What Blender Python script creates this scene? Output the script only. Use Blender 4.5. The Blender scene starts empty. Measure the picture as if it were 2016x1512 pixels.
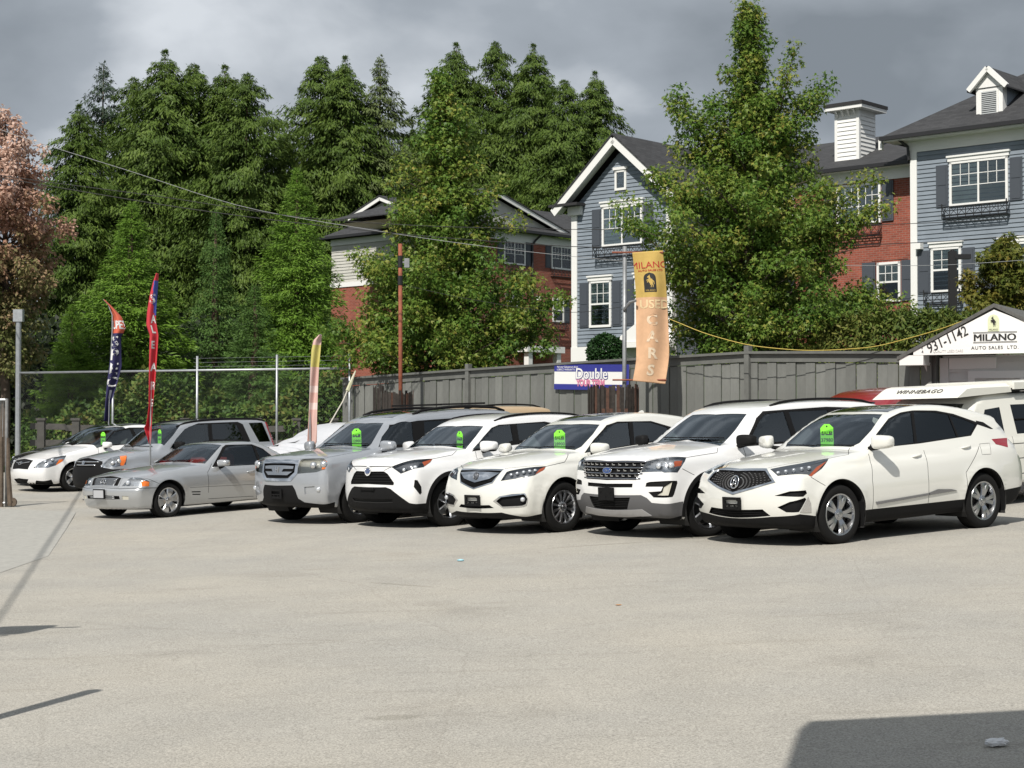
import bpy, bmesh, math, random
import numpy as np
from mathutils import Vector, Matrix, geometry as mgeo

# ---------------------------------------------------------------- scene, camera, light
scene = bpy.context.scene
COL = scene.collection
FPX = 3318.0                      # focal length in pixels of the 2016 px wide photograph
CAMZ = 1.564
PITCH = math.atan(76/FPX)
cam_d = bpy.data.cameras.new('camera'); cam = bpy.data.objects.new('camera', cam_d); COL.objects.link(cam)
cam_d.sensor_width = 36; cam_d.lens = FPX/2016*36; cam_d.clip_end = 4000; cam_d.clip_start = .1
cam.location = (0, 0, CAMZ); cam.rotation_euler = (math.pi/2 + PITCH, 0, 0)
scene.camera = cam
scene.render.resolution_x = 1024; scene.render.resolution_y = 768
scene.cycles.max_bounces = 8; scene.cycles.transparent_max_bounces = 16
scene.cycles.diffuse_bounces = 3; scene.cycles.glossy_bounces = 4
scene.cycles.caustics_reflective = False; scene.cycles.caustics_refractive = False
scene.view_settings.view_transform = 'Standard'; scene.view_settings.look = 'None'
scene.view_settings.gamma = 1; scene.view_settings.use_curve_mapping = False
scene.view_settings.exposure = 0.0

SUN_EL = math.radians(48); SUN_AZ = math.atan2(-.39, -.921)    # direction to the sun: (sin, cos) over (x, y)
sun_dir = Vector((math.sin(SUN_AZ)*math.cos(SUN_EL), math.cos(SUN_AZ)*math.cos(SUN_EL), math.sin(SUN_EL)))
sd = bpy.data.lights.new('sun', 'SUN'); sd.energy = 5.0; sd.angle = math.radians(.6); sd.color = (1, .95, .87)
sun = bpy.data.objects.new('sun', sd); COL.objects.link(sun)
sun.rotation_euler = sun_dir.to_track_quat('Z', 'Y').to_euler(); sun.location = (-20, -20, 60)

world = bpy.data.worlds.new('World'); scene.world = world; world.use_nodes = True
def build_world():
    nt = world.node_tree; N = nt.nodes; L = nt.links; N.clear()
    out = N.new('ShaderNodeOutputWorld'); bg = N.new('ShaderNodeBackground'); L.new(bg.outputs[0], out.inputs[0])
    sky = N.new('ShaderNodeTexSky'); sky.sky_type = 'NISHITA'; sky.sun_disc = False
    sky.sun_elevation = SUN_EL; sky.sun_rotation = SUN_AZ
    sky.air_density = 1.2; sky.dust_density = 1.5
    bg.inputs[1].default_value = .083
    tc = N.new('ShaderNodeTexCoord')
    mp = N.new('ShaderNodeMapping'); mp.inputs['Scale'].default_value = (1, 1, 1.9); mp.inputs['Location'].default_value = (-8.289, -7.906, -4.123)
    L.new(tc.outputs['Generated'], mp.inputs[0])
    def noise(scale, detail, rough, dist=0):
        n = N.new('ShaderNodeTexNoise'); n.inputs['Scale'].default_value = scale; n.inputs['Detail'].default_value = detail
        n.inputs['Roughness'].default_value = rough; n.inputs['Distortion'].default_value = dist
        L.new(mp.outputs[0], n.inputs['Vector']); return n
    n1 = noise(2.6, 4, .5, .2); n2 = noise(4.4, 7, .47, .2)
    cr = N.new('ShaderNodeValToRGB'); cr.color_ramp.elements[0].position = .18; cr.color_ramp.elements[1].position = .32
    L.new(n1.outputs['Fac'], cr.inputs[0])
    # cloud tone: grey bases, bright thinner edges
    ct = N.new('ShaderNodeValToRGB'); e = ct.color_ramp.elements
    e[0].position = .36; e[0].color = (2.8, 3.2, 3.65, 1); e[1].position = .64; e[1].color = (8.2, 8.7, 9.3, 1)
    m = ct.color_ramp.elements.new(.52); m.color = (4.5, 5.0, 5.6, 1)
    L.new(n2.outputs['Fac'], ct.inputs[0])
    mix = N.new('ShaderNodeMixRGB'); L.new(cr.outputs[0], mix.inputs[0]); L.new(sky.outputs[0], mix.inputs[1]); L.new(ct.outputs[0], mix.inputs[2])
    L.new(mix.outputs[0], bg.inputs[0])
build_world()

GA, GB = .0323, .0137
def lot(X, Y):
    """height of the gently tilted lot"""
    return GA*min(max(X, -8), 16) + GB*(min(max(Y, -20), 60) - 24)
def pix(px, py, Y):
    """world point seen at a photograph pixel, at distance Y along the view"""
    u = (px-1008)/FPX; v = (756-py)/FPX; c, s = math.cos(PITCH), math.sin(PITCH)
    d = Vector((u, c - v*s, s + v*c)); t = Y/d.y
    return Vector((0, 0, CAMZ)) + d*t

# ---------------------------------------------------------------- materials
MATS = {}
def mat(name, color=(.5, .5, .5), rough=.5, metal=0.0, coat=0.0, spec=.5, noise=None, bump=None, trans=0.0, alpha=1.0, sheen=0.0, emit=None):
    """procedural principled material; noise=(scale, amount) mottles the colour, bump=(scale, strength) the relief"""
    if name in MATS: return MATS[name]
    m = bpy.data.materials.new(name); m.use_nodes = True; nt = m.node_tree; N = nt.nodes; L = nt.links
    b = N['Principled BSDF']; b.inputs['Base Color'].default_value = (*color, 1); b.inputs['Roughness'].default_value = rough
    b.inputs['Metallic'].default_value = metal; b.inputs['Coat Weight'].default_value = coat; b.inputs['Coat Roughness'].default_value = .025; b.inputs['Coat IOR'].default_value = 1.65
    b.inputs['Specular IOR Level'].default_value = spec
    if trans: b.inputs['Transmission Weight'].default_value = trans
    if sheen: b.inputs['Sheen Weight'].default_value = sheen
    tc = N.new('ShaderNodeTexCoord')
    if noise:
        n = N.new('ShaderNodeTexNoise'); n.inputs['Scale'].default_value = noise[0]; n.inputs['Detail'].default_value = 6; n.inputs['Roughness'].default_value = .65
        L.new(tc.outputs['Object'], n.inputs['Vector'])
        r = N.new('ShaderNodeMapRange'); r.inputs[1].default_value = .3; r.inputs[2].default_value = .7; r.inputs[3].default_value = 1-noise[1]; r.inputs[4].default_value = 1+noise[1]
        L.new(n.outputs['Fac'], r.inputs[0])
        mx = N.new('ShaderNodeMixRGB'); mx.blend_type = 'MULTIPLY'; mx.inputs[0].default_value = 1; mx.inputs[1].default_value = (*color, 1)
        L.new(r.outputs[0], mx.inputs[2]); L.new(mx.outputs[0], b.inputs['Base Color'])
    if bump:
        n = N.new('ShaderNodeTexNoise'); n.inputs['Scale'].default_value = bump[0]; n.inputs['Detail'].default_value = 4
        L.new(tc.outputs['Object'], n.inputs['Vector'])
        bp = N.new('ShaderNodeBump'); bp.inputs['Strength'].default_value = bump[1]; bp.inputs['Distance'].default_value = .02
        L.new(n.outputs['Fac'], bp.inputs['Height']); L.new(bp.outputs[0], b.inputs['Normal'])
    MATS[name] = m; return m
def glass(name, tint, refl=1.0, rough=.02, ior=1.8):
    """thin pane: tinted see-through plus a mirror reflection that grows at grazing angles"""
    if name in MATS: return MATS[name]
    m = bpy.data.materials.new(name); m.use_nodes = True; nt = m.node_tree; N = nt.nodes; L = nt.links; N.clear()
    out = N.new('ShaderNodeOutputMaterial'); tr = N.new('ShaderNodeBsdfTransparent'); tr.inputs[0].default_value = (*tint, 1)
    gl = N.new('ShaderNodeBsdfGlossy'); gl.inputs['Roughness'].default_value = rough; gl.inputs[0].default_value = (refl*.86, refl*.94, refl, 1)
    fr = N.new('ShaderNodeFresnel'); fr.inputs[0].default_value = ior
    mx = N.new('ShaderNodeMixShader'); L.new(fr.outputs[0], mx.inputs[0]); L.new(tr.outputs[0], mx.inputs[1]); L.new(gl.outputs[0], mx.inputs[2]); L.new(mx.outputs[0], out.inputs[0])
    MATS[name] = m; return m

# ---------------------------------------------------------------- object helpers
def tag(o, label=None, cat=None, group=None, kind=None):
    if label: o['label'] = label
    if cat: o['category'] = cat
    if group: o['group'] = group
    if kind: o['kind'] = kind
    return o
def empty(name, loc=(0, 0, 0), rz=0, label=None, cat=None, group=None):
    o = bpy.data.objects.new(name, None); COL.objects.link(o); o.location = loc; o.rotation_euler = (0, 0, rz)
    o.empty_display_size = .2
    return tag(o, label, cat, group)
def mesh_obj(name, V, F, m=None, parent=None, smooth=False, normals=None, mats=None, fm=None):
    me = bpy.data.meshes.new(name)
    me.from_pydata([tuple(v) for v in V], [], [tuple(int(i) for i in f) for f in F])
    for x in (mats or [m]):
        if x: me.materials.append(x)
    if fm is not None: me.polygons.foreach_set('material_index', np.asarray(fm, np.int32))
    if smooth: me.polygons.foreach_set('use_smooth', np.ones(len(me.polygons), bool))
    me.update()
    if normals is not None: me.normals_split_custom_set_from_vertices([tuple(n) for n in normals])
    o = bpy.data.objects.new(name, me); COL.objects.link(o)
    if parent: o.parent = parent
    return o
class MB:
    """collects shapes into one mesh"""
    def __init__(s): s.V = []; s.F = []; s.M = []; s.mi = 0
    def add(s, V, F):
        k = len(s.V); s.V += [tuple(v) for v in V]; s.F += [tuple(i+k for i in f) for f in F]; s.M += [s.mi]*len(F); return s
    def box(s, c, d, rz=0, R=None):
        x, y, z = d[0]/2, d[1]/2, d[2]/2
        V = [Vector((a*x, b*y, e*z)) for a in (-1, 1) for b in (-1, 1) for e in (-1, 1)]
        if R is None: R = Matrix.Rotation(rz, 3, 'Z')
        V = [R @ v + Vector(c) for v in V]
        return s.add(V, [(0, 1, 3, 2), (4, 6, 7, 5), (0, 4, 5, 1), (2, 3, 7, 6), (0, 2, 6, 4), (1, 5, 7, 3)])
    def bar(s, a, b, w, h=None, up=(0, 0, 1)):
        a, b = Vector(a), Vector(b); h = h or w; d = (b-a); L = d.length; d.normalize()
        sx = d.cross(Vector(up));
        if sx.length < 1e-4: sx = d.cross(Vector((1, 0, 0)))
        sx.normalize(); sz = sx.cross(d)
        V = []
        for p in (a, b):
            for i, j in ((-1, -1), (1, -1), (1, 1), (-1, 1)): V.append(p + sx*(i*w/2) + sz*(j*h/2))
        return s.add(V, [(0, 1, 2, 3), (7, 6, 5, 4), (0, 4, 5, 1), (1, 5, 6, 2), (2, 6, 7, 3), (3, 7, 4, 0)])
    def tube(s, pts, r, n=8, cap=True):
        pts = [Vector(p) for p in pts]; rs = r if isinstance(r, (list, tuple)) else [r]*len(pts)
        V = []; F = []; prev = None
        for i, p in enumerate(pts):
            t = (pts[min(i+1, len(pts)-1)] - pts[max(i-1, 0)]).normalized()
            if prev is None:
                a = t.cross(Vector((0, 0, 1)));
                if a.length < 1e-3: a = t.cross(Vector((1, 0, 0)))
            else: a = prev - t*prev.dot(t)
            a.normalize(); b = t.cross(a); prev = a
            for k in range(n):
                q = 2*math.pi*k/n; V.append(p + (a*math.cos(q) + b*math.sin(q))*rs[i])
        for i in range(len(pts)-1):
            for k in range(n): F.append((i*n+k, i*n+(k+1) % n, (i+1)*n+(k+1) % n, (i+1)*n+k))
        if cap: F.append(tuple(range(n))[::-1]); F.append(tuple((len(pts)-1)*n+k for k in range(n)))
        return s.add(V, F)
    def prism(s, poly, d, origin=(0, 0, 0), ux=(1, 0, 0), uy=(0, 0, 1)):
        """polygon in the plane (ux, uy) extruded by d along ux x uy"""
        ux, uy, o = Vector(ux), Vector(uy), Vector(origin); n = ux.cross(uy)
        k = len(poly); A = [o + ux*p[0] + uy*p[1] for p in poly]; B = [a + n*d for a in A]
        F = [tuple(range(k))[::-1], tuple(range(k, 2*k))] + [(i, (i+1) % k, k+(i+1) % k, k+i) for i in range(k)]
        return s.add(A+B, F)
    def lathe(s, prof, n=32, axis='y'):
        V = []; F = []
        for (r, h) in prof:
            for k in range(n):
                q = 2*math.pi*k/n
                V.append((r*math.cos(q), h, r*math.sin(q)) if axis == 'y' else (r*math.cos(q), r*math.sin(q), h))
        m = len(prof)
        for i in range(m-1):
            for k in range(n): F.append((i*n+k, i*n+(k+1) % n, (i+1)*n+(k+1) % n, (i+1)*n+k))
        return s.add(V, F)
    def build(s, name, m=None, parent=None, smooth=False, mats=None, auto=None):
        o = mesh_obj(name, s.V, s.F, m, parent, smooth, mats=mats, fm=s.M if mats else None)
        if auto is not None:
            o.data.polygons.foreach_set('use_smooth', np.ones(len(o.data.polygons), bool)); o.data.set_sharp_from_angle(angle=math.radians(auto))
        return o
def copy_tree(o, parent=None):
    c = o.copy(); COL.objects.link(c); c.parent = parent
    if parent: c.matrix_parent_inverse = o.matrix_parent_inverse.copy()
    for ch in list(o.children): copy_tree(ch, c)
    return c
def text_obj(name, s, size, m, parent, M, depth=.002, bold=0.0, sx=1.0, align='CENTER', shear=0.0, space=1.0):
    """flat lettering as mesh; M places the text plane (x right, y up, z out)"""
    cu = bpy.data.curves.new('txt', 'FONT'); cu.body = s; cu.size = size; cu.align_x = align; cu.align_y = 'CENTER'
    cu.extrude = depth; cu.offset = bold; cu.shear = shear; cu.space_character = space; cu.resolution_u = 3
    t = bpy.data.objects.new('txt', cu); COL.objects.link(t); bpy.context.view_layer.update()
    me = bpy.data.meshes.new_from_object(t.evaluated_get(bpy.context.evaluated_depsgraph_get()))
    bpy.data.objects.remove(t); bpy.data.curves.remove(cu)
    me.transform(M @ Matrix.Diagonal((sx, 1, 1, 1))); me.materials.clear(); me.materials.append(m)
    o = bpy.data.objects.new(name, me); COL.objects.link(o); o.parent = parent
    return o
def frame(o, x, y, z=None):
    """4x4 matrix from origin and x/y axes"""
    x = Vector(x).normalized(); y = Vector(y); z = x.cross(y).normalized(); y = z.cross(x)
    return Matrix(((x.x, y.x, z.x, o[0]), (x.y, y.y, z.y, o[1]), (x.z, y.z, z.z, o[2]), (0, 0, 0, 1)))
# ---------------------------------------------------------------- car shape library (numpy)
def pchip(xs, ys, x):
    xs = np.asarray(xs, float); ys = np.asarray(ys, float); x = np.asarray(x, float)
    h = np.diff(xs); d = np.diff(ys) / h
    m = np.zeros_like(ys); m[0] = d[0]; m[-1] = d[-1]
    for i in range(1, len(xs) - 1):
        if d[i-1] * d[i] > 0:
            w1 = 2*h[i] + h[i-1]; w2 = h[i] + 2*h[i-1]
            m[i] = (w1 + w2) / (w1/d[i-1] + w2/d[i])
    xc = np.clip(x, xs[0], xs[-1])
    i = np.clip(np.searchsorted(xs, xc, side='right') - 1, 0, len(xs) - 2)
    t = (xc - xs[i]) / h[i]
    return ((2*t**3 - 3*t**2 + 1)*ys[i] + (t**3 - 2*t**2 + t)*h[i]*m[i]
            + (-2*t**3 + 3*t**2)*ys[i+1] + (t**3 - t**2)*h[i]*m[i+1])

def fillet(pts):
    """closed polygon of (x,z[,r]) with rounded corners"""
    out = []; n = len(pts)
    for i in range(n):
        p0 = np.array(pts[i-1][:2], float); p1 = np.array(pts[i][:2], float); p2 = np.array(pts[(i+1) % n][:2], float)
        r = pts[i][2] if len(pts[i]) > 2 else .12
        a = p0 - p1; b = p2 - p1; la = np.linalg.norm(a); lb = np.linalg.norm(b)
        ra = min(r, la*.49); rb = min(r, lb*.49)
        q0 = p1 + a/la*ra; q2 = p1 + b/lb*rb
        for t in np.linspace(0, 1, 6):
            out.append((1-t)**2*q0 + 2*t*(1-t)*p1 + t*t*q2)
    return np.array(out)

def poly_sdf(px, pz, poly):
    a = poly; b = np.roll(poly, -1, 0)
    d2 = np.full(px.shape, 1e9); inside = np.zeros(px.shape, bool)
    for (ax, az), (bx, bz) in zip(a, b):
        ex, ez = bx-ax, bz-az; L = ex*ex + ez*ez
        if L < 1e-12: continue
        wx = px-ax; wz = pz-az
        t = np.clip((wx*ex + wz*ez)/L, 0, 1)
        dx = wx-ex*t; dz = wz-ez*t
        d2 = np.minimum(d2, dx*dx + dz*dz)
        c = (az > pz) != (bz > pz)
        if abs(ez) > 1e-12:
            inside ^= c & (px < ax + ex*(pz-az)/ez)
    d = np.sqrt(d2)
    return np.where(inside, -d, d)

class CarShape:
    def __init__(s, spec):
        s.S = spec; s.L = spec['L']; s.w = spec['W']/2; s.xf = spec['xf']; s.wb = spec['wb']
        s.poly = fillet(spec['prof'])
        s.k = spec.get('k', .07)
        s.zc = spec.get('zc', .66); s.xa = spec.get('xa', .85); s.xb = s.L - spec.get('xbr', .75)
        s.R = .75; s.rho0 = s.R*math.pi/2
        s.rho1 = s.rho0 + s.xb - s.xa; s.rho2 = s.rho1 + s.R*math.pi/2
        s.plan = np.array(spec['plan'])          # (x, inset)
        s.sec = np.array(spec['sec'])            # (z, inset) to the belt
        s.zb0, s.bs = spec['belt']               # belt height at mid, slope
        s.tum = spec.get('tumble', .42)
        s.bow = np.array(spec.get('bow', [(0, .26), (1.0, .20), (2.2, .10), (3.0, 0), (s.L-.6, -.10), (s.L, -.14)]))
        s.crown = spec.get('crown', .05)
        s.ar = spec.get('arch', .40); s.flare = spec.get('flare', .018); s.rt = spec.get('rt', .37)
        s.grid()
    def halfw_exact(s, x, z):
        zb = s.zb0 + s.bs*(x - s.L*.5)
        lo = .3
        ze = np.where(z < zb, lo + (z-lo)*(s.zb0-lo)/np.maximum(zb-lo, .2), s.zb0 + (z-zb))
        inset = np.interp(ze, s.sec[:, 0], s.sec[:, 1]) if s.S.get('hard') else pchip(s.sec[:, 0], s.sec[:, 1], np.clip(ze, s.sec[0, 0], s.sec[-1, 0]))
        up = np.maximum(ze - s.zb0, 0)
        w = s.w - inset - up*s.tum
        w = w - pchip(s.plan[:, 0], s.plan[:, 1], x)
        for xw in (s.xf, s.xf + s.wb):
            r = np.hypot(x-xw, z-s.rt)
            w = w + s.flare*np.exp(-((r-s.ar)/.07)**2*(np.where(r < s.ar, .3, 1)))
        return w
    def grid(s):
        h = .01; s.gh = h; s.gx0, s.gz0 = -1.4, -.4
        gx = np.arange(s.gx0, s.L+1.6, h); gz = np.arange(s.gz0, 3.0, h); s.nx, s.nz = len(gx), len(gz)
        A, B = np.meshgrid(gx, gz, indexing='ij')
        # exact distance near the outline, coarse elsewhere
        c = 4; d = poly_sdf(A[::c, ::c].ravel(), B[::c, ::c].ravel(), s.poly).reshape(A[::c, ::c].shape)
        D = np.repeat(np.repeat(d, c, 0), c, 1)[:s.nx, :s.nz].copy()
        near = np.abs(D) < .16; D[near] = poly_sdf(A[near], B[near], s.poly)
        s.GS = D; s.GW = s.halfw_exact(A.ravel(), B.ravel()).reshape(A.shape)
    def look(s, G, x, z):
        u = np.clip((x-s.gx0)/s.gh, 0, s.nx-1.001); v = np.clip((z-s.gz0)/s.gh, 0, s.nz-1.001)
        i = u.astype(int); j = v.astype(int); u = u-i; v = v-j
        return (G[i, j]*(1-u) + G[i+1, j]*u)*(1-v) + (G[i, j+1]*(1-u) + G[i+1, j+1]*u)*v
    def halfw(s, x, z): return s.look(s.GW, x, z)
    def f(s, P):
        x, y, z = P[:, 0], np.abs(P[:, 1]), P[:, 2]
        q = np.minimum(y/s.w, 1.3)**2
        xx = x - np.interp(x, s.bow[:, 0], s.bow[:, 1])*q
        zz = np.where(z > .55, z + s.crown*q*np.clip((z-.55)/.3, 0, 1), z)
        a = s.look(s.GS, xx, zz); b = y - s.halfw(x, z)
        h = np.maximum(s.k - np.abs(a-b), 0)
        return np.maximum(a, b) + h*h/(4*s.k)
    def normal(s, P, e=.014):
        g = np.stack([s.f(P+np.eye(3)[i]*e) - s.f(P-np.eye(3)[i]*e) for i in range(3)], 1)
        return g/np.maximum(np.linalg.norm(g, axis=1, keepdims=True), 1e-9)
    def cast_out(s, O, D, tmax=3.0):
        lo = np.zeros(len(O)); hi = np.full(len(O), tmax)
        # find first sign change on a coarse walk
        ts = np.linspace(0, tmax, 31); found = np.zeros(len(O), bool)
        for t0, t1 in zip(ts[:-1], ts[1:]):
            v = s.f(O + D*t1) > 0
            new = v & ~found
            lo[new] = t0; hi[new] = t1; found |= new
            if found.all(): break
        for _ in range(16):
            m = (lo+hi)/2; v = s.f(O + D*m[:, None]) > 0
            hi = np.where(v, m, hi); lo = np.where(v, lo, m)
        return O + D*((lo+hi)/2)[:, None]
    def cast_in(s, O, D, tmax=9.0, n=180):
        """first hit walking from outside; nan where missed"""
        lo = np.zeros(len(O)); hi = np.full(len(O), np.nan); found = np.zeros(len(O), bool)
        ts = np.linspace(0, tmax, n+1)
        for t0, t1 in zip(ts[:-1], ts[1:]):
            idx = np.where(~found)[0]
            if not len(idx): break
            v = s.f(O[idx] + D[idx]*t1) < 0
            k = idx[v]; lo[k] = t0; hi[k] = t1; found[k] = True
        k = np.where(found)[0]
        for _ in range(16):
            m = (lo[k]+hi[k])/2; v = s.f(O[k] + D[k]*m[:, None]) < 0
            hi[k] = np.where(v, m, hi[k]); lo[k] = np.where(v, lo[k], m)
        return O + D*hi[:, None]
    def surf(s, rho, th):
        rho = np.asarray(rho, float); th = np.asarray(th, float)
        a = np.clip(rho/s.R, 0, math.pi/2); b = np.clip((rho-s.rho1)/s.R, 0, math.pi/2)
        ox = np.where(rho < s.rho0, s.xa, np.where(rho > s.rho1, s.xb, s.xa + rho - s.rho0))
        dx = np.where(rho < s.rho0, -np.cos(a), np.where(rho > s.rho1, np.sin(b), 0))
        rr = np.where(rho < s.rho0, np.sin(a), np.where(rho > s.rho1, np.cos(b), 1))
        O = np.stack([ox, 0*ox, 0*ox + s.zc], 1)
        D = np.stack([dx, rr*np.cos(th), rr*np.sin(th)], 1)
        return s.cast_out(O, D)
    def param(s, P):
        x, y, z = P[:, 0], np.abs(P[:, 1]), P[:, 2]-s.zc
        th = np.arctan2(z, y); r = np.hypot(y, z)
        rho = np.where(x < s.xa, s.R*np.arctan2(r, s.xa-x), np.where(x > s.xb, s.rho1 + s.R*np.arctan2(x-s.xb, r), s.rho0 + x - s.xa))
        return np.stack([rho*np.cos(th), rho*np.sin(th)], 1)
    def view(s, view, pts):
        pts = np.asarray(pts, float); n = len(pts)
        if view == 'front':   # (y,z)
            O = np.stack([np.full(n, -.6), pts[:, 0], pts[:, 1]], 1); D = np.tile([1., 0, 0], (n, 1)); return s.cast_in(O, D, 3.5, 90)
        if view == 'side':    # (x,z)
            O = np.stack([pts[:, 0], np.full(n, 1.4), pts[:, 1]], 1); D = np.tile([0, -1., 0], (n, 1)); return s.cast_in(O, D, 1.38, 60)
        if view == 'top':     # (x,y)
            O = np.stack([pts[:, 0], pts[:, 1], np.full(n, 2.6)], 1); D = np.tile([0, 0, -1.], (n, 1)); return s.cast_in(O, D, 2.4, 60)
        if view == 'rear':    # (y,z)
            O = np.stack([np.full(n, s.L+.5), pts[:, 0], pts[:, 1]], 1); D = np.tile([-1., 0, 0], (n, 1)); return s.cast_in(O, D, 2.5, 70)
        if view == 'bot':
            O = np.stack([pts[:, 0], pts[:, 1], np.full(n, -.2)], 1); D = np.tile([0, 0, 1.], (n, 1)); return s.cast_in(O, D, 1.4, 60)

def resample(pts, step=.03, closed=True):
    pts = [np.array(p, float) for p in pts]; out = []
    n = len(pts)
    for i in range(n if closed else n-1):
        a, b = pts[i], pts[(i+1) % n]
        m = max(1, int(np.linalg.norm(b-a)/step))
        for k in range(m): out.append(a + (b-a)*k/m)
    if not closed: out.append(pts[-1])
    return np.array(out)

def smooth_poly(pts, r):
    return [tuple(p) for p in fillet([(p[0], p[1], r) for p in pts])]

def strip(pts, w):
    """open polyline -> thin closed polygon"""
    pts = resample(pts, .03, False)
    t = np.gradient(pts, axis=0); t /= np.linalg.norm(t, axis=1, keepdims=True)
    nrm = np.stack([-t[:, 1], t[:, 0]], 1)
    return np.vstack([pts + nrm*w/2, (pts - nrm*w/2)[::-1]])

def pip(P, poly):
    inside = np.zeros(len(P), bool); x, y = P[:, 0], P[:, 1]
    mn, mx = poly.min(0), poly.max(0)
    k = np.where((x >= mn[0]) & (x <= mx[0]) & (y >= mn[1]) & (y <= mx[1]))[0]
    if not len(k): return inside
    x, y = x[k], y[k]; r = np.zeros(len(k), bool)
    a = poly; b = np.roll(poly, -1, 0)
    for (ax, ay), (bx, by) in zip(a, b):
        if ay == by: continue
        c = (ay > y) != (by > y)
        r ^= c & (x < ax + (bx-ax)*(y-ay)/(by-ay))
    inside[k] = r
    return inside
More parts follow.
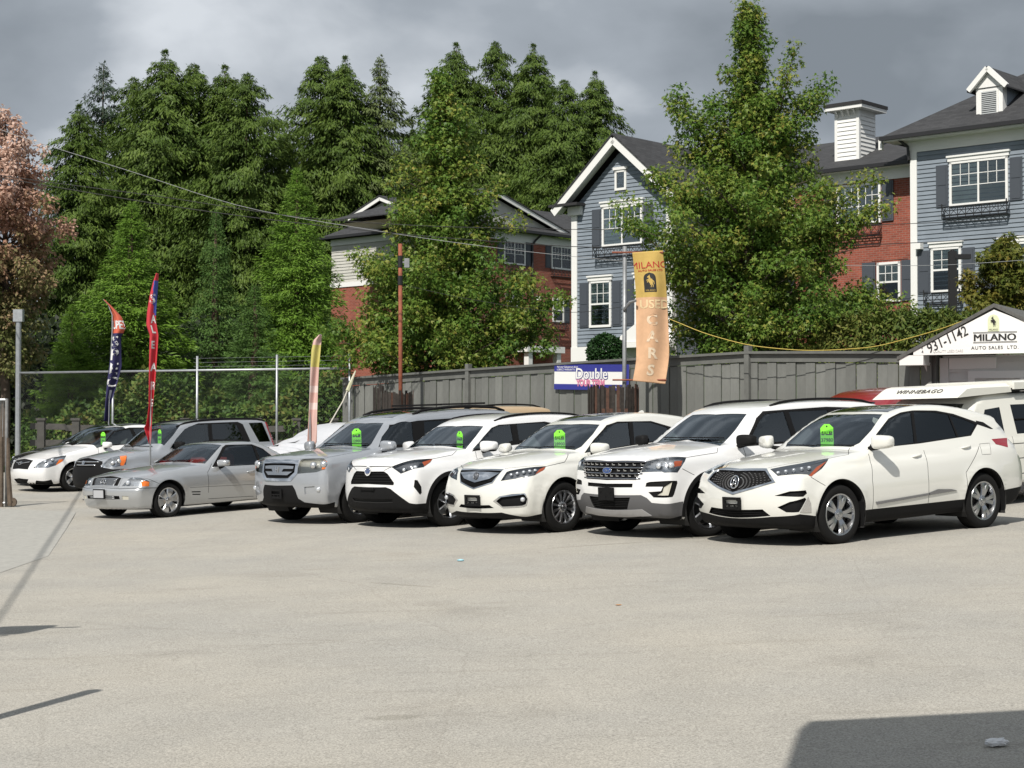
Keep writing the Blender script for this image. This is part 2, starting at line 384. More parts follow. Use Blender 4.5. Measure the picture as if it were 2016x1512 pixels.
# ---------------------------------------------------------------- car shapes: x back from the nose, z up, metres
SEC = [(.15, .10), (.26, .055), (.36, .03), (.52, .005), (.66, 0), (.80, .012), (.90, .03), (.97, .055), (1.02, .085)]
SPECS = {
 'crossover_a': dict(ws=(1.42, 1.135), L=4.744, W=1.90, xf=.93, wb=2.75, rt=.37, arch=.425, belt=(1.03, .045), tumble=.44,
   prof=[(.26, .20, .06), (.07, .25, .05), (.0, .46, .1), (.02, .70, .1), (.10, .92, .07), (.45, 1.03, .3), (1.0, 1.10, .3), (1.42, 1.135, .04), (2.18, 1.575, .35), (2.75, 1.665, .4), (3.3, 1.66, .4), (3.9, 1.575, .3), (4.33, 1.475, .03), (4.56, 1.14, .08), (4.70, .95, .1), (4.744, .62, .12), (4.66, .34, .1), (4.4, .25, .1)],
   plan=[(0, .13), (.15, .075), (.4, .03), (.9, .005), (2.3, 0), (3.8, .005), (4.3, .035), (4.6, .09), (4.744, .14)], sec=SEC),
 'large_suv': dict(ws=(1.46, 1.235), L=5.037, W=2.004, xf=.96, wb=2.86, rt=.38, arch=.44, belt=(1.15, .012), tumble=.36,
   prof=[(.3, .24, .06), (.09, .28, .05), (.0, .46, .1), (.0, .70, .1), (.05, 1.02, .06), (.10, 1.09, .07), (.5, 1.17, .3), (1.1, 1.215, .3), (1.46, 1.235, .04), (2.15, 1.66, .3), (2.6, 1.745, .4), (3.4, 1.76, .4), (4.3, 1.73, .3), (4.78, 1.66, .06), (4.95, 1.15, .1), (5.03, .8, .1), (5.01, .42, .1), (4.75, .28, .1)],
   plan=[(0, .11), (.12, .07), (.4, .025), (.9, .005), (2.3, 0), (4.0, .005), (4.6, .03), (4.9, .07), (5.037, .12)], sec=[(.15, .10), (.26, .05), (.36, .03), (.52, .005), (.70, 0), (.90, .01), (1.02, .025), (1.09, .05), (1.15, .085)]),
 'crossover_b': dict(ws=(1.32, 1.135), L=4.685, W=1.872, xf=.92, wb=2.685, rt=.365, arch=.415, belt=(1.04, .04), tumble=.46,
   prof=[(.24, .21, .06), (.06, .26, .05), (.0, .46, .1), (.025, .68, .12), (.12, .92, .09), (.5, 1.045, .3), (1.0, 1.11, .3), (1.32, 1.135, .04), (2.1, 1.555, .35), (2.65, 1.64, .4), (3.2, 1.645, .4), (3.9, 1.57, .3), (4.35, 1.47, .05), (4.58, 1.10, .1), (4.66, .9, .1), (4.685, .6, .12), (4.6, .34, .1), (4.35, .25, .1)],
   plan=[(0, .16), (.15, .095), (.4, .04), (.9, .008), (2.3, 0), (3.8, .005), (4.3, .04), (4.55, .10), (4.685, .15)], sec=SEC),
 'crossover_c': dict(ws=(1.27, 1.18), L=4.595, W=1.855, xf=.90, wb=2.69, rt=.36, arch=.42, belt=(1.07, .04), tumble=.40,
   prof=[(.26, .22, .06), (.06, .28, .05), (.0, .48, .1), (.02, .78, .1), (.05, .99, .06), (.13, 1.06, .07), (.6, 1.13, .3), (1.0, 1.165, .2), (1.27, 1.18, .04), (1.98, 1.585, .3), (2.45, 1.665, .4), (3.2, 1.675, .4), (4.0, 1.62, .3), (4.33, 1.55, .05), (4.48, 1.15, .1), (4.55, .9, .1), (4.595, .6, .12), (4.5, .34, .1), (4.3, .25, .1)],
   plan=[(0, .12), (.15, .07), (.4, .03), (.9, .005), (2.3, 0), (3.8, .005), (4.3, .04), (4.5, .09), (4.595, .13)], sec=[(.15, .10), (.26, .055), (.36, .03), (.52, .005), (.70, 0), (.84, .008), (.94, .022), (1.01, .05), (1.07, .085)]),
 'boxy_suv': dict(ws=(1.3, 1.2), L=4.85, W=1.995, xf=.93, wb=2.775, rt=.37, arch=.43, belt=(1.12, .008), tumble=.34,
   prof=[(.28, .26, .06), (.06, .32, .05), (.0, .48, .1), (.0, .72, .1), (.05, 1.03, .06), (.13, 1.095, .07), (.6, 1.15, .3), (1.0, 1.18, .2), (1.3, 1.20, .04), (1.98, 1.65, .25), (2.4, 1.745, .4), (3.4, 1.775, .4), (4.4, 1.745, .2), (4.68, 1.69, .06), (4.78, 1.1, .1), (4.85, .7, .1), (4.82, .38, .1), (4.5, .3, .1)],
   plan=[(0, .10), (.12, .06), (.4, .025), (.9, .005), (2.3, 0), (4.0, .0), (4.5, .02), (4.75, .06), (4.85, .10)], sec=[(.15, .10), (.26, .05), (.36, .03), (.52, .005), (.70, 0), (.90, .01), (1.0, .02), (1.07, .045), (1.12, .075)]),
 'coupe': dict(ws=(1.62, 0.92), L=4.47, W=1.812, xf=.84, wb=2.515, rt=.315, arch=.355, belt=(.86, .01), tumble=.55, zc=.50,
   prof=[(.32, .16, .06), (.10, .18, .05), (.0, .40, .06), (.0, .54, .04), (.06, .575, .02), (.075, .60, .02), (.13, .735, .06), (.6, .83, .3), (1.2, .89, .3), (1.62, .92, .04), (2.2, 1.235, .2), (2.5, 1.285, .3), (2.95, 1.285, .3), (3.25, 1.235, .2), (3.80, .965, .1), (4.2, .93, .2), (4.40, .87, .06), (4.47, .55, .1), (4.40, .25, .1), (4.2, .18, .1)],
   plan=[(0, .12), (.12, .07), (.4, .03), (.8, .01), (2.3, 0), (3.6, .01), (4.1, .05), (4.35, .10), (4.47, .15)], sec=[(.12, .10), (.22, .055), (.34, .025), (.46, .008), (.56, 0), (.68, .008), (.76, .025), (.82, .05), (.86, .075)]),
 'compact_suv': dict(ws=(1.18, 1.09), L=4.60, W=1.785, xf=.90, wb=2.62, rt=.34, arch=.39, belt=(1.04, .0), tumble=.30,
   prof=[(.2, .26, .06), (.03, .33, .05), (.0, .46, .1), (.0, .62, .1), (.07, .86, .08), (.16, .95, .07), (.6, 1.03, .3), (.9, 1.07, .2), (1.18, 1.09, .04), (1.82, 1.545, .25), (2.25, 1.645, .35), (3.2, 1.675, .4), (4.1, 1.645, .2), (4.33, 1.58, .06), (4.47, 1.0, .1), (4.6, .72, .06), (4.58, .38, .1), (4.3, .3, .1)],
   plan=[(0, .15), (.12, .09), (.4, .035), (.9, .008), (2.3, 0), (4.0, .005), (4.3, .03), (4.5, .07), (4.6, .12)], sec=[(.15, .10), (.26, .05), (.36, .03), (.52, .005), (.66, 0), (.84, .01), (.93, .02), (.99, .045), (1.04, .07)]),
 'sedan': dict(ws=(1.38, 1.03), L=4.735, W=1.82, xf=.97, wb=2.75, rt=.325, arch=.37, belt=(.95, .03), tumble=.50, zc=.55,
   prof=[(.28, .17, .06), (.08, .21, .05), (.0, .42, .1), (.03, .62, .1), (.13, .77, .1), (.6, .91, .3), (1.0, .98, .3), (1.38, 1.03, .04), (2.2, 1.42, .3), (2.65, 1.495, .4), (3.1, 1.495, .4), (3.6, 1.41, .3), (4.25, 1.12, .12), (4.62, 1.08, .06), (4.72, .75, .1), (4.70, .45, .1), (4.5, .25, .1)],
   plan=[(0, .15), (.15, .09), (.4, .035), (.95, .005), (2.3, 0), (3.7, .01), (4.3, .05), (4.6, .10), (4.735, .15)], sec=[(.12, .10), (.22, .055), (.34, .025), (.48, .005), (.60, 0), (.74, .012), (.83, .03), (.90, .055), (.95, .085)]),
}
# front axle on the ground (X, Y) and heading in degrees
POSES = {'crossover_a': (3.48, 21.36, 216.5), 'large_suv': (2.05, 23.08, 216.8), 'crossover_b': (.13, 24.47, 223.3), 'crossover_c': (-1.52, 26.27, 222.4),
 'boxy_suv': (-3.09, 27.75, 223.6), 'coupe': (-6.735, 30.5, 229), 'compact_suv': (-8.345, 36, 222), 'sedan': (-10.80, 40.0, 223)}
# outlines of car details on the body surfaces: (x back from the nose, y out, z up) in metres
TRACED = {
 'crossover_a': {
  'windshield': [(1.45, .0, 1.147), (2.206, .0, 1.551), (2.248, .484, 1.547), (1.884, .61, 1.353), (1.636, .627, 1.201), (1.542, .568, 1.155)],
  'win_front': [(1.635, .793, 1.135), (1.896, .711, 1.32), (2.2, .651, 1.483), (2.416, .636, 1.542), (2.578, .635, 1.559), (2.615, .642, 1.547), (2.469, .805, 1.171), (2.068, .806, 1.151)],
  'win_rear': [(2.676, .636, 1.562), (3.039, .648, 1.551), (3.318, .671, 1.509), (3.318, .802, 1.21), (2.523, .804, 1.176)],
  'win_quarter': [(3.347, .675, 1.501), (3.556, .701, 1.449), (3.788, .742, 1.362), (3.601, .795, 1.237), (3.358, .804, 1.208)],
  'dlo': [(1.592, .791, 1.12), (1.867, .708, 1.31), (2.188, .633, 1.494), (2.437, .619, 1.563), (2.666, .623, 1.583), (3.115, .642, 1.567), (3.423, .67, 1.515), (3.857, .734, 1.382), (3.606, .804, 1.217), (2.551, .813, 1.157)],
  'headlight': [(.248, .42, .942), (.546, .635, .996), (.924, .755, 1.042), (.687, .864, .93), (.463, .89, .845), (.424, .873, .871), (.19, .603, .863), (.204, .52, .908)],
  'amber': [(.838, .806, 1.015), (.471, .891, .845), (.434, .882, .859), (.625, .84, .953)],
  'grille_chrome': [(.161, .0, .937), (.238, .373, .944), (.156, .596, .788), (.054, .298, .705), (.016, .0, .633)],
  'grille': [(.119, .0, .914), (.182, .407, .918), (.146, .553, .798), (.053, .27, .721), (.021, .0, .662)],
  'intake': [(.016, .0, .45), (.067, .448, .461), (.109, .541, .383), (.047, .0, .349)],
  'vent_up': [(.117, .602, .626), (.197, .787, .681), (.347, .909, .688), (.36, .915, .65), (.302, .907, .613)],
  'vent_low': [(.124, .645, .489), (.183, .795, .555), (.326, .911, .601), (.346, .914, .579), (.252, .876, .431), (.169, .746, .428)],
  'accent': [(.262, .881, .426), (.373, .917, .609), (.416, .92, .524), (.428, .911, .416)],
  'valance': [(.048, .0, .344), (.113, .543, .371), (.265, .877, .406), (.541, .92, .364)],
  'sill': [(1.508, .921, .367), (2.051, .925, .383), (2.707, .926, .394), (3.246, .944, .41)],
  'strip': [(1.544, .94, .475), (1.564, .936, .442), (2.542, .943, .5), (3.098, .944, .527), (2.995, .945, .55), (2.724, .947, .566), (2.541, .945, .527)],
  'door1': [(1.574, .806, 1.097), (1.516, .89, .942), (1.493, .942, .732), (1.511, .924, .382)],
  'door2': [(2.581, .82, 1.14), (2.606, .872, 1.019), (2.548, .938, .805), (2.542, .943, .5), (2.585, .921, .366)],
  'door3': [(3.691, .819, 1.184), (3.621, .901, .996), (3.55, .935, .865), (3.365, .959, .718)],
  'hoodside': [(.924, .755, 1.042), (1.261, .776, 1.075), (1.521, .566, 1.143)],
  'fender': [(.461, .892, .839), (.652, .944, .727)],
  'dpillar': [(3.818, .721, 1.411), (3.957, .731, 1.386), (4.121, .766, 1.288), (4.057, .769, 1.291), (3.821, .744, 1.358)],
  'tail': [(3.995, .83, 1.156), (4.351, .807, 1.158), (4.283, .867, 1.035), (4.048, .855, 1.086)],
  'fuel': [(3.712, .854, 1.104), (3.925, .854, 1.107), (3.867, .912, .962), (3.684, .911, .966)],
  'handles': [(2.446, .879, 1.0), (3.452, .864, 1.066)],
  'mirror': [(1.74, .811, 1.122), (1.922, .781, 1.2)],
  'badge': [(.052, .043, .785)],
  'plate': [(.007, .043, .52)],
  'tagpos': [(1.755, .085, 1.328)],
  'arches': [(.981, .922, .383), (3.701, .913, .352)],
 },
 'large_suv': {
  'windshield': [(1.49, .0, 1.247), (2.049, .0, 1.586), (2.109, .548, 1.587), (1.795, .647, 1.386), (1.295, .849, 1.181)],
  'headlight': [(.17, .635, 1.027), (.59, .94, 1.058), (.544, .959, 1.009), (.401, .968, .871), (.237, .904, .876), (.22, .867, .891), (.115, .575, .883), (.127, .592, .93)],
  'amber': [(.381, .941, 1.02), (.507, .953, 1.021), (.468, .964, .956), (.324, .952, .946)],
  'grille': [(.059, .0, 1.026), (.17, .635, 1.027), (.088, .524, .803), (.081, .512, .782), (.012, .0, .776)],
  'slot': [(.007, .0, .729), (.063, .462, .736), (.057, .457, .686), (.002, .0, .679)],
  'fogc': [(.113, .655, .696), (.122, .666, .747), (.14, .713, .76), (.382, .974, .766), (.388, .975, .738), (.328, .968, .59), (.305, .964, .559), (.148, .77, .557), (.123, .697, .627), (.189, .871, .64), (.204, .895, .696)],
  'fog': [(.21, .906, .69), (.304, .965, .753), (.248, .947, .584), (.164, .811, .585), (.197, .89, .627)],
  'clad': [(.0, .0, .581), (.088, .59, .588), (.115, .674, .55), (.142, .736, .487), (.472, .984, .493)],
  'intake': [(.001, .0, .544), (.046, .42, .554), (.063, .337, .394), (.045, .0, .38)],
  'skid': [(.045, .0, .38), (.114, .572, .401), (.186, .677, .317), (.102, .0, .295)],
  'bottom': [(.111, .0, .288), (.144, .512, .307), (.468, .951, .308)],
  'hoodside': [(.59, .94, 1.058), (1.147, .937, 1.097), (1.217, .885, 1.159)],
  'fender': [(.487, .97, .917), (.679, .99, .825)],
  'badge': [(.034, .03, .914)],
  'plate': [(.0, .027, .59)],
  'mirror': [(1.75, .883, 1.234)],
 },
 'crossover_b': {
  'windshield': [(1.35, .0, 1.147), (2.007, .0, 1.491), (2.061, .552, 1.48), (1.82, .642, 1.347), (1.53, .681, 1.177), (1.435, .637, 1.133)],
  'win_front': [(1.502, .798, 1.099), (1.753, .736, 1.252), (2.126, .657, 1.445), (2.358, .644, 1.492), (2.581, .645, 1.497), (2.462, .794, 1.169), (2.028, .803, 1.131)],
  'win_rear': [(2.681, .647, 1.496), (3.074, .66, 1.483), (3.301, .69, 1.424)],
  'headlight': [(.121, .46, .758), (.199, .509, .883), (.223, .537, .896), (.548, .819, .94), (.643, .843, .936), (.587, .863, .896), (.393, .868, .827), (.26, .794, .797), (.25, .761, .81), (.205, .676, .787)],
  'amber': [(.511, .846, .906), (.634, .843, .934), (.559, .866, .885), (.404, .866, .839)],
  'grille_chrome': [(.148, .0, .918), (.215, .439, .916), (.082, .34, .728), (.025, .0, .642)],
  'grille': [(.126, .0, .898), (.186, .43, .895), (.082, .322, .74), (.028, .0, .658)],
  'shield': [(.115, .0, .885), (.159, .411, .869), (.089, .262, .788), (.049, .0, .735)],
  'fog_chrome': [(.049, .372, .48), (.077, .48, .548), (.14, .663, .578), (.225, .838, .588), (.257, .862, .508), (.245, .844, .423), (.212, .808, .401), (.102, .517, .383)],
  'fog': [(.061, .423, .481), (.084, .507, .536), (.216, .83, .574), (.247, .857, .508), (.232, .838, .436), (.203, .801, .418), (.095, .511, .404)],
  'fogl': [(.198, .81, .498)],
  'intake': [(.02, .0, .419), (.041, .297, .424), (.064, .369, .382), (.032, .0, .371)],
  'valance': [(.051, .0, .317), (.107, .473, .32), (.534, .881, .293)],
  'hoodside': [(.645, .841, .938), (1.009, .844, .979), (1.207, .722, 1.087)],
  'badge': [(.079, .018, .816)],
  'plate': [(.01, .065, .486)],
  'mirror': [(1.826, .795, 1.14)],
 },
 'crossover_c': {
  'windshield': [(1.3, .0, 1.192), (1.825, .0, 1.493), (1.896, .571, 1.485), (1.673, .649, 1.345), (1.363, .738, 1.149)],
  'win_front': [(1.452, .794, 1.139), (1.714, .739, 1.297), (1.947, .688, 1.436), (2.107, .676, 1.477), (2.376, .673, 1.497), (2.338, .772, 1.248), (2.064, .792, 1.187)],
  'win_rear': [(2.484, .674, 1.499), (3.071, .681, 1.502), (2.811, .726, 1.38)],
  'headlight': [(.11, .467, .938), (.13, .513, .956), (.64, .812, 1.034), (.567, .838, .981), (.415, .86, .919), (.151, .642, .833), (.139, .598, .862)],
  'amber': [(.432, .814, .994), (.631, .813, 1.031), (.561, .835, .984), (.437, .854, .935)],
  'grille': [(.032, .0, .864), (.069, .342, .87), (.081, .417, .832), (.1, .537, .697), (.095, .527, .662), (.013, .0, .677)],
  'line': [(.045, .0, .946), (.113, .473, .942), (.112, .478, .931), (.042, .0, .933)],
  'vent': [(.243, .853, .74), (.28, .876, .732), (.337, .891, .629), (.343, .889, .54), (.314, .884, .511), (.227, .847, .634)],
  'clad': [(.01, .0, .63), (.055, .388, .634), (.077, .481, .606), (.195, .766, .396), (.508, .899, .382)],
  'intake': [(.014, .0, .453), (.087, .502, .458), (.095, .489, .403), (.028, .0, .397)],
  'hoodside': [(.64, .812, 1.034), (1.024, .813, 1.074), (1.176, .746, 1.134)],
  'badge': [(.034, .004, .875)],
  'plate': [(.007, .014, .582)],
  'mirror': [(1.826, .8, 1.156)],
 },
 'boxy_suv': {
  'windshield': [(1.33, .0, 1.212), (1.863, .0, 1.566), (1.903, .428, 1.568), (1.456, .644, 1.238), (1.338, .652, 1.176)],
  'win_front': [(1.446, .839, 1.185), (1.63, .705, 1.345), (1.86, .644, 1.513), (2.231, .771, 1.564), (2.16, .892, 1.208)],
  'win_rear': [(2.386, .768, 1.573), (3.137, .769, 1.578), (2.687, .801, 1.479)],
  'headlight': [(.134, .487, 1.035), (.171, .531, 1.056), (.32, .85, 1.055), (.323, .927, 1.009), (.27, .937, .884), (.186, .804, .842), (.073, .466, .821), (.093, .476, .926)],
  'amber': [(.29, .887, 1.025), (.323, .927, 1.009), (.274, .938, .893), (.235, .899, .885)],
  'grille_chrome': [(.069, .0, 1.04), (.13, .461, 1.039), (.077, .476, .826), (.034, .344, .703), (.003, .0, .701)],
  'grille': [(.045, .0, .986), (.089, .421, .978), (.066, .415, .844), (.029, .29, .749), (.007, .0, .747)],
  'bar': [(.039, .0, .956), (.075, .384, .942), (.058, .365, .857), (.031, .259, .799), (.013, .0, .801)],
  'fogr': [(.096, .614, .615), (.16, .797, .629), (.164, .802, .532), (.101, .611, .495)],
  'fog': [(.144, .755, .572)],
  'clad': [(.001, .0, .633), (.038, .381, .641), (.05, .438, .56), (.077, .471, .43), (.125, .572, .368), (.438, .954, .362)],
  'badge': [(.027, .024, .886)],
  'plate': [(.01, .128, .497)],
  'mirror': [(1.58, .893, 1.194)],
 },
 'coupe': {
  'windshield': [(1.65, .0, .932), (2.297, .0, 1.249), (2.307, .579, 1.221), (1.762, .759, .906), (1.702, .542, .919)],
  'win_front': [(1.978, .824, .87), (2.34, .658, 1.172), (2.447, .631, 1.212), (2.982, .651, 1.19), (2.969, .829, .867), (2.931, .855, .824)],
  'win_quarter': [(3.041, .661, 1.171), (3.19, .695, 1.109), (3.321, .749, 1.01), (3.039, .801, .916)],
  'headlight': [(.139, .467, .593), (.277, .559, .734), (.34, .746, .724), (.436, .872, .657), (.42, .877, .576), (.296, .847, .578)],
  'amber': [(.306, .801, .679), (.43, .872, .652), (.415, .877, .578), (.294, .845, .58)],
  'grille_chrome': [(.343, .0, .77), (.22, .412, .735), (.109, .42, .572), (.066, .0, .586)],
  'grille': [(.251, .0, .757), (.193, .405, .721), (.116, .386, .591), (.077, .0, .605)],
  'bumper': [(.043, .0, .565), (.09, .482, .548), (.288, .856, .551), (.637, .906, .537)],
  'slot': [(.002, .0, .439), (.073, .474, .422), (.088, .476, .363), (.016, .0, .369)],
  'fog': [(.092, .536, .424), (.137, .66, .415), (.147, .644, .357), (.103, .524, .362)],
  'hoodside': [(.446, .863, .694), (.623, .905, .61)],
  'door1': [(1.969, .834, .852), (1.777, .9, .644), (1.796, .868, .284), (2.267, .864, .264), (2.759, .858, .245)],
  'crease': [(1.308, .9, .519), (1.722, .901, .502), (2.768, .898, .47)],
  'vents': [(1.423, .892, .431), (1.614, .891, .419)],
  'vents2': [(1.442, .885, .384), (1.617, .886, .378)],
  'badge': [(.109, .009, .682)],
  'plate': [(.001, .054, .468)],
  'mirror': [(2.169, .812, .894)],
 },
 'compact_suv': {
  'windshield': [(1.21, .0, 1.102), (2.044, .0, 1.596), (2.063, .604, 1.566), (1.779, .731, 1.342), (1.522, .789, 1.141)],
  'win_front': [(1.653, .812, 1.07), (1.851, .75, 1.278), (2.101, .692, 1.475), (2.364, .666, 1.558), (2.689, .667, 1.559), (2.647, .771, 1.21)],
  'win_rear': [(2.789, .666, 1.562), (3.328, .667, 1.553), (3.427, .681, 1.506), (3.519, .776, 1.188), (2.743, .767, 1.225)],
  'win_quarter': [(3.607, .671, 1.537), (4.074, .656, 1.559), (4.216, .653, 1.523), (3.917, .799, 1.103)],
  'headlight': [(.136, .548, .747), (.34, .638, .934), (.541, .67, .968), (.65, .756, .974), (.567, .865, .785), (.337, .847, .743)],
  'amber': [(.532, .679, .965), (.641, .765, .971), (.559, .86, .839), (.508, .862, .767), (.442, .856, .774)],
  'grille': [(.13, .0, .918), (.177, .462, .886), (.077, .345, .749), (.043, .0, .766)],
  'clad': [(.171, .0, .943), (.197, .568, .864), (.129, .541, .734)],
  'tail': [],
  'badge': [(.069, .012, .84)],
 },
 'sedan': {
  'windshield': [(1.41, .0, 1.042), (2.324, .0, 1.432), (2.522, .608, 1.386), (2.241, .685, 1.225), (1.932, .775, 1.037), (1.619, .803, .969)],
  'headlight': [(.117, .54, .579), (.219, .65, .699), (.471, .751, .796), (.803, .847, .837), (.701, .886, .716), (.504, .882, .617), (.319, .863, .571)],
  'amber': [(.505, .882, .621), (.601, .872, .747), (.711, .879, .75), (.679, .886, .704)],
  'grille': [(.199, .0, .782), (.187, .422, .745), (.064, .378, .544), (.023, .0, .56)],
  'slot': [(.032, .0, .339), (.08, .362, .317), (.135, .204, .202), (.099, .0, .219)],
  'fog': [(.154, .583, .286), (.408, .841, .295), (.482, .796, .191), (.216, .457, .195)],
  'badge': [(.067, .02, .673)],
 },
}
# ---------------------------------------------------------------- ground
FD = Vector((-.68, .733, 0)).normalized(); FN = Vector((.733, .68, 0)).normalized(); F0 = Vector((8.3, 30.0, 0))   # line of the board fence
def sstep(a, b, x):
    t = min(max((x-a)/(b-a), 0), 1); return t*t*(3-2*t)
def terrain(X, Y):
    d = (X-F0.x)*FN.x + (Y-F0.y)*FN.y
    h = 3.1*sstep(2, 13, d)*sstep(-16, -4, X)
    return lot(X, Y) - .25 + h + 2.0*sstep(90, 400, Y)
STAINS = [(2.45, 22.25, .70, .26, .2, .62), (1.2, 21.6, .9, .07, .35, .78), (-1.15, 17.6, .55, .06, -.75, .80), (4.9, 10.6, .5, .15, .5, .90), (-.7, 10.2, .22, .10, .1, .82)]
def asphalt():
    m = bpy.data.materials.new('worn_asphalt'); m.use_nodes = True; nt = m.node_tree; N = nt.nodes; L = nt.links; b = N['Principled BSDF']
    b.inputs['Roughness'].default_value = .88; b.inputs['Specular IOR Level'].default_value = .3
    tc = N.new('ShaderNodeTexCoord')
    def noise(s, d, r=.6, vec=None):
        n = N.new('ShaderNodeTexNoise'); n.inputs['Scale'].default_value = s; n.inputs['Detail'].default_value = d; n.inputs['Roughness'].default_value = r
        L.new(vec or tc.outputs['Object'], n.inputs['Vector']); return n
    def ramp(src, p0, c0, p1, c1):
        r = N.new('ShaderNodeValToRGB'); e = r.color_ramp.elements; e[0].position = p0; e[0].color = (*c0, 1); e[1].position = p1; e[1].color = (*c1, 1); L.new(src, r.inputs[0]); return r
    def mul(a, b_, f=1.0):
        x = N.new('ShaderNodeMixRGB'); x.blend_type = 'MULTIPLY'; x.inputs[0].default_value = f; L.new(a, x.inputs[1]); L.new(b_, x.inputs[2]); return x
    big = ramp(noise(.22, 5).outputs['Fac'], .32, (.376, .364, .334), .70, (.446, .416, .360))
    mid = ramp(noise(1.3, 7, .7).outputs['Fac'], .30, (.92, .92, .92), .62, (1.03, 1.03, 1.03))
    agg = ramp(noise(75, 4, .85).outputs['Fac'], .36, (.42, .42, .42), .64, (1.36, 1.36, 1.36))
    grit = ramp(noise(28, 4, .7).outputs['Fac'], .30, (.88, .88, .88), .65, (1.05, 1.05, 1.05))
    # scuffs drawn out along the driving direction
    mp = N.new('ShaderNodeMapping'); mp.inputs['Scale'].default_value = (.35, 2.6, 1); mp.inputs['Rotation'].default_value = (0, 0, .12); L.new(tc.outputs['Object'], mp.inputs[0])
    sc = ramp(noise(1.1, 6, .7, mp.outputs[0]).outputs['Fac'], .25, (.74, .73, .71), .42, (1, 1, 1))
    st = ramp(noise(.55, 4, .55).outputs['Fac'], .22, (.80, .79, .78), .38, (1, 1, 1))
    # fine cracks
    vo = N.new('ShaderNodeTexVoronoi'); vo.feature = 'DISTANCE_TO_EDGE'; vo.inputs['Scale'].default_value = .26
    wv = noise(2.2, 4); ad = N.new('ShaderNodeMixRGB'); ad.inputs[0].default_value = .10; L.new(tc.outputs['Object'], ad.inputs[1]); L.new(wv.outputs['Color'], ad.inputs[2]); L.new(ad.outputs[0], vo.inputs['Vector'])
    ck = ramp(vo.outputs[0], .0012, (.86, .85, .84), .004, (1, 1, 1))
    c = mul(mul(mul(mul(mul(big.outputs[0], mid.outputs[0]).outputs[0], agg.outputs[0], .8).outputs[0], sc.outputs[0], .7).outputs[0], st.outputs[0], .8).outputs[0], ck.outputs[0], .5)
    c = mul(c.outputs[0], grit.outputs[0])
    # oil drips and tyre scuffs where cars have stood: (x, y, half length, half width, turn, darkness)
    for (sx_, sy_, ra, rb, an, dk) in STAINS:
        mp2 = N.new('ShaderNodeMapping'); mp2.vector_type = 'TEXTURE'; mp2.inputs['Location'].default_value = (sx_, sy_, 0); mp2.inputs['Rotation'].default_value = (0, 0, an); mp2.inputs['Scale'].default_value = (ra, rb, 100); L.new(tc.outputs['Object'], mp2.inputs[0])
        ln = N.new('ShaderNodeVectorMath'); ln.operation = 'LENGTH'; L.new(mp2.outputs[0], ln.inputs[0])
        nn_ = noise(5, 5, .75); ad2 = N.new('ShaderNodeMath'); ad2.operation = 'MULTIPLY_ADD'; ad2.inputs[1].default_value = 1.6; L.new(nn_.outputs['Fac'], ad2.inputs[0]); L.new(ln.outputs['Value'], ad2.inputs[2])
        rr_ = ramp(ad2.outputs[0], .78, (dk, dk, dk*.98), 1.45, (1, 1, 1)); rr_.color_ramp.elements[1].position = 1.0
        dv = N.new('ShaderNodeMath'); dv.operation = 'DIVIDE'; dv.inputs[1].default_value = 1.8; L.new(ad2.outputs[0], dv.inputs[0]); L.new(dv.outputs[0], rr_.inputs[0])
        c = mul(c.outputs[0], rr_.outputs[0])
    L.new(c.outputs[0], b.inputs['Base Color'])
    bp = N.new('ShaderNodeBump'); bp.inputs['Strength'].default_value = .35; bp.inputs['Distance'].default_value = .012; L.new(noise(70, 3, .7).outputs['Fac'], bp.inputs['Height']); L.new(bp.outputs[0], b.inputs['Normal'])
    return m
def sheet(name, xs, ys, fz, m):
    V = [(x, y, fz(x, y)) for y in ys for x in xs]; n = len(xs)
    F = [(j*n+i, j*n+i+1, (j+1)*n+i+1, (j+1)*n+i) for j in range(len(ys)-1) for i in range(n-1)]
    o = mesh_obj(name, V, F, m, smooth=True); o['kind'] = 'structure'; return o
M_GRASS = mat('rough_grass', (.035, .055, .02), .9, noise=(1.5, .5), bump=(6, .5))
xs = sorted(set([-900, -500, -250, -120, -70] + list(range(-50, 51, 4)) + [70, 120, 250, 500, 900])); ys = sorted(set([-200, -80, -40] + list(range(-20, 121, 4)) + [150, 200, 300, 500, 900, 1600, 2600]))
sheet('ground', xs, ys, terrain, M_GRASS)
sheet('parking_lot', list(np.arange(-32, 33, 2)), list(np.arange(-14, 54, 2)), lambda x, y: lot(x, y) - (0.0 if (x-F0.x)*FN.x+(y-F0.y)*FN.y < 1.5 else .3), asphalt())
# paler concrete apron by the gate on the left
ap = [(0, 1002), (150, 1008), (132, 1040), (95, 1095), (0, 1128), (-160, 1140), (-160, 1000)]
def on_lot(px, py, dz=.004):
    u = (px-1008)/FPX; v = (756-py)/FPX; c, s = math.cos(PITCH), math.sin(PITCH); d = Vector((u, c-v*s, s+v*c))
    lo, hi = 1.0, 80.0
    for _ in range(60):
        t = (lo+hi)/2; p = Vector((0, 0, CAMZ)) + d*t
        if p.z > lot(p.x, p.y): lo = t
        else: hi = t
    p = Vector((0, 0, CAMZ)) + d*lo; p.z = lot(p.x, p.y) + dz; return p
pts = [on_lot(*p) for p in ap]
o = mesh_obj('concrete_apron', pts, [tuple(range(len(pts)))[::-1]], mat('pale_concrete', (.345, .338, .312), .9, noise=(9, .14), bump=(80, .25))); o['kind'] = 'structure'
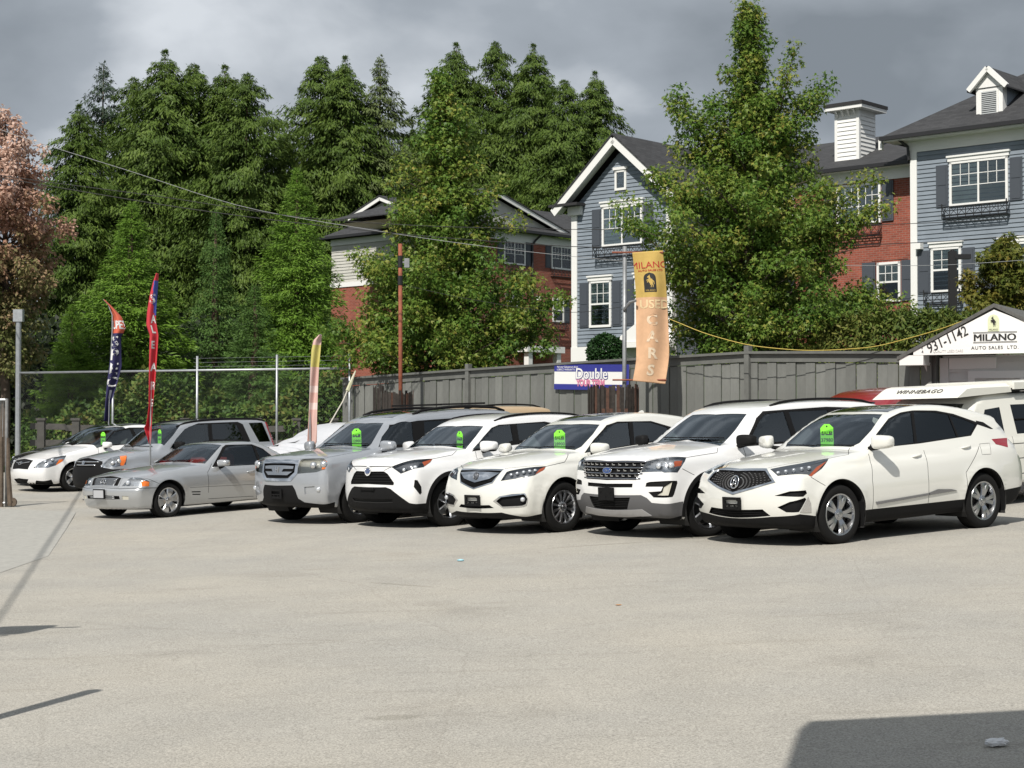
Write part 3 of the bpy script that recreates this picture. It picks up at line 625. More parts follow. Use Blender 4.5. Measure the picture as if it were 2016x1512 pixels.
# ---------------------------------------------------------------- houses
M_SIDING = mat('blue_grey_siding', (.20, .235, .275), .6, noise=(2.5, .10))
M_SIDINGL = mat('pale_siding', (.50, .49, .45), .6, noise=(2, .08))
M_TRIM = mat('white_trim', (.80, .80, .78), .5)
M_SHUT = mat('shutter_grey', (.062, .072, .088), .55)
M_IRON = mat('black_iron', (.012, .012, .013), .5)
M_GUTTER = mat('dark_gutter', (.02, .02, .022), .45)
M_CURTAIN = mat('pale_curtain', (.74, .80, .79), .9, noise=(3, .12))
M_ROOMDARK = mat('dark_room', (.03, .033, .036), .9)  # shade of an unlit room put into a flat dark sheet
M_BLIND = mat('grey_blind', (.34, .36, .37), .8)
M_PANE = glass('house_pane', (.93, .97, .97), 1.0, ior=1.5)
def brick_mat():
    m = bpy.data.materials.new('red_brick'); m.use_nodes = True; nt = m.node_tree; N = nt.nodes; L = nt.links; b = N['Principled BSDF']; b.inputs['Roughness'].default_value = .85
    tc = N.new('ShaderNodeTexCoord'); bt = N.new('ShaderNodeTexBrick'); L.new(tc.outputs['UV'], bt.inputs['Vector'])
    bt.inputs['Color1'].default_value = (.315, .080, .048, 1); bt.inputs['Color2'].default_value = (.225, .055, .034, 1); bt.inputs['Mortar'].default_value = (.28, .17, .135, 1)
    bt.inputs['Scale'].default_value = 1; bt.inputs['Brick Width'].default_value = .22; bt.inputs['Row Height'].default_value = .075; bt.inputs['Mortar Size'].default_value = .008
    n = N.new('ShaderNodeTexNoise'); n.inputs['Scale'].default_value = 2; n.inputs['Detail'].default_value = 6; L.new(tc.outputs['UV'], n.inputs['Vector'])
    r = N.new('ShaderNodeMapRange'); r.inputs[3].default_value = .7; r.inputs[4].default_value = 1.3; L.new(n.outputs['Fac'], r.inputs[0])
    mx = N.new('ShaderNodeMixRGB'); mx.blend_type = 'MULTIPLY'; mx.inputs[0].default_value = 1; L.new(bt.outputs['Color'], mx.inputs[1]); L.new(r.outputs[0], mx.inputs[2]); L.new(mx.outputs[0], b.inputs['Base Color'])
    bp = N.new('ShaderNodeBump'); bp.inputs['Strength'].default_value = .5; bp.inputs['Distance'].default_value = .01; bp.invert = True; L.new(bt.outputs['Fac'], bp.inputs['Height']); L.new(bp.outputs[0], b.inputs['Normal'])
    return m
def shingle_mat():
    m = bpy.data.materials.new('charcoal_shingles'); m.use_nodes = True; nt = m.node_tree; N = nt.nodes; L = nt.links; b = N['Principled BSDF']; b.inputs['Roughness'].default_value = .9
    tc = N.new('ShaderNodeTexCoord'); bt = N.new('ShaderNodeTexBrick'); L.new(tc.outputs['UV'], bt.inputs['Vector'])
    bt.inputs['Color1'].default_value = (.028, .029, .032, 1); bt.inputs['Color2'].default_value = (.048, .049, .053, 1); bt.inputs['Mortar'].default_value = (.028, .028, .03, 1)
    bt.inputs['Scale'].default_value = 1; bt.inputs['Brick Width'].default_value = .3; bt.inputs['Row Height'].default_value = .14; bt.inputs['Mortar Size'].default_value = .012
    L.new(bt.outputs['Color'], b.inputs['Base Color'])
    bp = N.new('ShaderNodeBump'); bp.inputs['Strength'].default_value = .4; bp.inputs['Distance'].default_value = .01; bp.invert = True; L.new(bt.outputs['Fac'], bp.inputs['Height']); L.new(bp.outputs[0], b.inputs['Normal'])
    return m
M_BRICK = brick_mat(); M_SHINGLE = shingle_mat()

class Fac:
    """a wall plane: s along it, z up, out towards the viewer"""
    def __init__(s, o, d, root):
        s.o = Vector((o[0], o[1], 0)); s.d = Vector((d[0], d[1], 0)).normalized(); s.n = Vector((s.d.y, -s.d.x, 0)); s.root = root
        if s.n.y > 0: s.n = -s.n
    def p(s, a, z, out=0.0): return s.o + s.d*a + s.n*out + Vector((0, 0, z))
    def box(s, mb, a0, a1, z0, z1, o0, o1):
        V = [s.p(a, z, o) for a in (a0, a1) for z in (z0, z1) for o in (o0, o1)]
        mb.add(V, [(0, 1, 3, 2), (4, 6, 7, 5), (0, 4, 5, 1), (2, 3, 7, 6), (0, 2, 6, 4), (1, 5, 7, 3)])
    def part(s, name, m, boxes, parent=None):
        mb = MB()
        for b in boxes: s.box(mb, *b)
        return mb.build(name, m, parent or s.root)
    def siding(s, name, m, rows, pitch=.145, parent=None):
        """rows: function z -> (a0, a1) or None ; lapped boards"""
        mb = MB()
        z = rows[0]
        while z < rows[1]:
            z1 = min(z+pitch, rows[1]); sp = rows[2](z); sp1 = rows[2](z1)
            if sp and sp1:
                V = [s.p(sp[0], z, .034), s.p(sp[1], z, .034), s.p(sp1[1], z1, .004), s.p(sp1[0], z1, .004), s.p(sp[0], z, .002), s.p(sp[1], z, .002)]
                mb.add(V, [(0, 1, 2, 3), (4, 5, 1, 0)])
            z += pitch
        return mb.build(name, m, parent or s.root)
    def wall_uv(s, name, m, poly, parent=None, out=0.0):
        me = bpy.data.meshes.new(name); me.from_pydata([tuple(s.p(a, z, out)) for a, z in poly], [], [tuple(range(len(poly)))])
        uv = me.uv_layers.new(name='UVMap')
        for lp in me.loops: uv.data[lp.index].uv = poly[lp.vertex_index]
        me.materials.append(m); o = bpy.data.objects.new(name, me); COL.objects.link(o); o.parent = parent or s.root; return o
    def window(s, a0, a1, z0, z1, kind='slider', head=True, backs=None):
        """white framed window; kind: slider (two sashes side by side), hung (one over one), small"""
        t = .085
        fr = [(a0, a0+t, z0, z1, .0, .07), (a1-t, a1, z0, z1, .0, .07), (a0, a1, z0, z0+t, .0, .075), (a0, a1, z1-t, z1, .0, .07)]
        if head: fr += [(a0-.05, a1+.05, z1, z1+.13, .0, .09), (a0-.08, a1+.08, z1+.13, z1+.19, .0, .13)]
        w = s.part('window', M_TRIM, fr)
        i0, i1, j0, j1 = a0+t, a1-t, z0+t, z1-t
        mu = []
        if kind == 'slider':
            m = (i0+i1)/2; mu.append((m-.03, m+.03, j0, j1, .02, .06))
            halves = [(i0, m-.03, j0, j1), (m+.03, i1, j0, j1)]
            zt = j0 + (j1-j0)*.44
            for (h0, h1, _, _) in halves:
                mu += [(h0, h1, zt-.012, zt+.012, .03, .045)]
                for k in (1, 2): x = h0+(h1-h0)*k/3; mu.append((x-.011, x+.011, zt, j1, .03, .045))
                mu.append((h0, h1, (zt+j1)/2-.011, (zt+j1)/2+.011, .03, .045))
        elif kind == 'hung':
            m = (j0+j1)/2; mu.append((i0, i1, m-.03, m+.03, .02, .06)); halves = [(i0, i1, m, j1), (i0, i1, j0, m)]
            for k in (1, 2): x = i0+(i1-i0)*k/3; mu.append((x-.011, x+.011, m, j1, .03, .045))
            mu.append((i0, i1, (m+j1)/2-.011, (m+j1)/2+.011, .03, .045))
        else: halves = [(i0, i1, j0, j1)]
        if mu: s.part('muntins', M_TRIM, mu, w)
        backs = backs or [M_CURTAIN, M_BLIND]
        for k, (h0, h1, g0, g1) in enumerate(halves):
            s.part('pane_backing', backs[k % len(backs)], [(h0, h1, g0, g1, .024, .027)], w)
            s.part('pane', M_PANE, [(h0, h1, g0, g1, .034, .037)], w)
        return w
    def shutter(s, a0, a1, z0, z1):
        w = s.part('shutter', M_SHUT, [(a0, a1, z0, z1, .02, .055)])
        t = .06; m = (z0+z1)/2
        s.part('shutter_panel', M_SHUT, [(a0+t, a1-t, z0+t, m-t/2, .055, .068), (a0+t, a1-t, m+t/2, z1-t, .055, .068)], w)
        return w
    def flower_box(s, a0, a1, z0, z1, dep=.30):
        """iron window-box railing with crossed bars"""
        mb = MB(); r = .022
        P = lambda a, z, o: s.p(a, z, o)
        for z in (z0, z1, z0+.08):
            mb.bar(P(a0, z, dep), P(a1, z, dep), r); mb.bar(P(a0, z, .05), P(a0, z, dep), r); mb.bar(P(a1, z, .05), P(a1, z, dep), r)
        n = max(3, int((a1-a0)/.26)); 
        for k in range(n+1):
            a = a0+(a1-a0)*k/n; mb.bar(P(a, z0, dep), P(a, z1, dep), r)
            if k < n:
                b = a0+(a1-a0)*(k+1)/n; mb.bar(P(a, z0+.08, dep), P(b, z1, dep), .014); mb.bar(P(b, z0+.08, dep), P(a, z1, dep), .014)
        for o0 in np.linspace(.05, dep, 4): mb.bar(P(a0, z0, o0), P(a1, z0, o0), .03, .012)
        for a in (a0, a1):
            mb.bar(P(a, z0+.08, .05), P(a, z1, dep), .014); mb.bar(P(a, z1, .05), P(a, z0+.08, dep), .014); mb.bar(P(a, z1, dep), P(a, z1+.10, dep), .035)
        return mb.build('window_box_railing', M_IRON, s.root)
def roof_plane(name, pts, root, m=None, thick=.10):
    """sloping roof slab with shingle courses; pts counter-clockwise seen from above, first edge is the eave"""
    pts = [Vector(p) for p in pts]; n = (pts[1]-pts[0]).cross(pts[2]-pts[1]).normalized()
    if n.z < 0: n = -n; pts = pts[::-1]
    k = len(pts); V = pts + [p - Vector((0, 0, thick)) for p in pts]
    F = [tuple(range(k)), tuple(range(k, 2*k))[::-1]] + [(i, k+i, k+(i+1) % k, (i+1) % k) for i in range(k)]
    me = bpy.data.meshes.new(name); me.from_pydata([tuple(v) for v in V], [], F)
    u = Vector((0, 0, 1)).cross(n).normalized(); v = n.cross(u)
    uv = me.uv_layers.new(name='UVMap')
    for lp in me.loops: c = V[lp.vertex_index]; uv.data[lp.index].uv = (c.dot(u), c.dot(v))
    me.materials.append(m or M_SHINGLE); o = bpy.data.objects.new(name, me); COL.objects.link(o); o.parent = root; return o
DA = (.743, -.669)
ZG = 2.9   # ground by the houses

# -- right-hand blue house
def house_right():
    root = empty('townhouse', (13.316, 56, ZG), label='blue-grey sided townhouse with louvred dormer at the right edge', cat='house'); root.location = (0, 0, 0)
    f = Fac((13.316, 56), DA, root)
    W = 9.0; zt = 10.55
    core = MB(); f.box(core, .02, W, ZG, 10.9, -8.5, 0.0); core.build('wall', M_SIDING, root)
    f.siding('front_siding', M_SIDING, (ZG+.4, zt, lambda z: (.22, W)))
    f.part('corner_board', M_TRIM, [(-.02, .22, ZG, zt+.1, -.20, .06)]); f.part('frieze', M_TRIM, [(-.12, W, zt, 10.95, -.3, .05)])
    f.part('soffit', M_TRIM, [(-.75, W, 10.93, 10.99, -.3, .55)])
    f.part('gutter', M_GUTTER, [(-.85, W, 10.97, 11.10, .50, .64)])
    # hip roof
    e = lambda a, o, z: f.p(a, z, o)
    zr = 13.9; rs = 4.55
    roof_plane('roof', [e(-.85, .62, 11.08), e(W+3, .62, 11.08), e(W+3, -3.8, zr), e(rs-.9, -3.8, zr)], root)
    roof_plane('roof', [e(-.85, -8.6, 11.08), e(-.85, .62, 11.08), e(rs-.9, -3.8, zr)], root)
    # dormer
    a0, a1 = 2.25, 3.17; d0 = -.18
    dm = f.part('dormer', M_TRIM, [(a0, a1, 11.33, 12.40, d0-.30, d0)])
    f.part('louvre_frame', M_TRIM, [(a0+.14, a0+.2, 11.47, 12.3, d0, d0+.04), (a1-.2, a1-.14, 11.47, 12.3, d0, d0+.04)], dm)
    f.part('louvre_back', M_GUTTER, [(a0+.2, a1-.2, 11.47, 12.28, d0, d0+.012)], dm)
    mb = MB()
    for z in np.arange(11.50, 12.26, .062):
        V = [f.p(a0+.2, z, d0+.045), f.p(a1-.2, z, d0+.045), f.p(a1-.2, z+.05, d0+.014), f.p(a0+.2, z+.05, d0+.014)]; mb.add(V, [(0, 1, 2, 3)])
    mb.build('louvre', M_BLIND, dm)
    mb = MB(); f.box(mb, a0+.01, a1-.01, 11.3, 12.42, -3.0, d0-.28); mb.build('dormer_side', M_SIDING, dm)
    c = (a0+a1)/2
    gb = MB(); V = [f.p(a0-.14, 12.42, d0+.04), f.p(a1+.14, 12.42, d0+.04), f.p(c, 12.98, d0+.04), f.p(a0-.14, 12.42, d0-.3), f.p(a1+.14, 12.42, d0-.3), f.p(c, 12.98, d0-.3)]
    gb.add(V, [(0, 1, 2), (5, 4, 3), (0, 3, 4, 1), (1, 4, 5, 2), (2, 5, 3, 0)]); gb.build('dormer_gable', M_TRIM, dm)
    rk = MB()
    for a in (a0-.20, a1+.20): rk.bar(f.p(a, 12.36, d0+.13), f.p(c, 13.02, d0+.13), .16, .12, up=f.n)
    rk.build('dormer_rake', M_TRIM, dm)
    roof_plane('dormer_roof', [e(a0-.24, d0+.18, 12.36), e(a0-.24, -3.2, 12.36), e(c, -3.2, 13.08), e(c, d0+.18, 13.08)], root, thick=.05)
    roof_plane('dormer_roof', [e(a1+.24, d0+.18, 12.36), e(c, d0+.18, 13.08), e(c, -3.2, 13.08), e(a1+.24, -3.2, 12.36)], root, thick=.05)
    f.window(1.40, 3.44, 8.62, 10.10, 'slider'); f.shutter(.92, 1.34, 8.64, 10.02); f.shutter(3.50, 3.92, 8.64, 10.02); f.flower_box(1.25, 3.50, 8.22, 8.60)
    f.window(.72, 1.80, 5.83, 7.32, 'hung', backs=[M_CURTAIN, M_ROOMDARK]); f.shutter(.24, .68, 5.82, 7.25); f.shutter(1.84, 2.27, 5.82, 7.25); f.flower_box(.58, 1.86, 5.42, 5.82)
    f.window(3.15, 5.2, 5.83, 7.32, 'slider'); f.shutter(2.66, 3.10, 5.82, 7.25)
    # downpipe and vent box
    mb = MB(); mb.tube([f.p(-.25, 11.0, .5), f.p(-.05, 10.75, .16), f.p(-.03, 10.3, .12)], .05, 8); mb.build('downpipe', M_GUTTER, root)
    f.part('vent_box', M_TRIM, [(.24, .44, 7.30, 7.52, .02, .25)])
    f.part('corner_scupper', M_TRIM, [(-.98, -.86, 10.70, 11.04, .30, .45)])
    return f
# -- brick townhouse between
def house_brick():
    root = empty('townhouse', label='red brick townhouse with white boxed chimney behind the tall star-leaved tree', cat='house')
    f = Fac((13.434, 57), DA, root)
    poly = [(-11, ZG), (.3, ZG), (.3, 9.9), (-11, 9.9)]
    core = MB(); f.box(core, -11, .3, ZG, 10.1, -9, -.01); core.build('wall', M_SIDINGL, root)
    f.wall_uv('brick_wall', M_BRICK, poly, out=.0)
    f.part('frieze', M_TRIM, [(-11, .3, 9.88, 10.28, -.1, .05)]); f.part('soffit', M_TRIM, [(-11, .3, 10.26, 10.31, -.1, .45)]); f.part('gutter', M_GUTTER, [(-11, .3, 10.27, 10.40, .40, .53)])
    e = lambda a, o, z: f.p(a, z, o)
    roof_plane('roof', [e(-11.2, .5, 10.36), e(1.2, .5, 10.36), e(1.2, -4.2, 12.20), e(-11.2, -4.2, 12.20)], root)
    roof_plane('roof', [e(-11.2, -9.2, 10.36), e(-11.2, -4.2, 12.20), e(1.2, -4.2, 12.20), e(1.2, -9.2, 10.36)], root)
    f.window(-2.75, -1.02, 8.42, 9.84, 'slider', head=False); f.shutter(-.98, -.54, 8.46, 9.84); f.shutter(-3.25, -2.80, 8.46, 9.84); f.flower_box(-2.9, -.98, 7.98, 8.40)
    f.window(-1.18, -.28, 5.68, 7.05, 'hung', head=False, backs=[M_CURTAIN, M_ROOMDARK]); f.shutter(-1.76, -1.24, 5.70, 7.08); f.shutter(-.24, .16, 5.70, 7.08); f.flower_box(-1.25, -.25, 5.25, 5.66)
    f.wall_uv('soldier_course', M_BRICK, [(-1.4, 7.12), (.0, 7.12), (.0, 7.34), (-1.4, 7.34)], out=.02)
    f.window(-6.2, -4.5, 8.42, 9.84, 'slider', head=False); f.flower_box(-6.3, -4.4, 7.98, 8.40); f.window(-6.0, -5.0, 5.68, 7.05, 'hung', head=False, backs=[M_CURTAIN, M_ROOMDARK]); f.shutter(-4.9, -4.5, 5.70, 7.08)
    # chimney: white boxed, with capped top
    c0, c1, o0, o1 = -3.27, -2.35, -1.95, -.78
    f2 = Fac(tuple(f.p(c0, 0, o1))[:2], DA, root)
    ch = MB(); f.box(ch, c0, c1, 10.6, 12.62, o0, o1); ch = ch.build('chimney', M_TRIM, root)
    f2.siding('chimney_siding', M_TRIM, (10.7, 12.5, lambda z: (.06, c1-c0-.06)), pitch=.15, parent=ch)
    f3 = Fac(tuple(f.p(c1, 0, o1))[:2], (.669, .743), root)
    f3.siding('chimney_siding', M_TRIM, (10.9, 12.5, lambda z: (.06, o1-o0-.06)), pitch=.15, parent=ch)
    f.part('chimney_corner', M_TRIM, [(c1-.08, c1+.035, 10.6, 12.62, o1-.08, o1+.035), (c0-.03, c0+.08, 10.6, 12.62, o1-.08, o1+.035)], ch)
    f.part('chimney_cap', M_TRIM, [(c0-.28, c1+.30, 12.62, 12.74, o0-.28, o1+.30)], ch); f.part('chimney_cap_top', M_SHINGLE, [(c0-.31, c1+.33, 12.742, 12.86, o0-.31, o1+.33)], ch)
    mb = MB(); 
    for k in range(4): mb = MB(); x = c0+.1+k*.24; mb.bar(f.p(x, 12.40, o1+.03), f.p(x, 12.62, o1+.22), .05); mb.build('cap_bracket', M_TRIM, ch)
    f.part('roof_vent', M_GUTTER, [(-.95, -.65, 11.25, 11.5, -2.2, -1.8)])
    return f
# -- central blue gabled house
def house_centre():
    root = empty('townhouse', label='narrow blue-grey gabled townhouse with white rakes behind the used cars banner', cat='house')
    f = Fac((2.2423, 62), DA, root); W = 4.55; ze = 9.45; ap = 2.27; za = 11.35
    core = MB(); f.box(core, .02, W-.02, ZG, 9.5, -9, 0); core.build('wall', M_SIDING, root)
    g = MB(); V = [f.p(0, 9.4, 0), f.p(W, 9.4, 0), f.p(ap, za, 0), f.p(0, 9.4, -9), f.p(W, 9.4, -9), f.p(ap, za, -9)]; g.add(V, [(0, 1, 2), (5, 4, 3), (0, 3, 4, 1), (1, 4, 5, 2), (2, 5, 3, 0)]); g.build('gable_wall', M_SIDING, root)
    def rows(z):
        if z <= ze: return (.24, W-.02)
        t = (z-9.4)/(za-9.4)
        a, b = .02+(ap-.02)*t, W-.02-(W-.04-ap)*t
        return (a, b) if b-a > .05 else None
    f.siding('front_siding', M_SIDING, (4.35, za-.05, rows))
    f.part('base_trim', M_TRIM, [(-.04, W+.02, 3.6, 4.33, -.1, .07)])
    f.part('corner_board', M_TRIM, [(-.02, .24, 3.6, 9.2, -.24, .06)]); f.part('corner_board', M_TRIM, [(W-.22, W+.02, 3.6, 9.2, -.2, .06)])
    # left eave return
    f.part('eave_return', M_TRIM, [(-.12, .50, 9.18, 9.50, -.4, .16)]); f.part('eave_return_roof', M_SHINGLE, [(-.75, .62, 9.502, 9.60, -.6, .52)])
    # rakes and roof
    e = lambda a, o, z: f.p(a, z, o); sl = (za-9.4)/ap
    for s_, a_end in ((-1, -.56), (1, W+.56)):
        mb = MB(); zz = 9.4 + sl*(0 - (-.70 if s_ < 0 else -.70)) * -1 + .30
        z_low = za + .34 - sl*abs(a_end-ap)
        mb.bar(f.p(a_end, z_low+.02, .47), f.p(ap, za+.36, .47), .06, .30, up=Vector((0, 0, 1))); mb.build('rake_board', M_TRIM, root)
        mb = MB(); V = [f.p(a_end, z_low+.0, .48), f.p(ap, za+.34, .48), f.p(ap, za+.34, -.02), f.p(a_end, z_low, -.02)]; mb.add(V, [(0, 1, 2, 3)]); mb.build('rake_soffit', M_TRIM, root)
        roof_plane('roof', [e(a_end, .53, z_low+.24), e(a_end, -9.2, z_low+.24), e(ap, -9.2, za+.58), e(ap, .53, za+.58)], root, thick=.07)
    f.window(2.02, 2.54, 9.92, 10.66, 'small', head=False, backs=[M_ROOMDARK]); f.part('window_head', M_TRIM, [(1.96, 2.60, 10.66, 10.76, 0, .1)])
    f.window(1.42, 3.26, 7.92, 9.38, 'slider'); f.shutter(.95, 1.37, 7.94, 9.32); f.shutter(3.31, 3.73, 7.94, 9.32); f.flower_box(1.18, 3.45, 7.52, 7.90)
    f.window(.82, 1.84, 5.02, 6.72, 'hung', backs=[M_CURTAIN, M_ROOMDARK]); f.shutter(.36, .78, 5.04, 6.68); f.shutter(1.88, 2.30, 5.04, 6.68); f.shutter(2.45, 2.87, 5.04, 6.68)
    f.window(2.92, 3.9, 5.02, 6.72, 'hung', backs=[M_CURTAIN, M_ROOMDARK])
    # little entrance porch gable
    mb = MB(); V = [f.p(2.5, 4.4, .8), f.p(4.6, 4.4, .8), f.p(3.55, 5.05, .8), f.p(2.5, 4.4, 0), f.p(4.6, 4.4, 0), f.p(3.55, 5.05, 0)]; mb.add(V, [(0, 1, 2), (5, 4, 3), (0, 3, 4, 1), (1, 4, 5, 2), (2, 5, 3, 0)]); mb.build('porch_gable', M_TRIM, root)
    f.part('porch_beam', M_TRIM, [(2.45, 4.65, 4.2, 4.39, 0.08, .85)]); f.part('porch_post', M_TRIM, [(2.55, 2.7, ZG, 4.2, .6, .75)]); f.part('porch_post', M_TRIM, [(4.4, 4.55, ZG, 4.2, .6, .75)])
    return f
# -- brick building further left
def house_left():
    root = empty('apartment_building', label='red brick building with pale siding and charcoal hip roof behind the middle tree', cat='building')
    LC = (-2.45, 81.8)
    fl = Fac((LC[0]-.743*9.4, LC[1]+.669*9.4), DA, root); fr = Fac(LC, (.669, .743), root); W = 9.4; W2 = 16.0
    zb = 8.6; ze = 10.8
    core = MB(); core.add([tuple(fl.p(a, z, 0)) for a, z in ((0, 1.5), (W, 1.5), (W, 11), (0, 11))] + [tuple(fr.p(W2, z)) for z in (1.5, 11)], [(0, 1, 2, 3), (1, 4, 5, 2)]); core.build('wall', M_SIDINGL, root)
    fl.wall_uv('brick_wall', M_BRICK, [(0, 1.5), (W, 1.5), (W, zb), (0, zb)], out=.03); fr.wall_uv('brick_wall', M_BRICK, [(0, 1.5), (W2, 1.5), (W2, ze-.0), (0, ze)], out=.03)
    fl.siding('siding', M_SIDINGL, (zb+.25, ze, lambda z: (0, W)), pitch=.16); fl.part('belt_trim', M_TRIM, [(-.05, W, zb, zb+.24, 0, .08)])
    fl.part('frieze', M_TRIM, [(-.05, W+.05, ze, 11.12, 0, .05)]); fr.part('frieze', M_TRIM, [(-.05, W2, ze-.1, 11.12, 0.03, .06)])
    fl.part('gutter', M_GUTTER, [(-.6, W+.6, 11.12, 11.25, .42, .56)]); fr.part('gutter', M_GUTTER, [(-.5, W2, 11.12, 11.25, .42, .56)])
    e = lambda a, o, z: fl.p(a, z, o); g = lambda a, o, z: fr.p(a, z, o)
    zr = 13.3
    corner = fl.p(W+.5, 11.2, .5); leftc = fl.p(-.55, 11.2, .5)
    ridge1 = fl.p(4.7-.6, zr, -4.9); back = fr.p(W2, 11.2, .5)
    # hip roof: front slope, right slope running back, left slope
    r1 = fl.p(.9, zr, -4.6); r2 = fl.p(4.8, zr, -4.6); r3 = r2 + Vector((.669, .743, 0))*11
    roof_plane('roof', [leftc, corner, r2, r1], root); roof_plane('roof', [corner, back, r3, r2], root)
    lb = fl.p(-.55, 11.2, -16); roof_plane('roof', [lb, leftc, r1, r1 + Vector((.669, .743, 0))*11], root)
    # small white gable at the ridge and cross gable on the right slope
    def gable(c, w, h, o_dir, n_dir, m_face, name, depth=3.5):
        c = Vector(c); d = Vector(o_dir); nn = Vector(n_dir)
        A = [c - d*w, c + d*w, c + Vector((0, 0, h))]
        mb = MB(); mb.add([tuple(a) for a in A] + [tuple(a - nn*depth) for a in A], [(0, 1, 2), (5, 4, 3), (0, 3, 4, 1)]); gw = mb.build(name, m_face, root)
        up = Vector((0, 0, .16))
        for s_ in (-1, 1):
            mb = MB(); mb.bar(c + d*(w+.3)*s_ + nn*.28 - Vector((0, 0, h*.3/w)) + up, c + nn*.28 + Vector((0, 0, h)) + up, .06, .26); mb.build('rake_board', M_TRIM, gw)
            lo = c + d*(w+.35)*s_ - Vector((0, 0, h*.35/w)) + Vector((0, 0, .30)); hi = c + Vector((0, 0, h+.30))
            roof_plane('gable_roof', [lo + nn*.35, lo - nn*depth, hi - nn*depth, hi + nn*.35], root, thick=.06)
    gable(fl.p(.55, 12.62, -3.2), 2.2, .80, fl.d, fl.n, M_SIDINGL, 'ridge_gable')
    gable(fr.p(2.4, 11.35, -.5), 5.6, 1.65, fr.d, fr.n, M_SIDINGL, 'cross_gable', depth=5)
    for a, k in ((3.0, 'slider'), (6.64, 'slider'), (11.0, 'slider')):
        fr.window(a, a+1.62, 9.5, 10.72, k, head=False); fr.shutter(a-.46, a-.04, 9.52, 10.72); fr.shutter(a+1.66, a+2.08, 9.52, 10.72); fr.flower_box(a-.05, a+1.67, 9.10, 9.46)
        fr.window(a+.1, a+1.0, 6.76, 8.0, 'hung', head=False, backs=[M_CURTAIN, M_ROOMDARK]); fr.shutter(a+1.05, a+1.45, 6.76, 8.0); fr.flower_box(a, a+1.1, 6.36, 6.72)
    fr.flower_box(3.9, 6.4, 5.45, 6.02, dep=.8); fr.part('porch_roof', M_TRIM, [(3.7, 6.6, 5.1, 5.42, 0, 1.0)]); fr.part('porch_post', M_TRIM, [(3.9, 4.2, 1.5, 5.1, .6, .9)]); fr.part('porch_post', M_TRIM, [(6.1, 6.4, 1.5, 5.1, .6, .9)])
    mb = MB(); mb.tube([fr.p(5.38, 11.1, .45), fr.p(5.3, 10.85, .15), fr.p(5.1, 10.6, .10), fr.p(5.1, 4, .10)], .06, 8); mb.build('downpipe', M_GUTTER, root)
    fl.part('roof_vent', M_GUTTER, [(1.9, 2.4, 12.30, 12.5, -2.5, -2.0)])
    mb = MB(); mb.box(fr.p(5.45, 7.9, .2), (.25, .25, .2)); mb.build('wall_lamp', M_TRIM, root)
house_right(); house_brick(); house_centre(); house_left()
# ---------------------------------------------------------------- fences
M_FENCE = mat('grey_fence_paint', (.160, .165, .155), .75, noise=(4, .16), bump=(40, .15))
M_FENCED = mat('grey_fence_trim', (.13, .134, .126), .75, noise=(4, .15))
M_GALV = mat('galvanised_steel', (.42, .44, .46), .45, metal=.7, noise=(8, .15))
M_OLDWOOD = mat('weathered_wood', (.075, .072, .066), .85, noise=(6, .25), bump=(30, .3))
def vary(m, lo, hi):
    nt = m.node_tree; N = nt.nodes; L = nt.links; b = N['Principled BSDF']; src = b.inputs['Base Color'].links[0].from_socket
    oi = N.new('ShaderNodeObjectInfo'); r = N.new('ShaderNodeMapRange'); r.inputs[3].default_value = lo; r.inputs[4].default_value = hi; L.new(oi.outputs['Random'], r.inputs[0])
    mx = N.new('ShaderNodeMixRGB'); mx.blend_type = 'MULTIPLY'; mx.inputs[0].default_value = 1; L.new(src, mx.inputs[1]); L.new(r.outputs[0], mx.inputs[2]); L.new(mx.outputs[0], b.inputs['Base Color'])
vary(M_FENCE, .82, 1.12)
def board_fence():
    ZT = lambda a: float(np.interp(a, [-2, 1, 5, 10, 14, 18.4], [2.88, 2.90, 3.03, 2.95, 2.87, 2.76])); ang = math.atan2(FD.y, FD.x); L = 17.7; bw = .236
    root = empty('board_fence', tuple(F0), label='tall grey painted board fence running behind the parked cars', cat='fence')
    root.location = (0, 0, 0)
    random.seed(3); base = None
    n = int(L/bw); start = .95
    for k in range(n):
        a = start + k*bw; p = F0 + FD*(a+bw/2); z0 = lot(p.x, p.y)-.1
        alt = k % 2
        mb = MB(); h = ZT(a)-.26-z0
        if base is None:
            mb.box((0, 0, .5), (bw-.014, .022, 1.0)); base = mb.build('board', M_FENCE, root); o = base
        else:
            o = base.copy(); COL.objects.link(o)
        o.location = p - FN*(.018*alt + random.uniform(0, .006)) + Vector((0, 0, z0)); o.scale = (1, 1, h); o.rotation_euler = (0, 0, ang + random.uniform(-.012, .012))
    for k in range(9):
        a = min(start + k*2.12, 18.5); p = F0 + FD*a; zt = ZT(a) - (0 if k in (2, 6) else .12); mb = MB(); mb.box(p + FN*(-.05 if k in (2, 6) else .09) + Vector((0, 0, (zt+.08)/2)), (.12, .12, zt+.08), rz=ang); mb.build('post', M_FENCED, root)
    for k in range(9):
        s0, s1 = start+k*2.12, min(start+(k+1)*2.12, 18.6); a0, a1 = F0 + FD*s0, F0 + FD*s1
        for (z, h, o_) in ((-.06, .05, -.05), (-.16, .17, -.035), (-1.9, .09, .03)):
            mb = MB(); mb.bar(a0 + FN*o_ + Vector((0, 0, ZT(s0)+z)), a1 + FN*o_ + Vector((0, 0, ZT(s1)+z)), .14 if h == .05 else .03, h); mb.build('rail' if h != .05 else 'cap_rail', M_FENCED, root)
board_fence()

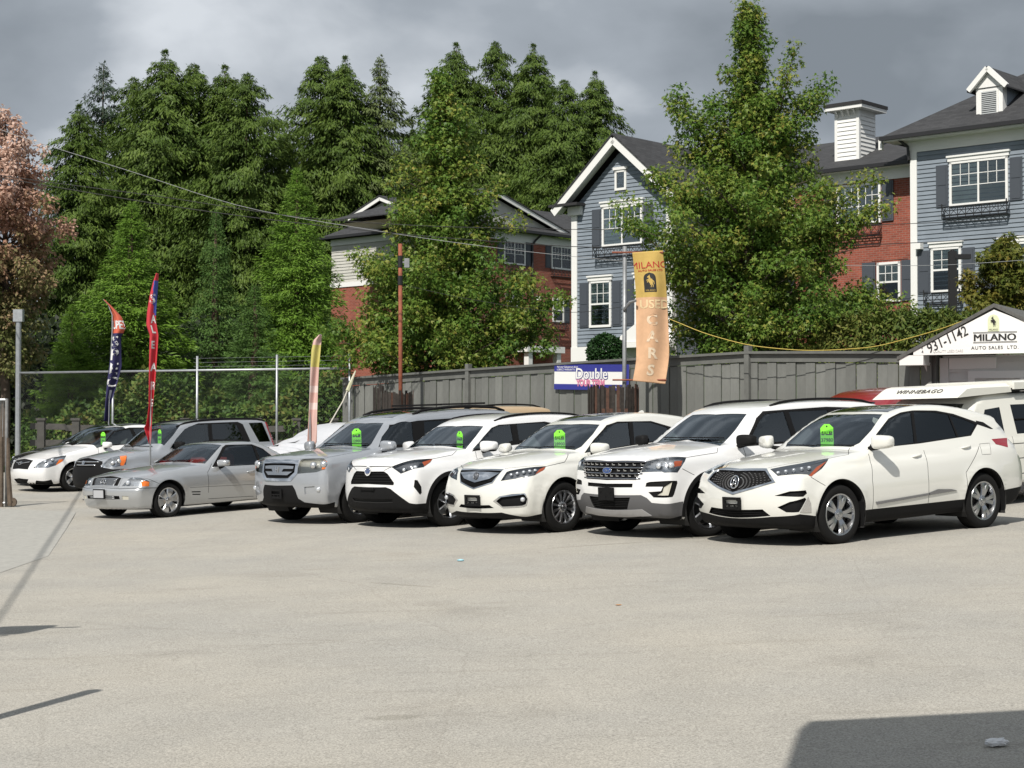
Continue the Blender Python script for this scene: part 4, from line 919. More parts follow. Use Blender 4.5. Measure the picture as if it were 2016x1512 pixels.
def chain_link():
    root = empty('chain_link_fence', label='galvanised chain link fence with top rail in front of the hedge', cat='fence')
    A = pix(36, 727, 47); B = pix(690, 727, 43.0); A.z = B.z = 2.95
    d = (B-A); L = d.length; d.normalize()
    rail = MB(); rail.tube([A, B], .03, 8); rail.build('top_rail', M_GALV, root, smooth=True)
    for px, top in ((388, .38), (545, .38), (688, .38), (222, .1)):
        # post where the sight line meets the fence
        k = (px-1008)/FPX; t = (k*A.y - A.x)/(d.x - k*d.y); p = A + d*t; z0 = lot(p.x, p.y)-.1
        mb = MB(); mb.tube([(p.x, p.y, z0), (p.x, p.y, p.z+top)], .033, 8); mb.build('post', M_GALV, root, smooth=True)
    p = A; mb = MB(); mb.tube([(p.x, p.y, -.4), (p.x, p.y, 4.5)], .075, 10); mb.box((p.x, p.y, 4.55), (.26, .2, .34)); mb.build('corner_post', M_GALV, root)
    for k in range(3):
        w = MB(); z = 3.05+k*.11; w.tube([(A.x+d.x*L*.55, A.y+d.y*L*.55, z), (B.x, B.y, z)], .0025, 4); w.build('barbed_wire', M_GALV, root)
    mesh = MB(); H = 2.95; r = .0009; sp = .075; z0 = -.1
    nx = int(L/sp)
    V = []; F = []
    for s_ in (1, -1):
        for i in range(-int(H/sp), nx+int(H/sp)):
            x0 = i*sp; x1 = x0 + s_*(H-z0)
            pts = []
            u0, u1 = (x0, x1)
            # clip to fence length
            t0, t1 = 0.0, 1.0
            for (lo, hi) in ((0, L),):
                dx = u1-u0
                ta, tb = (lo-u0)/dx, (hi-u0)/dx
                if ta > tb: ta, tb = tb, ta
                t0, t1 = max(t0, ta), min(t1, tb)
            if t1-t0 < .02: continue
            P0 = A + d*(u0+(u1-u0)*t0); P1 = A + d*(u0+(u1-u0)*t1); za = z0+(H-z0)*t0; zb_ = z0+(H-z0)*t1
            a = Vector((P0.x, P0.y, za)); b = Vector((P1.x, P1.y, zb_)); nrm = Vector((d.y, -d.x, 0)); side = (b-a).normalized().cross(nrm)*r
            k = len(V); V += [a-side, a+side, b+side, b-side]; F.append((k, k+1, k+2, k+3))
    o = mesh_obj('wire_mesh', V, F, mat('weathered_wire', (.12, .125, .13), .6, metal=.4), root); o['kind'] = 'stuff'
chain_link()
def rail_fence():
    root = empty('rail_fence', label='weathered wooden rail fence behind the chain link', cat='fence')
    for px in (60, 130, 350, 495, 575, 650):
        p = pix(px, 800, 46.5+.0*px); mb = MB(); mb.box((p.x, 47.6, .75), (.20, .20, 1.75)); mb.box((p.x, 47.6, 1.66), (.26, .26, .07)); mb.build('post', M_OLDWOOD, root)
    for z in (.55, 1.0, 1.42):
        for a, b in ((60, 130), (130, 350), (350, 495), (495, 575), (575, 690)):
            pa, pb = pix(a, 800, 47.6), pix(b, 800, 47.6); j = random.uniform(-.06, .06)
            mb = MB(); mb.bar((pa.x, 47.6, z+j), (pb.x, 47.6, z+j*.5), .06, .17); mb.build('rail', M_OLDWOOD, root)
rail_fence()
def gate():
    root = empty('yard_gate', label='rusty chain link gate leaf with castor wheel at the left edge', cat='gate')
    M_RUST = mat('rusty_post', (.10, .075, .055), .9, noise=(5, .4), bump=(25, .4))
    b = on_lot(22, 998, 0); Y = b.y; z0 = b.z
    P = lambda px, py: Vector(((px-1008)/FPX*Y, Y, pix(px, py, Y).z))
    mb = MB(); mb.tube([P(14, 1000), P(13, 785)], .035, 8); mb.build('frame_post', mat('shaded_gate_steel', (.14, .14, .14), .6, noise=(9, .3)), root, smooth=True)  # galvanised post, its shade put into a darker steel colour
    mb = MB(); mb.tube([P(22, 996), P(17, 930), P(16, 862)], [.06, .05, .035], 7); mb.build('timber', M_RUST, root)
    mb = MB(); mb.tube([P(4, 1000), P(3, 860)], .05, 7); mb.build('timber', M_RUST, root)
    mb = MB(); mb.tube([P(14, 787), P(-120, 787)], .025, 8); mb.build('top_bar', M_GALV, root); mb = MB(); mb.tube([P(20, 990), P(-120, 990)], .025, 8); mb.build('bottom_bar', M_GALV, root)
    mb = MB()
    x0, x1 = P(-120, 0).x, P(14, 0).x; zt = P(0, 787).z
    n = int((x1-x0)/.06)
    for i in range(n):
        x = x0+i*.06; mb.bar((x, Y, z0+.12), (x+.03, Y, zt), .004, .004)
        mb.bar((x+.06, Y-.004, z0+.12), (x+.0, Y-.004, zt), .004, .004)
    o = mb.build('wire_mesh', M_GALV, root); o['kind'] = 'stuff'
    w = MB(); w.lathe([(.02, -.03), (.085, -.03), (.095, 0), (.085, .03), (.02, .03)], 16); o = w.build('castor_wheel', M_RUST, root); o.location = P(26, 0); o.location.z = z0+.095
gate()
# ---------------------------------------------------------------- trees and shrubs
def big_mesh(name, V, T, m, parent=None, rnd=None, normals=None):
    me = bpy.data.meshes.new(name); V = np.asarray(V, np.float32); T = np.asarray(T, np.int32)
    me.vertices.add(len(V)); me.vertices.foreach_set('co', V.ravel())
    me.loops.add(T.size); me.loops.foreach_set('vertex_index', T.ravel())
    me.polygons.add(len(T)); me.polygons.foreach_set('loop_start', np.arange(0, T.size, 3, dtype=np.int32))
    me.update(calc_edges=True)
    if rnd is not None:
        at = me.attributes.new('rnd', 'FLOAT', 'POINT'); at.data.foreach_set('value', np.asarray(rnd, np.float32))
    me.materials.append(m); o = bpy.data.objects.new(name, me); COL.objects.link(o)
    if parent: o.parent = parent
    return o
def leaf_mat(name, cols, rough=.55, trans=.3):
    """cols: ramp of leaf colours picked by the per-leaf random attribute"""
    m = bpy.data.materials.new(name); m.use_nodes = True; nt = m.node_tree; N = nt.nodes; L = nt.links; b = N['Principled BSDF']
    at = N.new('ShaderNodeAttribute'); at.attribute_name = 'rnd'
    r = N.new('ShaderNodeValToRGB'); e = r.color_ramp.elements
    while len(e) < len(cols): e.new(.5)
    for k, c in enumerate(cols): e[k].position = k/(len(cols)-1); e[k].color = (*c, 1)
    L.new(at.outputs['Fac'], r.inputs[0]); L.new(r.outputs[0], b.inputs['Base Color']); b.inputs['Roughness'].default_value = rough; b.inputs['Specular IOR Level'].default_value = .2
    t = N.new('ShaderNodeBsdfTranslucent'); L.new(r.outputs[0], t.inputs[0]); mx = N.new('ShaderNodeMixShader'); mx.inputs[0].default_value = trans
    L.new(b.outputs[0], mx.inputs[1]); L.new(t.outputs[0], mx.inputs[2]); L.new(mx.outputs[0], N['Material Output'].inputs[0])
    return m
M_BARK = mat('bark', (.085, .065, .05), .9, noise=(4, .3), bump=(14, .6))
M_BARKR = mat('cedar_bark', (.11, .07, .05), .9, noise=(4, .3), bump=(14, .6))
STAR = (np.array([(0, 0), (-.52, .44), (-.16, .42), (0, 1.0), (.16, .42), (.52, .44)]), [(0, 1, 2), (0, 2, 4), (2, 3, 4), (0, 4, 5)])
OVAL = (np.array([(0, 0), (-.33, .45), (0, 1.0), (.33, .45)]), [(0, 1, 2), (0, 2, 3)])
SPRAY = (np.array([(0, 0), (-.20, .30), (-.10, .42), (-.24, .70), (0, 1.0), (.22, .64), (.09, .45), (.20, .25)]), [(0, 1, 2), (0, 2, 6), (2, 3, 4), (2, 4, 6), (4, 5, 6), (0, 6, 7)])
FROND = (np.array([(0, 0), (-.13, .42), (0, 1.0), (.12, .36)]), [(0, 1, 2), (0, 2, 3)])
KITE = (np.array([(0, 0), (-.17, .55), (0, 1.0), (.15, .40)]), [(0, 1, 2), (0, 2, 3)])
def leaves(rng, P, D, size, tmpl, nbias=None, cup=.0):
    """place leaf templates at P pointing along D; returns V, T, rnd"""
    n = len(P); D = D/np.maximum(np.linalg.norm(D, axis=1, keepdims=True), 1e-6)
    R = rng.normal(size=(n, 3)) if nbias is None else nbias + .55*rng.normal(size=(n, 3))
    S = np.cross(D, R); S /= np.maximum(np.linalg.norm(S, axis=1, keepdims=True), 1e-6)
    tv, tf = tmpl; k = len(tv)
    sz = np.asarray(size).reshape(-1, 1, 1)
    V = P[:, None, :] + sz*(S[:, None, :]*tv[None, :, 0:1] + D[:, None, :]*tv[None, :, 1:2])
    if cup:
        Nn = np.cross(S, D); V += sz*Nn[:, None, :]*(-(cup)*(tv[None, :, 0:1]**2 + .6*tv[None, :, 1:2]**2))
    T = (np.arange(n)[:, None, None]*k + np.array(tf)[None]).reshape(-1, 3)
    return V.reshape(-1, 3), T
def tree_frame(px, Y, ytop, zbase=None):
    X = (px-1008)/FPX*Y; zt = pix(px, ytop, Y).z
    zb = terrain(X, Y) if zbase is None else zbase
    return X, Y, zb, zt

PROTO = {}
def conifer_proto(key, H, width, m, seed, n_br, per, spray, droop, sharp=.26, tmpl=None, low=.05, upturn=0.0, lift=0.0, fill=.26, ragged=1.0):
    """cedar-like tree: plumes of hanging sprays on drooping branches; one mesh shared by every tree of the kind"""
    tmpl = tmpl or FROND; rng = np.random.default_rng(seed)
    tr = MB(); tr.tube([(0, 0, -.3), (.05, .03, H*.35), (-.05, 0, H*.7), (0, 0, H*.985)], [H*.016+.05, H*.012+.04, .09, .015], 9)
    tm = tr.build('trunk', M_BARKR, None, smooth=True); td = tm.data; bpy.data.objects.remove(tm)
    t = np.sort(np.concatenate([rng.random(n_br)**.95, np.linspace(0.004, .10, 16)])); nb = len(t); dz = t*H*(1-low)
    Rm = width*(1-np.exp(-dz/(sharp*H))) + .05
    az = np.arange(nb)*2.399 + rng.normal(0, .35, nb); ph = rng.uniform(0, 6.3, 4)
    rg = ragged; Ln = Rm*rng.uniform(1-.42*rg, 1+.10*rg, nb)*(1 + rg*(.17*np.sin(2*az+dz*.6+ph[0]) + .13*np.sin(3*az-dz*1.2+ph[1]) + .12*np.sin(dz*1.9+ph[2])))
    P = []; D = []; S = []; C = []
    for i in range(nb):
        k = max(10, int(per*(.15+.85*(Ln[i]/width))))
        u = rng.random(k)**.60
        d = np.array([math.cos(az[i]), math.sin(az[i]), 0]); sd_ = np.array([-d[1], d[0], 0])
        arch = (.22+upturn)*u*Ln[i]*(1-t[i]) - droop*Ln[i]*u**2 + upturn*Ln[i]*u**3
        th = fill*Ln[i]*(1-u*.65) + .13
        p = np.array([0, 0, H - dz[i]])[None] + d[None]*(u*Ln[i])[:, None] + sd_[None]*(rng.normal(0, .60, k)*th)[:, None]
        p[:, 2] += arch + rng.normal(0, .22, k)*th - rng.random(k)*th*.75
        dr = d[None]*rng.uniform(.15, .85, (k, 1)) + sd_[None]*rng.normal(0, .45, (k, 1)); dr[:, 2] = lift - rng.uniform(.3, 1.2, k)
        if t[i] < .012: dr[:, 2] += 1.2
        P.append(p); D.append(dr); S.append(spray*rng.uniform(.55, 1.35, k)*(.34+.66*min(1, Ln[i]/1.6)))
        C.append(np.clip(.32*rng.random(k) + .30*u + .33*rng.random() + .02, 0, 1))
    P = np.vstack(P); D = np.vstack(D); S = np.concatenate(S); C = np.concatenate(C)
    out = P.copy(); out[:, 2] = .5*np.linalg.norm(P[:, :2], axis=1); out /= np.maximum(np.linalg.norm(out, axis=1, keepdims=True), 1e-6)
    V, T = leaves(rng, P, D, S, tmpl, nbias=out*1.0)
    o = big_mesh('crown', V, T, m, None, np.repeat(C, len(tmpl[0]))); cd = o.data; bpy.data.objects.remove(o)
    PROTO[key] = (cd, td, H, width)
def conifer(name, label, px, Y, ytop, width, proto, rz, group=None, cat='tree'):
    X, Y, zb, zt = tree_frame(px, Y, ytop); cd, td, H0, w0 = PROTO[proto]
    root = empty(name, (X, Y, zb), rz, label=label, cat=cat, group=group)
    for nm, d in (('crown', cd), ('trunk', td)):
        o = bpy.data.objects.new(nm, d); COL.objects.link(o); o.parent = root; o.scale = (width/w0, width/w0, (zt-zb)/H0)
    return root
def broadleaf(name, label, px, Y, ytop, prof, m, seed, n_leaf=30000, leaf=.13, group=None, clump=.42, zbase=None, tmpl=STAR, n_br=130, trunk_r=.13, depth=.85, spread=1.0, tip=0.25, cat='tree', inner=.35, arms=(), hgrad=0.0):
    """prof: list of (photo y, left px, right px) of the crown outline"""
    rng = np.random.default_rng(seed); X, Y, zb, zt = tree_frame(px, Y, ytop, zbase); H = zt-zb
    root = empty(name, (X, Y, zb), label=label, cat=cat, group=group)
    ys = np.array([pix(px, p[0], Y).z-zb for p in prof]); lf = np.array([(px-p[1])/FPX*Y for p in prof]); rt = np.array([(p[2]-px)/FPX*Y for p in prof])
    o = np.argsort(ys); ys, lf, rt = ys[o], lf[o], rt[o]
    rad = lambda z, a: np.interp(z, ys, rt)*max(math.cos(a), 0)**2 + np.interp(z, ys, lf)*max(-math.cos(a), 0)**2 + depth*.5*(np.interp(z, ys, rt)+np.interp(z, ys, lf))*math.sin(a)**2
    tr = MB(); lead = [Vector((rng.normal(0, .04), rng.normal(0, .04), z)) for z in np.linspace(0, H*.97, 9)]; lead[0] = Vector((0, 0, -.3)); tr.tube(lead, [trunk_r*1.25*(1-i/9)+.015 for i in range(9)], 9); tr.build('trunk', M_BARK, root, smooth=True)
    limbs = MB(); cl = []; zmin, zmax = ys.min(), ys.max()
    for i in range(n_br):
        f = (i+rng.random())/n_br; z = zmin + (zmax-zmin)*f**.92; a = i*2.399 + rng.normal(0, .35)
        L = max(.12, rad(z, a))*rng.uniform(.60, 1.04)*spread
        up = .35 + .5*(z/H); z0 = max(.4, z - L*up*.8)
        d = Vector((math.cos(a), math.sin(a), 0)); p0 = Vector((0, 0, z0)); p3 = d*L + Vector((0, 0, z))
        p1 = p0.lerp(p3, .35) + Vector((0, 0, L*.06)); p2 = p0.lerp(p3, .7) + Vector((0, 0, L*.06))
        limbs.tube([p0, p1, p2, p3], [.02+.02*L/2, .018+.012*L/2, .012, .005], 5)
        nt_ = max(2, int(L/.38))
        for k in range(nt_):
            u = inner + (1-inner)*(k+rng.random())/nt_; c = p0.lerp(p3, u) + Vector((0, 0, L*.05))
            cl.append((np.array(c) + rng.normal(0, .10+.07*L, 3)*[1, 1, .7], clump*rng.uniform(.65, 1.2)*(.55+.45*min(1, L)), rng.random()))
    for (tx, ty, bx_, by_, rr_) in arms:      # single reaching limbs
        tp = pix(tx, ty, Y) - Vector((X, Y, zb)); bp = pix(bx_, by_, Y) - Vector((X, Y, zb)); dy = rng.uniform(-.5, .5); tp.y += dy; bp.y += dy*.4
        md = bp.lerp(tp, .5) + Vector((0, 0, -.08)); limbs.tube([Vector((0, 0, bp.z-.4)), bp, md, tp], [.03, .022, .014, .005], 5)
        nn = max(4, int((tp-bp).length/.17))
        for k in range(nn+1):
            c = bp.lerp(tp, k/nn); cl.append((np.array(c) + rng.normal(0, .10, 3), rr_*1.35*rng.uniform(.7, 1.15)*(1-.25*k/nn), rng.random()))
    limbs.build('limbs', M_BARK, root, smooth=True)
    cc = np.array([c[0] for c in cl]); cr = np.array([c[1] for c in cl]); ct = np.array([c[2] for c in cl])
    w = cr**2; idx = rng.choice(len(cl), n_leaf, p=w/w.sum())
    v = rng.normal(size=(n_leaf, 3)); v /= np.linalg.norm(v, axis=1, keepdims=True); rr = rng.random(n_leaf)**.45
    P = cc[idx] + v*(cr[idx]*rr)[:, None]*[1, 1, .75]
    D = v*.7 + rng.normal(0, .5, (n_leaf, 3)); D[:, 2] -= .55
    nb = np.tile([0, -.25, .9], (n_leaf, 1)) + v*.5
    V, T = leaves(rng, P, D, leaf*rng.uniform(.65, 1.25, n_leaf), tmpl, nbias=nb, cup=.25)
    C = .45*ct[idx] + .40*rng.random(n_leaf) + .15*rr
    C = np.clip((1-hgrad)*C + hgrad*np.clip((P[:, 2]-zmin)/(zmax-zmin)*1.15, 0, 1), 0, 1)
    big_mesh('crown', V, T, m, root, np.repeat(C, len(tmpl[0])))
    return root
def hedge(name, label, fpos, n, leaf, m, seed, tmpl=OVAL, cat='shrub', kind=None, nb=None, group=None, base=None):
    rng = np.random.default_rng(seed); P, out = fpos(rng, n)
    base = base if base is not None else P.mean(0)
    D = out*.5 + rng.normal(0, .6, (n, 3)); D[:, 2] -= .2
    V, T = leaves(rng, P-base, D, leaf*rng.uniform(.6, 1.3, n), tmpl, nbias=out + np.array([0, 0, .5]), cup=.2)
    C = np.clip(rng.random(n)*.6 + .4*(np.sin(P[:, 0]*2.1)*np.cos(P[:, 2]*2.7+P[:, 1])*.5+.5), 0, 1)
    o = big_mesh(name, V, T, m, None, np.repeat(C, len(tmpl[0]))); o.location = tuple(base)
    return tag(o, label, cat, group, kind)

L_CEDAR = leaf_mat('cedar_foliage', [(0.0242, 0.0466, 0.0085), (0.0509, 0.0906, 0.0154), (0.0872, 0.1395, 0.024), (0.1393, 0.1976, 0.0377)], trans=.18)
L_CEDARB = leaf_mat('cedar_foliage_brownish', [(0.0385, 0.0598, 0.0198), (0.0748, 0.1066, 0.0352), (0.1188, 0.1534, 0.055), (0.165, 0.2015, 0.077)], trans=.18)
L_SPRUCE = leaf_mat('spruce_foliage', [(.014, .026, .014), (.026, .046, .026), (.044, .070, .040), (.07, .10, .06)], trans=.1)
L_YOUNG = leaf_mat('young_cedar_foliage', [(0.0452, 0.1007, 0.0117), (0.0876, 0.1762, 0.0194), (0.1411, 0.2517, 0.0311), (0.2117, 0.3335, 0.0506)], trans=.22)
L_YOUNGD = leaf_mat('olive_cedar_foliage', [(0.0293, 0.0666, 0.0151), (0.0575, 0.119, 0.0259), (0.092, 0.1726, 0.0389), (0.1358, 0.2261, 0.0594)], trans=.2)
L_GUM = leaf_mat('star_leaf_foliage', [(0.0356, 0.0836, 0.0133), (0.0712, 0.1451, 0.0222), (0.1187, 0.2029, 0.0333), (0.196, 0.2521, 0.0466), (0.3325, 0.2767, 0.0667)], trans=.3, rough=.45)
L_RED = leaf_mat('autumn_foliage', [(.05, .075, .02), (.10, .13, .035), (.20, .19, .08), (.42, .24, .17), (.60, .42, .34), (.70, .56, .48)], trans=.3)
L_YEL = leaf_mat('yellowing_foliage', [(.05, .08, .015), (.09, .12, .022), (.16, .16, .03), (.24, .18, .04)], trans=.3)
L_HEDGE = leaf_mat('hedge_foliage', [(0.044, 0.0743, 0.0165), (0.088, 0.135, 0.0264), (0.143, 0.1688, 0.0374), (0.198, 0.189, 0.0495)], trans=.2)
L_BRAM = leaf_mat('bramble_foliage', [(0.027, 0.0598, 0.0144), (0.054, 0.1127, 0.0234), (0.09, 0.161, 0.0324), (0.153, 0.1955, 0.045), (0.216, 0.161, 0.054)], trans=.25)
L_BOX = leaf_mat('boxwood_foliage', [(.012, .035, .010), (.022, .060, .016), (.035, .085, .024)], trans=.15)
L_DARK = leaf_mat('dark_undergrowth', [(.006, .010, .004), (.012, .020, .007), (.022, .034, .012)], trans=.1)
G_BACK = 'tall conifers on the skyline'
def plant_trees():
    conifer_proto('a', 24, 4.7, L_CEDAR, 13, 600, 240, .31, .34, sharp=.25)
    conifer_proto('b', 24, 4.7, L_CEDAR, 27, 560, 240, .31, .30, sharp=.21)
    conifer_proto('brown', 24, 3.6, L_CEDARB, 19, 380, 170, .32, .28, sharp=.34)
    conifer_proto('spruce', 24, 4.4, L_SPRUCE, 11, 230, 190, .30, .10, sharp=.42, upturn=.06)
    conifer_proto('young', 9, 2.6, L_YOUNG, 31, 520, 230, .17, .10, sharp=.8, lift=.45, fill=.20, ragged=.7)
    conifer_proto('olive', 9, 2.0, L_YOUNGD, 32, 380, 170, .17, .12, sharp=.8, lift=.35, fill=.20, ragged=.7)
    C = lambda lab, px, Y, yt, w, pr, rz: conifer('cedar_tree', lab, px, Y, yt, w, pr, rz, group=G_BACK)
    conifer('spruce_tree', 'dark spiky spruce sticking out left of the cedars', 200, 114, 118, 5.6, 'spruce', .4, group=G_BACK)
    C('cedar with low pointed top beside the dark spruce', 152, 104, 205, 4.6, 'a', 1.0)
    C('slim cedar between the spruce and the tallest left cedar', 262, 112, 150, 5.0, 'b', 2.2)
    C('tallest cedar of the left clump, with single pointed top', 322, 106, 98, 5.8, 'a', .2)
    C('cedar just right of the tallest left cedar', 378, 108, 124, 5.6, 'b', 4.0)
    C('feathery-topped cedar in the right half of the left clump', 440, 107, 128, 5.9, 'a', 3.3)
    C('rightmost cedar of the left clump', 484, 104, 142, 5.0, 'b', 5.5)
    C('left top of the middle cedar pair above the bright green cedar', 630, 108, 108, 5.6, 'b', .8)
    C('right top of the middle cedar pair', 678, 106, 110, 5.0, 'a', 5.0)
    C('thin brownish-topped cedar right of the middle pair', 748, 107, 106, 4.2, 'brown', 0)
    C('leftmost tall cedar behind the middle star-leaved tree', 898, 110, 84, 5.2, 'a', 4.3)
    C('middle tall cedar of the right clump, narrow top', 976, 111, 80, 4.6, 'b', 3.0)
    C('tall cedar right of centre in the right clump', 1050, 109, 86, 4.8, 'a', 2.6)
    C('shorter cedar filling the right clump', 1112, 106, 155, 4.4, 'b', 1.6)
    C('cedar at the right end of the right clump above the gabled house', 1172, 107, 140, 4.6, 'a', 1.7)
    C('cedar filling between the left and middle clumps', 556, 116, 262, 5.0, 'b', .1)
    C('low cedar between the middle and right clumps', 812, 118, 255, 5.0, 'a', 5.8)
    K = lambda lab, px, Y, yt, w, pr, rz: conifer('young_cedar', lab, px, Y, yt, w, pr, rz, group='bright young cedars behind the chain link')
    K('broad bright green cedar behind the two feather flags', 258, 57, 400, 3.9, 'young', 0)
    K('olive green narrow cedar between two brighter ones', 424, 59, 412, 2.2, 'olive', 1)
    K('bright green pointed cedar left of the brick building', 583, 61, 332, 3.1, 'young', 2.2)
    K('short dark cedar at the foot of the bright ones', 500, 56, 560, 2.2, 'olive', 3)
    K('low bright cedar at the left behind the corner post', 140, 55, 600, 2.3, 'young', 4)
    broadleaf('star_leaved_tree', 'tall star-leaved tree with tiered spire in front of the brick townhouse', 1478, 36.8, 14,
      [(14, 1472, 1490), (45, 1456, 1502), (85, 1458, 1512), (120, 1462, 1506), (165, 1456, 1500), (190, 1432, 1524), (215, 1415, 1545), (260, 1400, 1562), (310, 1378, 1566), (350, 1330, 1575), (400, 1262, 1660), (440, 1240, 1700), (500, 1262, 1670), (540, 1290, 1670), (580, 1305, 1725), (640, 1312, 1735), (690, 1335, 1690), (725, 1380, 1620)],
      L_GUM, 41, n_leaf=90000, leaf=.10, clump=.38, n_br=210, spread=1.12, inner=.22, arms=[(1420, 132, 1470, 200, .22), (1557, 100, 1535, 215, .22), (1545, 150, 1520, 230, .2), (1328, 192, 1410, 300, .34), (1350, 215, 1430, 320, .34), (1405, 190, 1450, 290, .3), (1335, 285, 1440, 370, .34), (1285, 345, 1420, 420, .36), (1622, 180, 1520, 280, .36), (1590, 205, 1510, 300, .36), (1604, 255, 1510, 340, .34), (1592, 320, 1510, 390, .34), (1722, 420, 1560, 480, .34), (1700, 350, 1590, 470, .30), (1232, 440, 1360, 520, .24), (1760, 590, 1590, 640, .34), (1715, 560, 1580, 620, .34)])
    broadleaf('star_leaved_tree', 'star-leaved tree with yellowish tips behind the rusty pole', 872, 43.5, 150,
      [(150, 868, 886), (210, 850, 905), (260, 836, 922), (320, 818, 940), (360, 800, 965), (420, 795, 980), (470, 770, 975), (510, 712, 1000), (560, 690, 1015), (600, 690, 1080), (640, 670, 1080), (690, 650, 1040), (725, 690, 960)],
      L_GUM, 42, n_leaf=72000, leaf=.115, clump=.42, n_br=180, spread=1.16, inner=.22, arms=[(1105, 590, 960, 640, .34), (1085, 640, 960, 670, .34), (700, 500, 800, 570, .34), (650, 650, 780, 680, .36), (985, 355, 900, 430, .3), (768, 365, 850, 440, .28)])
    broadleaf('small_tree', 'small yellowing tree above the office roof at the right edge', 1985, 40, 475, [(475, 1975, 2000), (510, 1920, 2060), (560, 1905, 2080), (600, 1900, 2090), (640, 1930, 2060)], L_YEL, 43, n_leaf=9000, leaf=.14, clump=.32, n_br=45, trunk_r=.06)
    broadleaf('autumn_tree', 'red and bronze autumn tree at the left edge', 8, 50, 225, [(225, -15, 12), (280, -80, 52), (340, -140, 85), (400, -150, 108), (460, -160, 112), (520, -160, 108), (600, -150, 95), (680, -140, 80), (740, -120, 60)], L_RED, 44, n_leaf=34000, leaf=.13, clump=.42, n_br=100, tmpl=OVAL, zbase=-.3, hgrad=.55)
    # cedar hedge behind the fence on the right
    def box(A, B, zt, wob):
        def f(rng, n):
            u = rng.random(n); top = rng.random(n) < .35
            zz = zt + wob*np.sin(u*17)*.5 + wob*rng.normal(0, .5, n)
            z = np.where(top, zz, A.z + (zz-A.z)*rng.random(n)); d = (B-A); nn = np.array([d.y, -d.x, 0]); nn = nn/np.linalg.norm(nn); nn = nn if nn[1] < 0 else -nn
            off = np.where(top, rng.uniform(-.5, .5, n), .45 + rng.normal(0, .08, n))
            P = np.stack([A.x + d.x*u, A.y + d.y*u, z], 1) + nn[None]*off[:, None]
            out = np.where(top[:, None], [[0, 0, 1.]], nn[None]) + 0
            return P, out
        return f
    segs = [(1640, 1712, 35.5, 642), (1712, 1790, 34.9, 636), (1790, 1872, 34.3, 632), (1872, 1930, 33.8, 640)]
    labs = ['leftmost bushy cedar of the bronze-green hedge above the fence', 'second bushy cedar of the bronze-green hedge above the fence', 'tallest bushy cedar of the bronze-green hedge, beside the lamp post', 'low bushy cedar of the hedge against the office roof']
    for (a, b, Y, yt), lab, sd_ in zip(segs, labs, range(4)):
        A = pix(a-14, 700, Y+.1); B = pix(b+10, 700, Y-.3); A.z = 1.2
        hedge('hedge_cedar', lab, box(A, B, pix(a, yt, Y).z, .16), 9000, .13, L_HEDGE, 60+sd_, tmpl=KITE, group='hedge above the fence')
    def ball(c, r, sq=1.0):
        def f(rng, n):
            v = rng.normal(size=(n, 3)); v /= np.linalg.norm(v, axis=1, keepdims=True)
            return np.array(c)[None] + v*(r*(.86+.16*rng.random(n)))[:, None]*[1, 1, sq], v
        return f
    c = pix(1192, 694, 52); hedge('round_shrub', 'clipped round green shrub in front of the gabled house', ball(c, .55), 5000, .10, L_BOX, 70)
    # bramble mass behind the chain link and dark growth under the trees
    k = 0
    for px, Y, yt, w, hgt in ((110, 50.5, 780, 1.6, 1.2), (205, 50, 760, 1.8, 1.5), (300, 49.6, 745, 1.8, 1.7), (395, 49.4, 738, 1.9, 1.8), (480, 49.0, 742, 1.8, 1.7), (560, 48.8, 740, 1.7, 1.7), (640, 48.4, 748, 1.6, 1.6)):
        c = pix(px, yt, Y); zt = c.z
        def bush(rng, n, c=c, w=w, zt=zt):
            v = rng.normal(size=(n, 3)); v /= np.linalg.norm(v, axis=1, keepdims=True); v[:, 2] = np.abs(v[:, 2])**.8*np.sign(v[:, 2]+.9)
            rr = .80 + .25*np.sin(v[:, 0]*5+c.x)*np.cos(v[:, 2]*6) + .12*rng.random(n)
            P = np.stack([c.x + v[:, 0]*w*rr, Y + v[:, 1]*1.0*rr, -.1 + np.maximum(0, v[:, 2])*zt*rr*1.0 + (v[:, 2] < 0)*rng.random(n)*zt*.6], 1)
            return P, v
        labs2 = ['dark bramble bush behind the white sedan', 'bramble bush behind the navy flag', 'bramble bush beside the red flag', 'bramble bush with brown sprays by a fence post', 'bramble bush behind the grey compact SUV tailgate', 'bramble bush above the rail fence', 'bramble bush nearest the board fence']
        hedge('bramble_bush', labs2[k], bush, 9000, .16, L_BRAM, 80+k, tmpl=OVAL, group='bramble bushes behind the chain link'); k += 1
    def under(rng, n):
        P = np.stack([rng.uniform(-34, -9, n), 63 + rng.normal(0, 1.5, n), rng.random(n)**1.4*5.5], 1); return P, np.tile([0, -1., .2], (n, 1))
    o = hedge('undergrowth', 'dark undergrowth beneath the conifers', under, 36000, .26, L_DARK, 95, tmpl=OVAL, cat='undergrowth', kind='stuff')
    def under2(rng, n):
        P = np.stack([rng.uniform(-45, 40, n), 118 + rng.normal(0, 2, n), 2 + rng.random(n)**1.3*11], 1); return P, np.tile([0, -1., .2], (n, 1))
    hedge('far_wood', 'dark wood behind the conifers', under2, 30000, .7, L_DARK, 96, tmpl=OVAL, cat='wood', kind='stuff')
plant_trees()
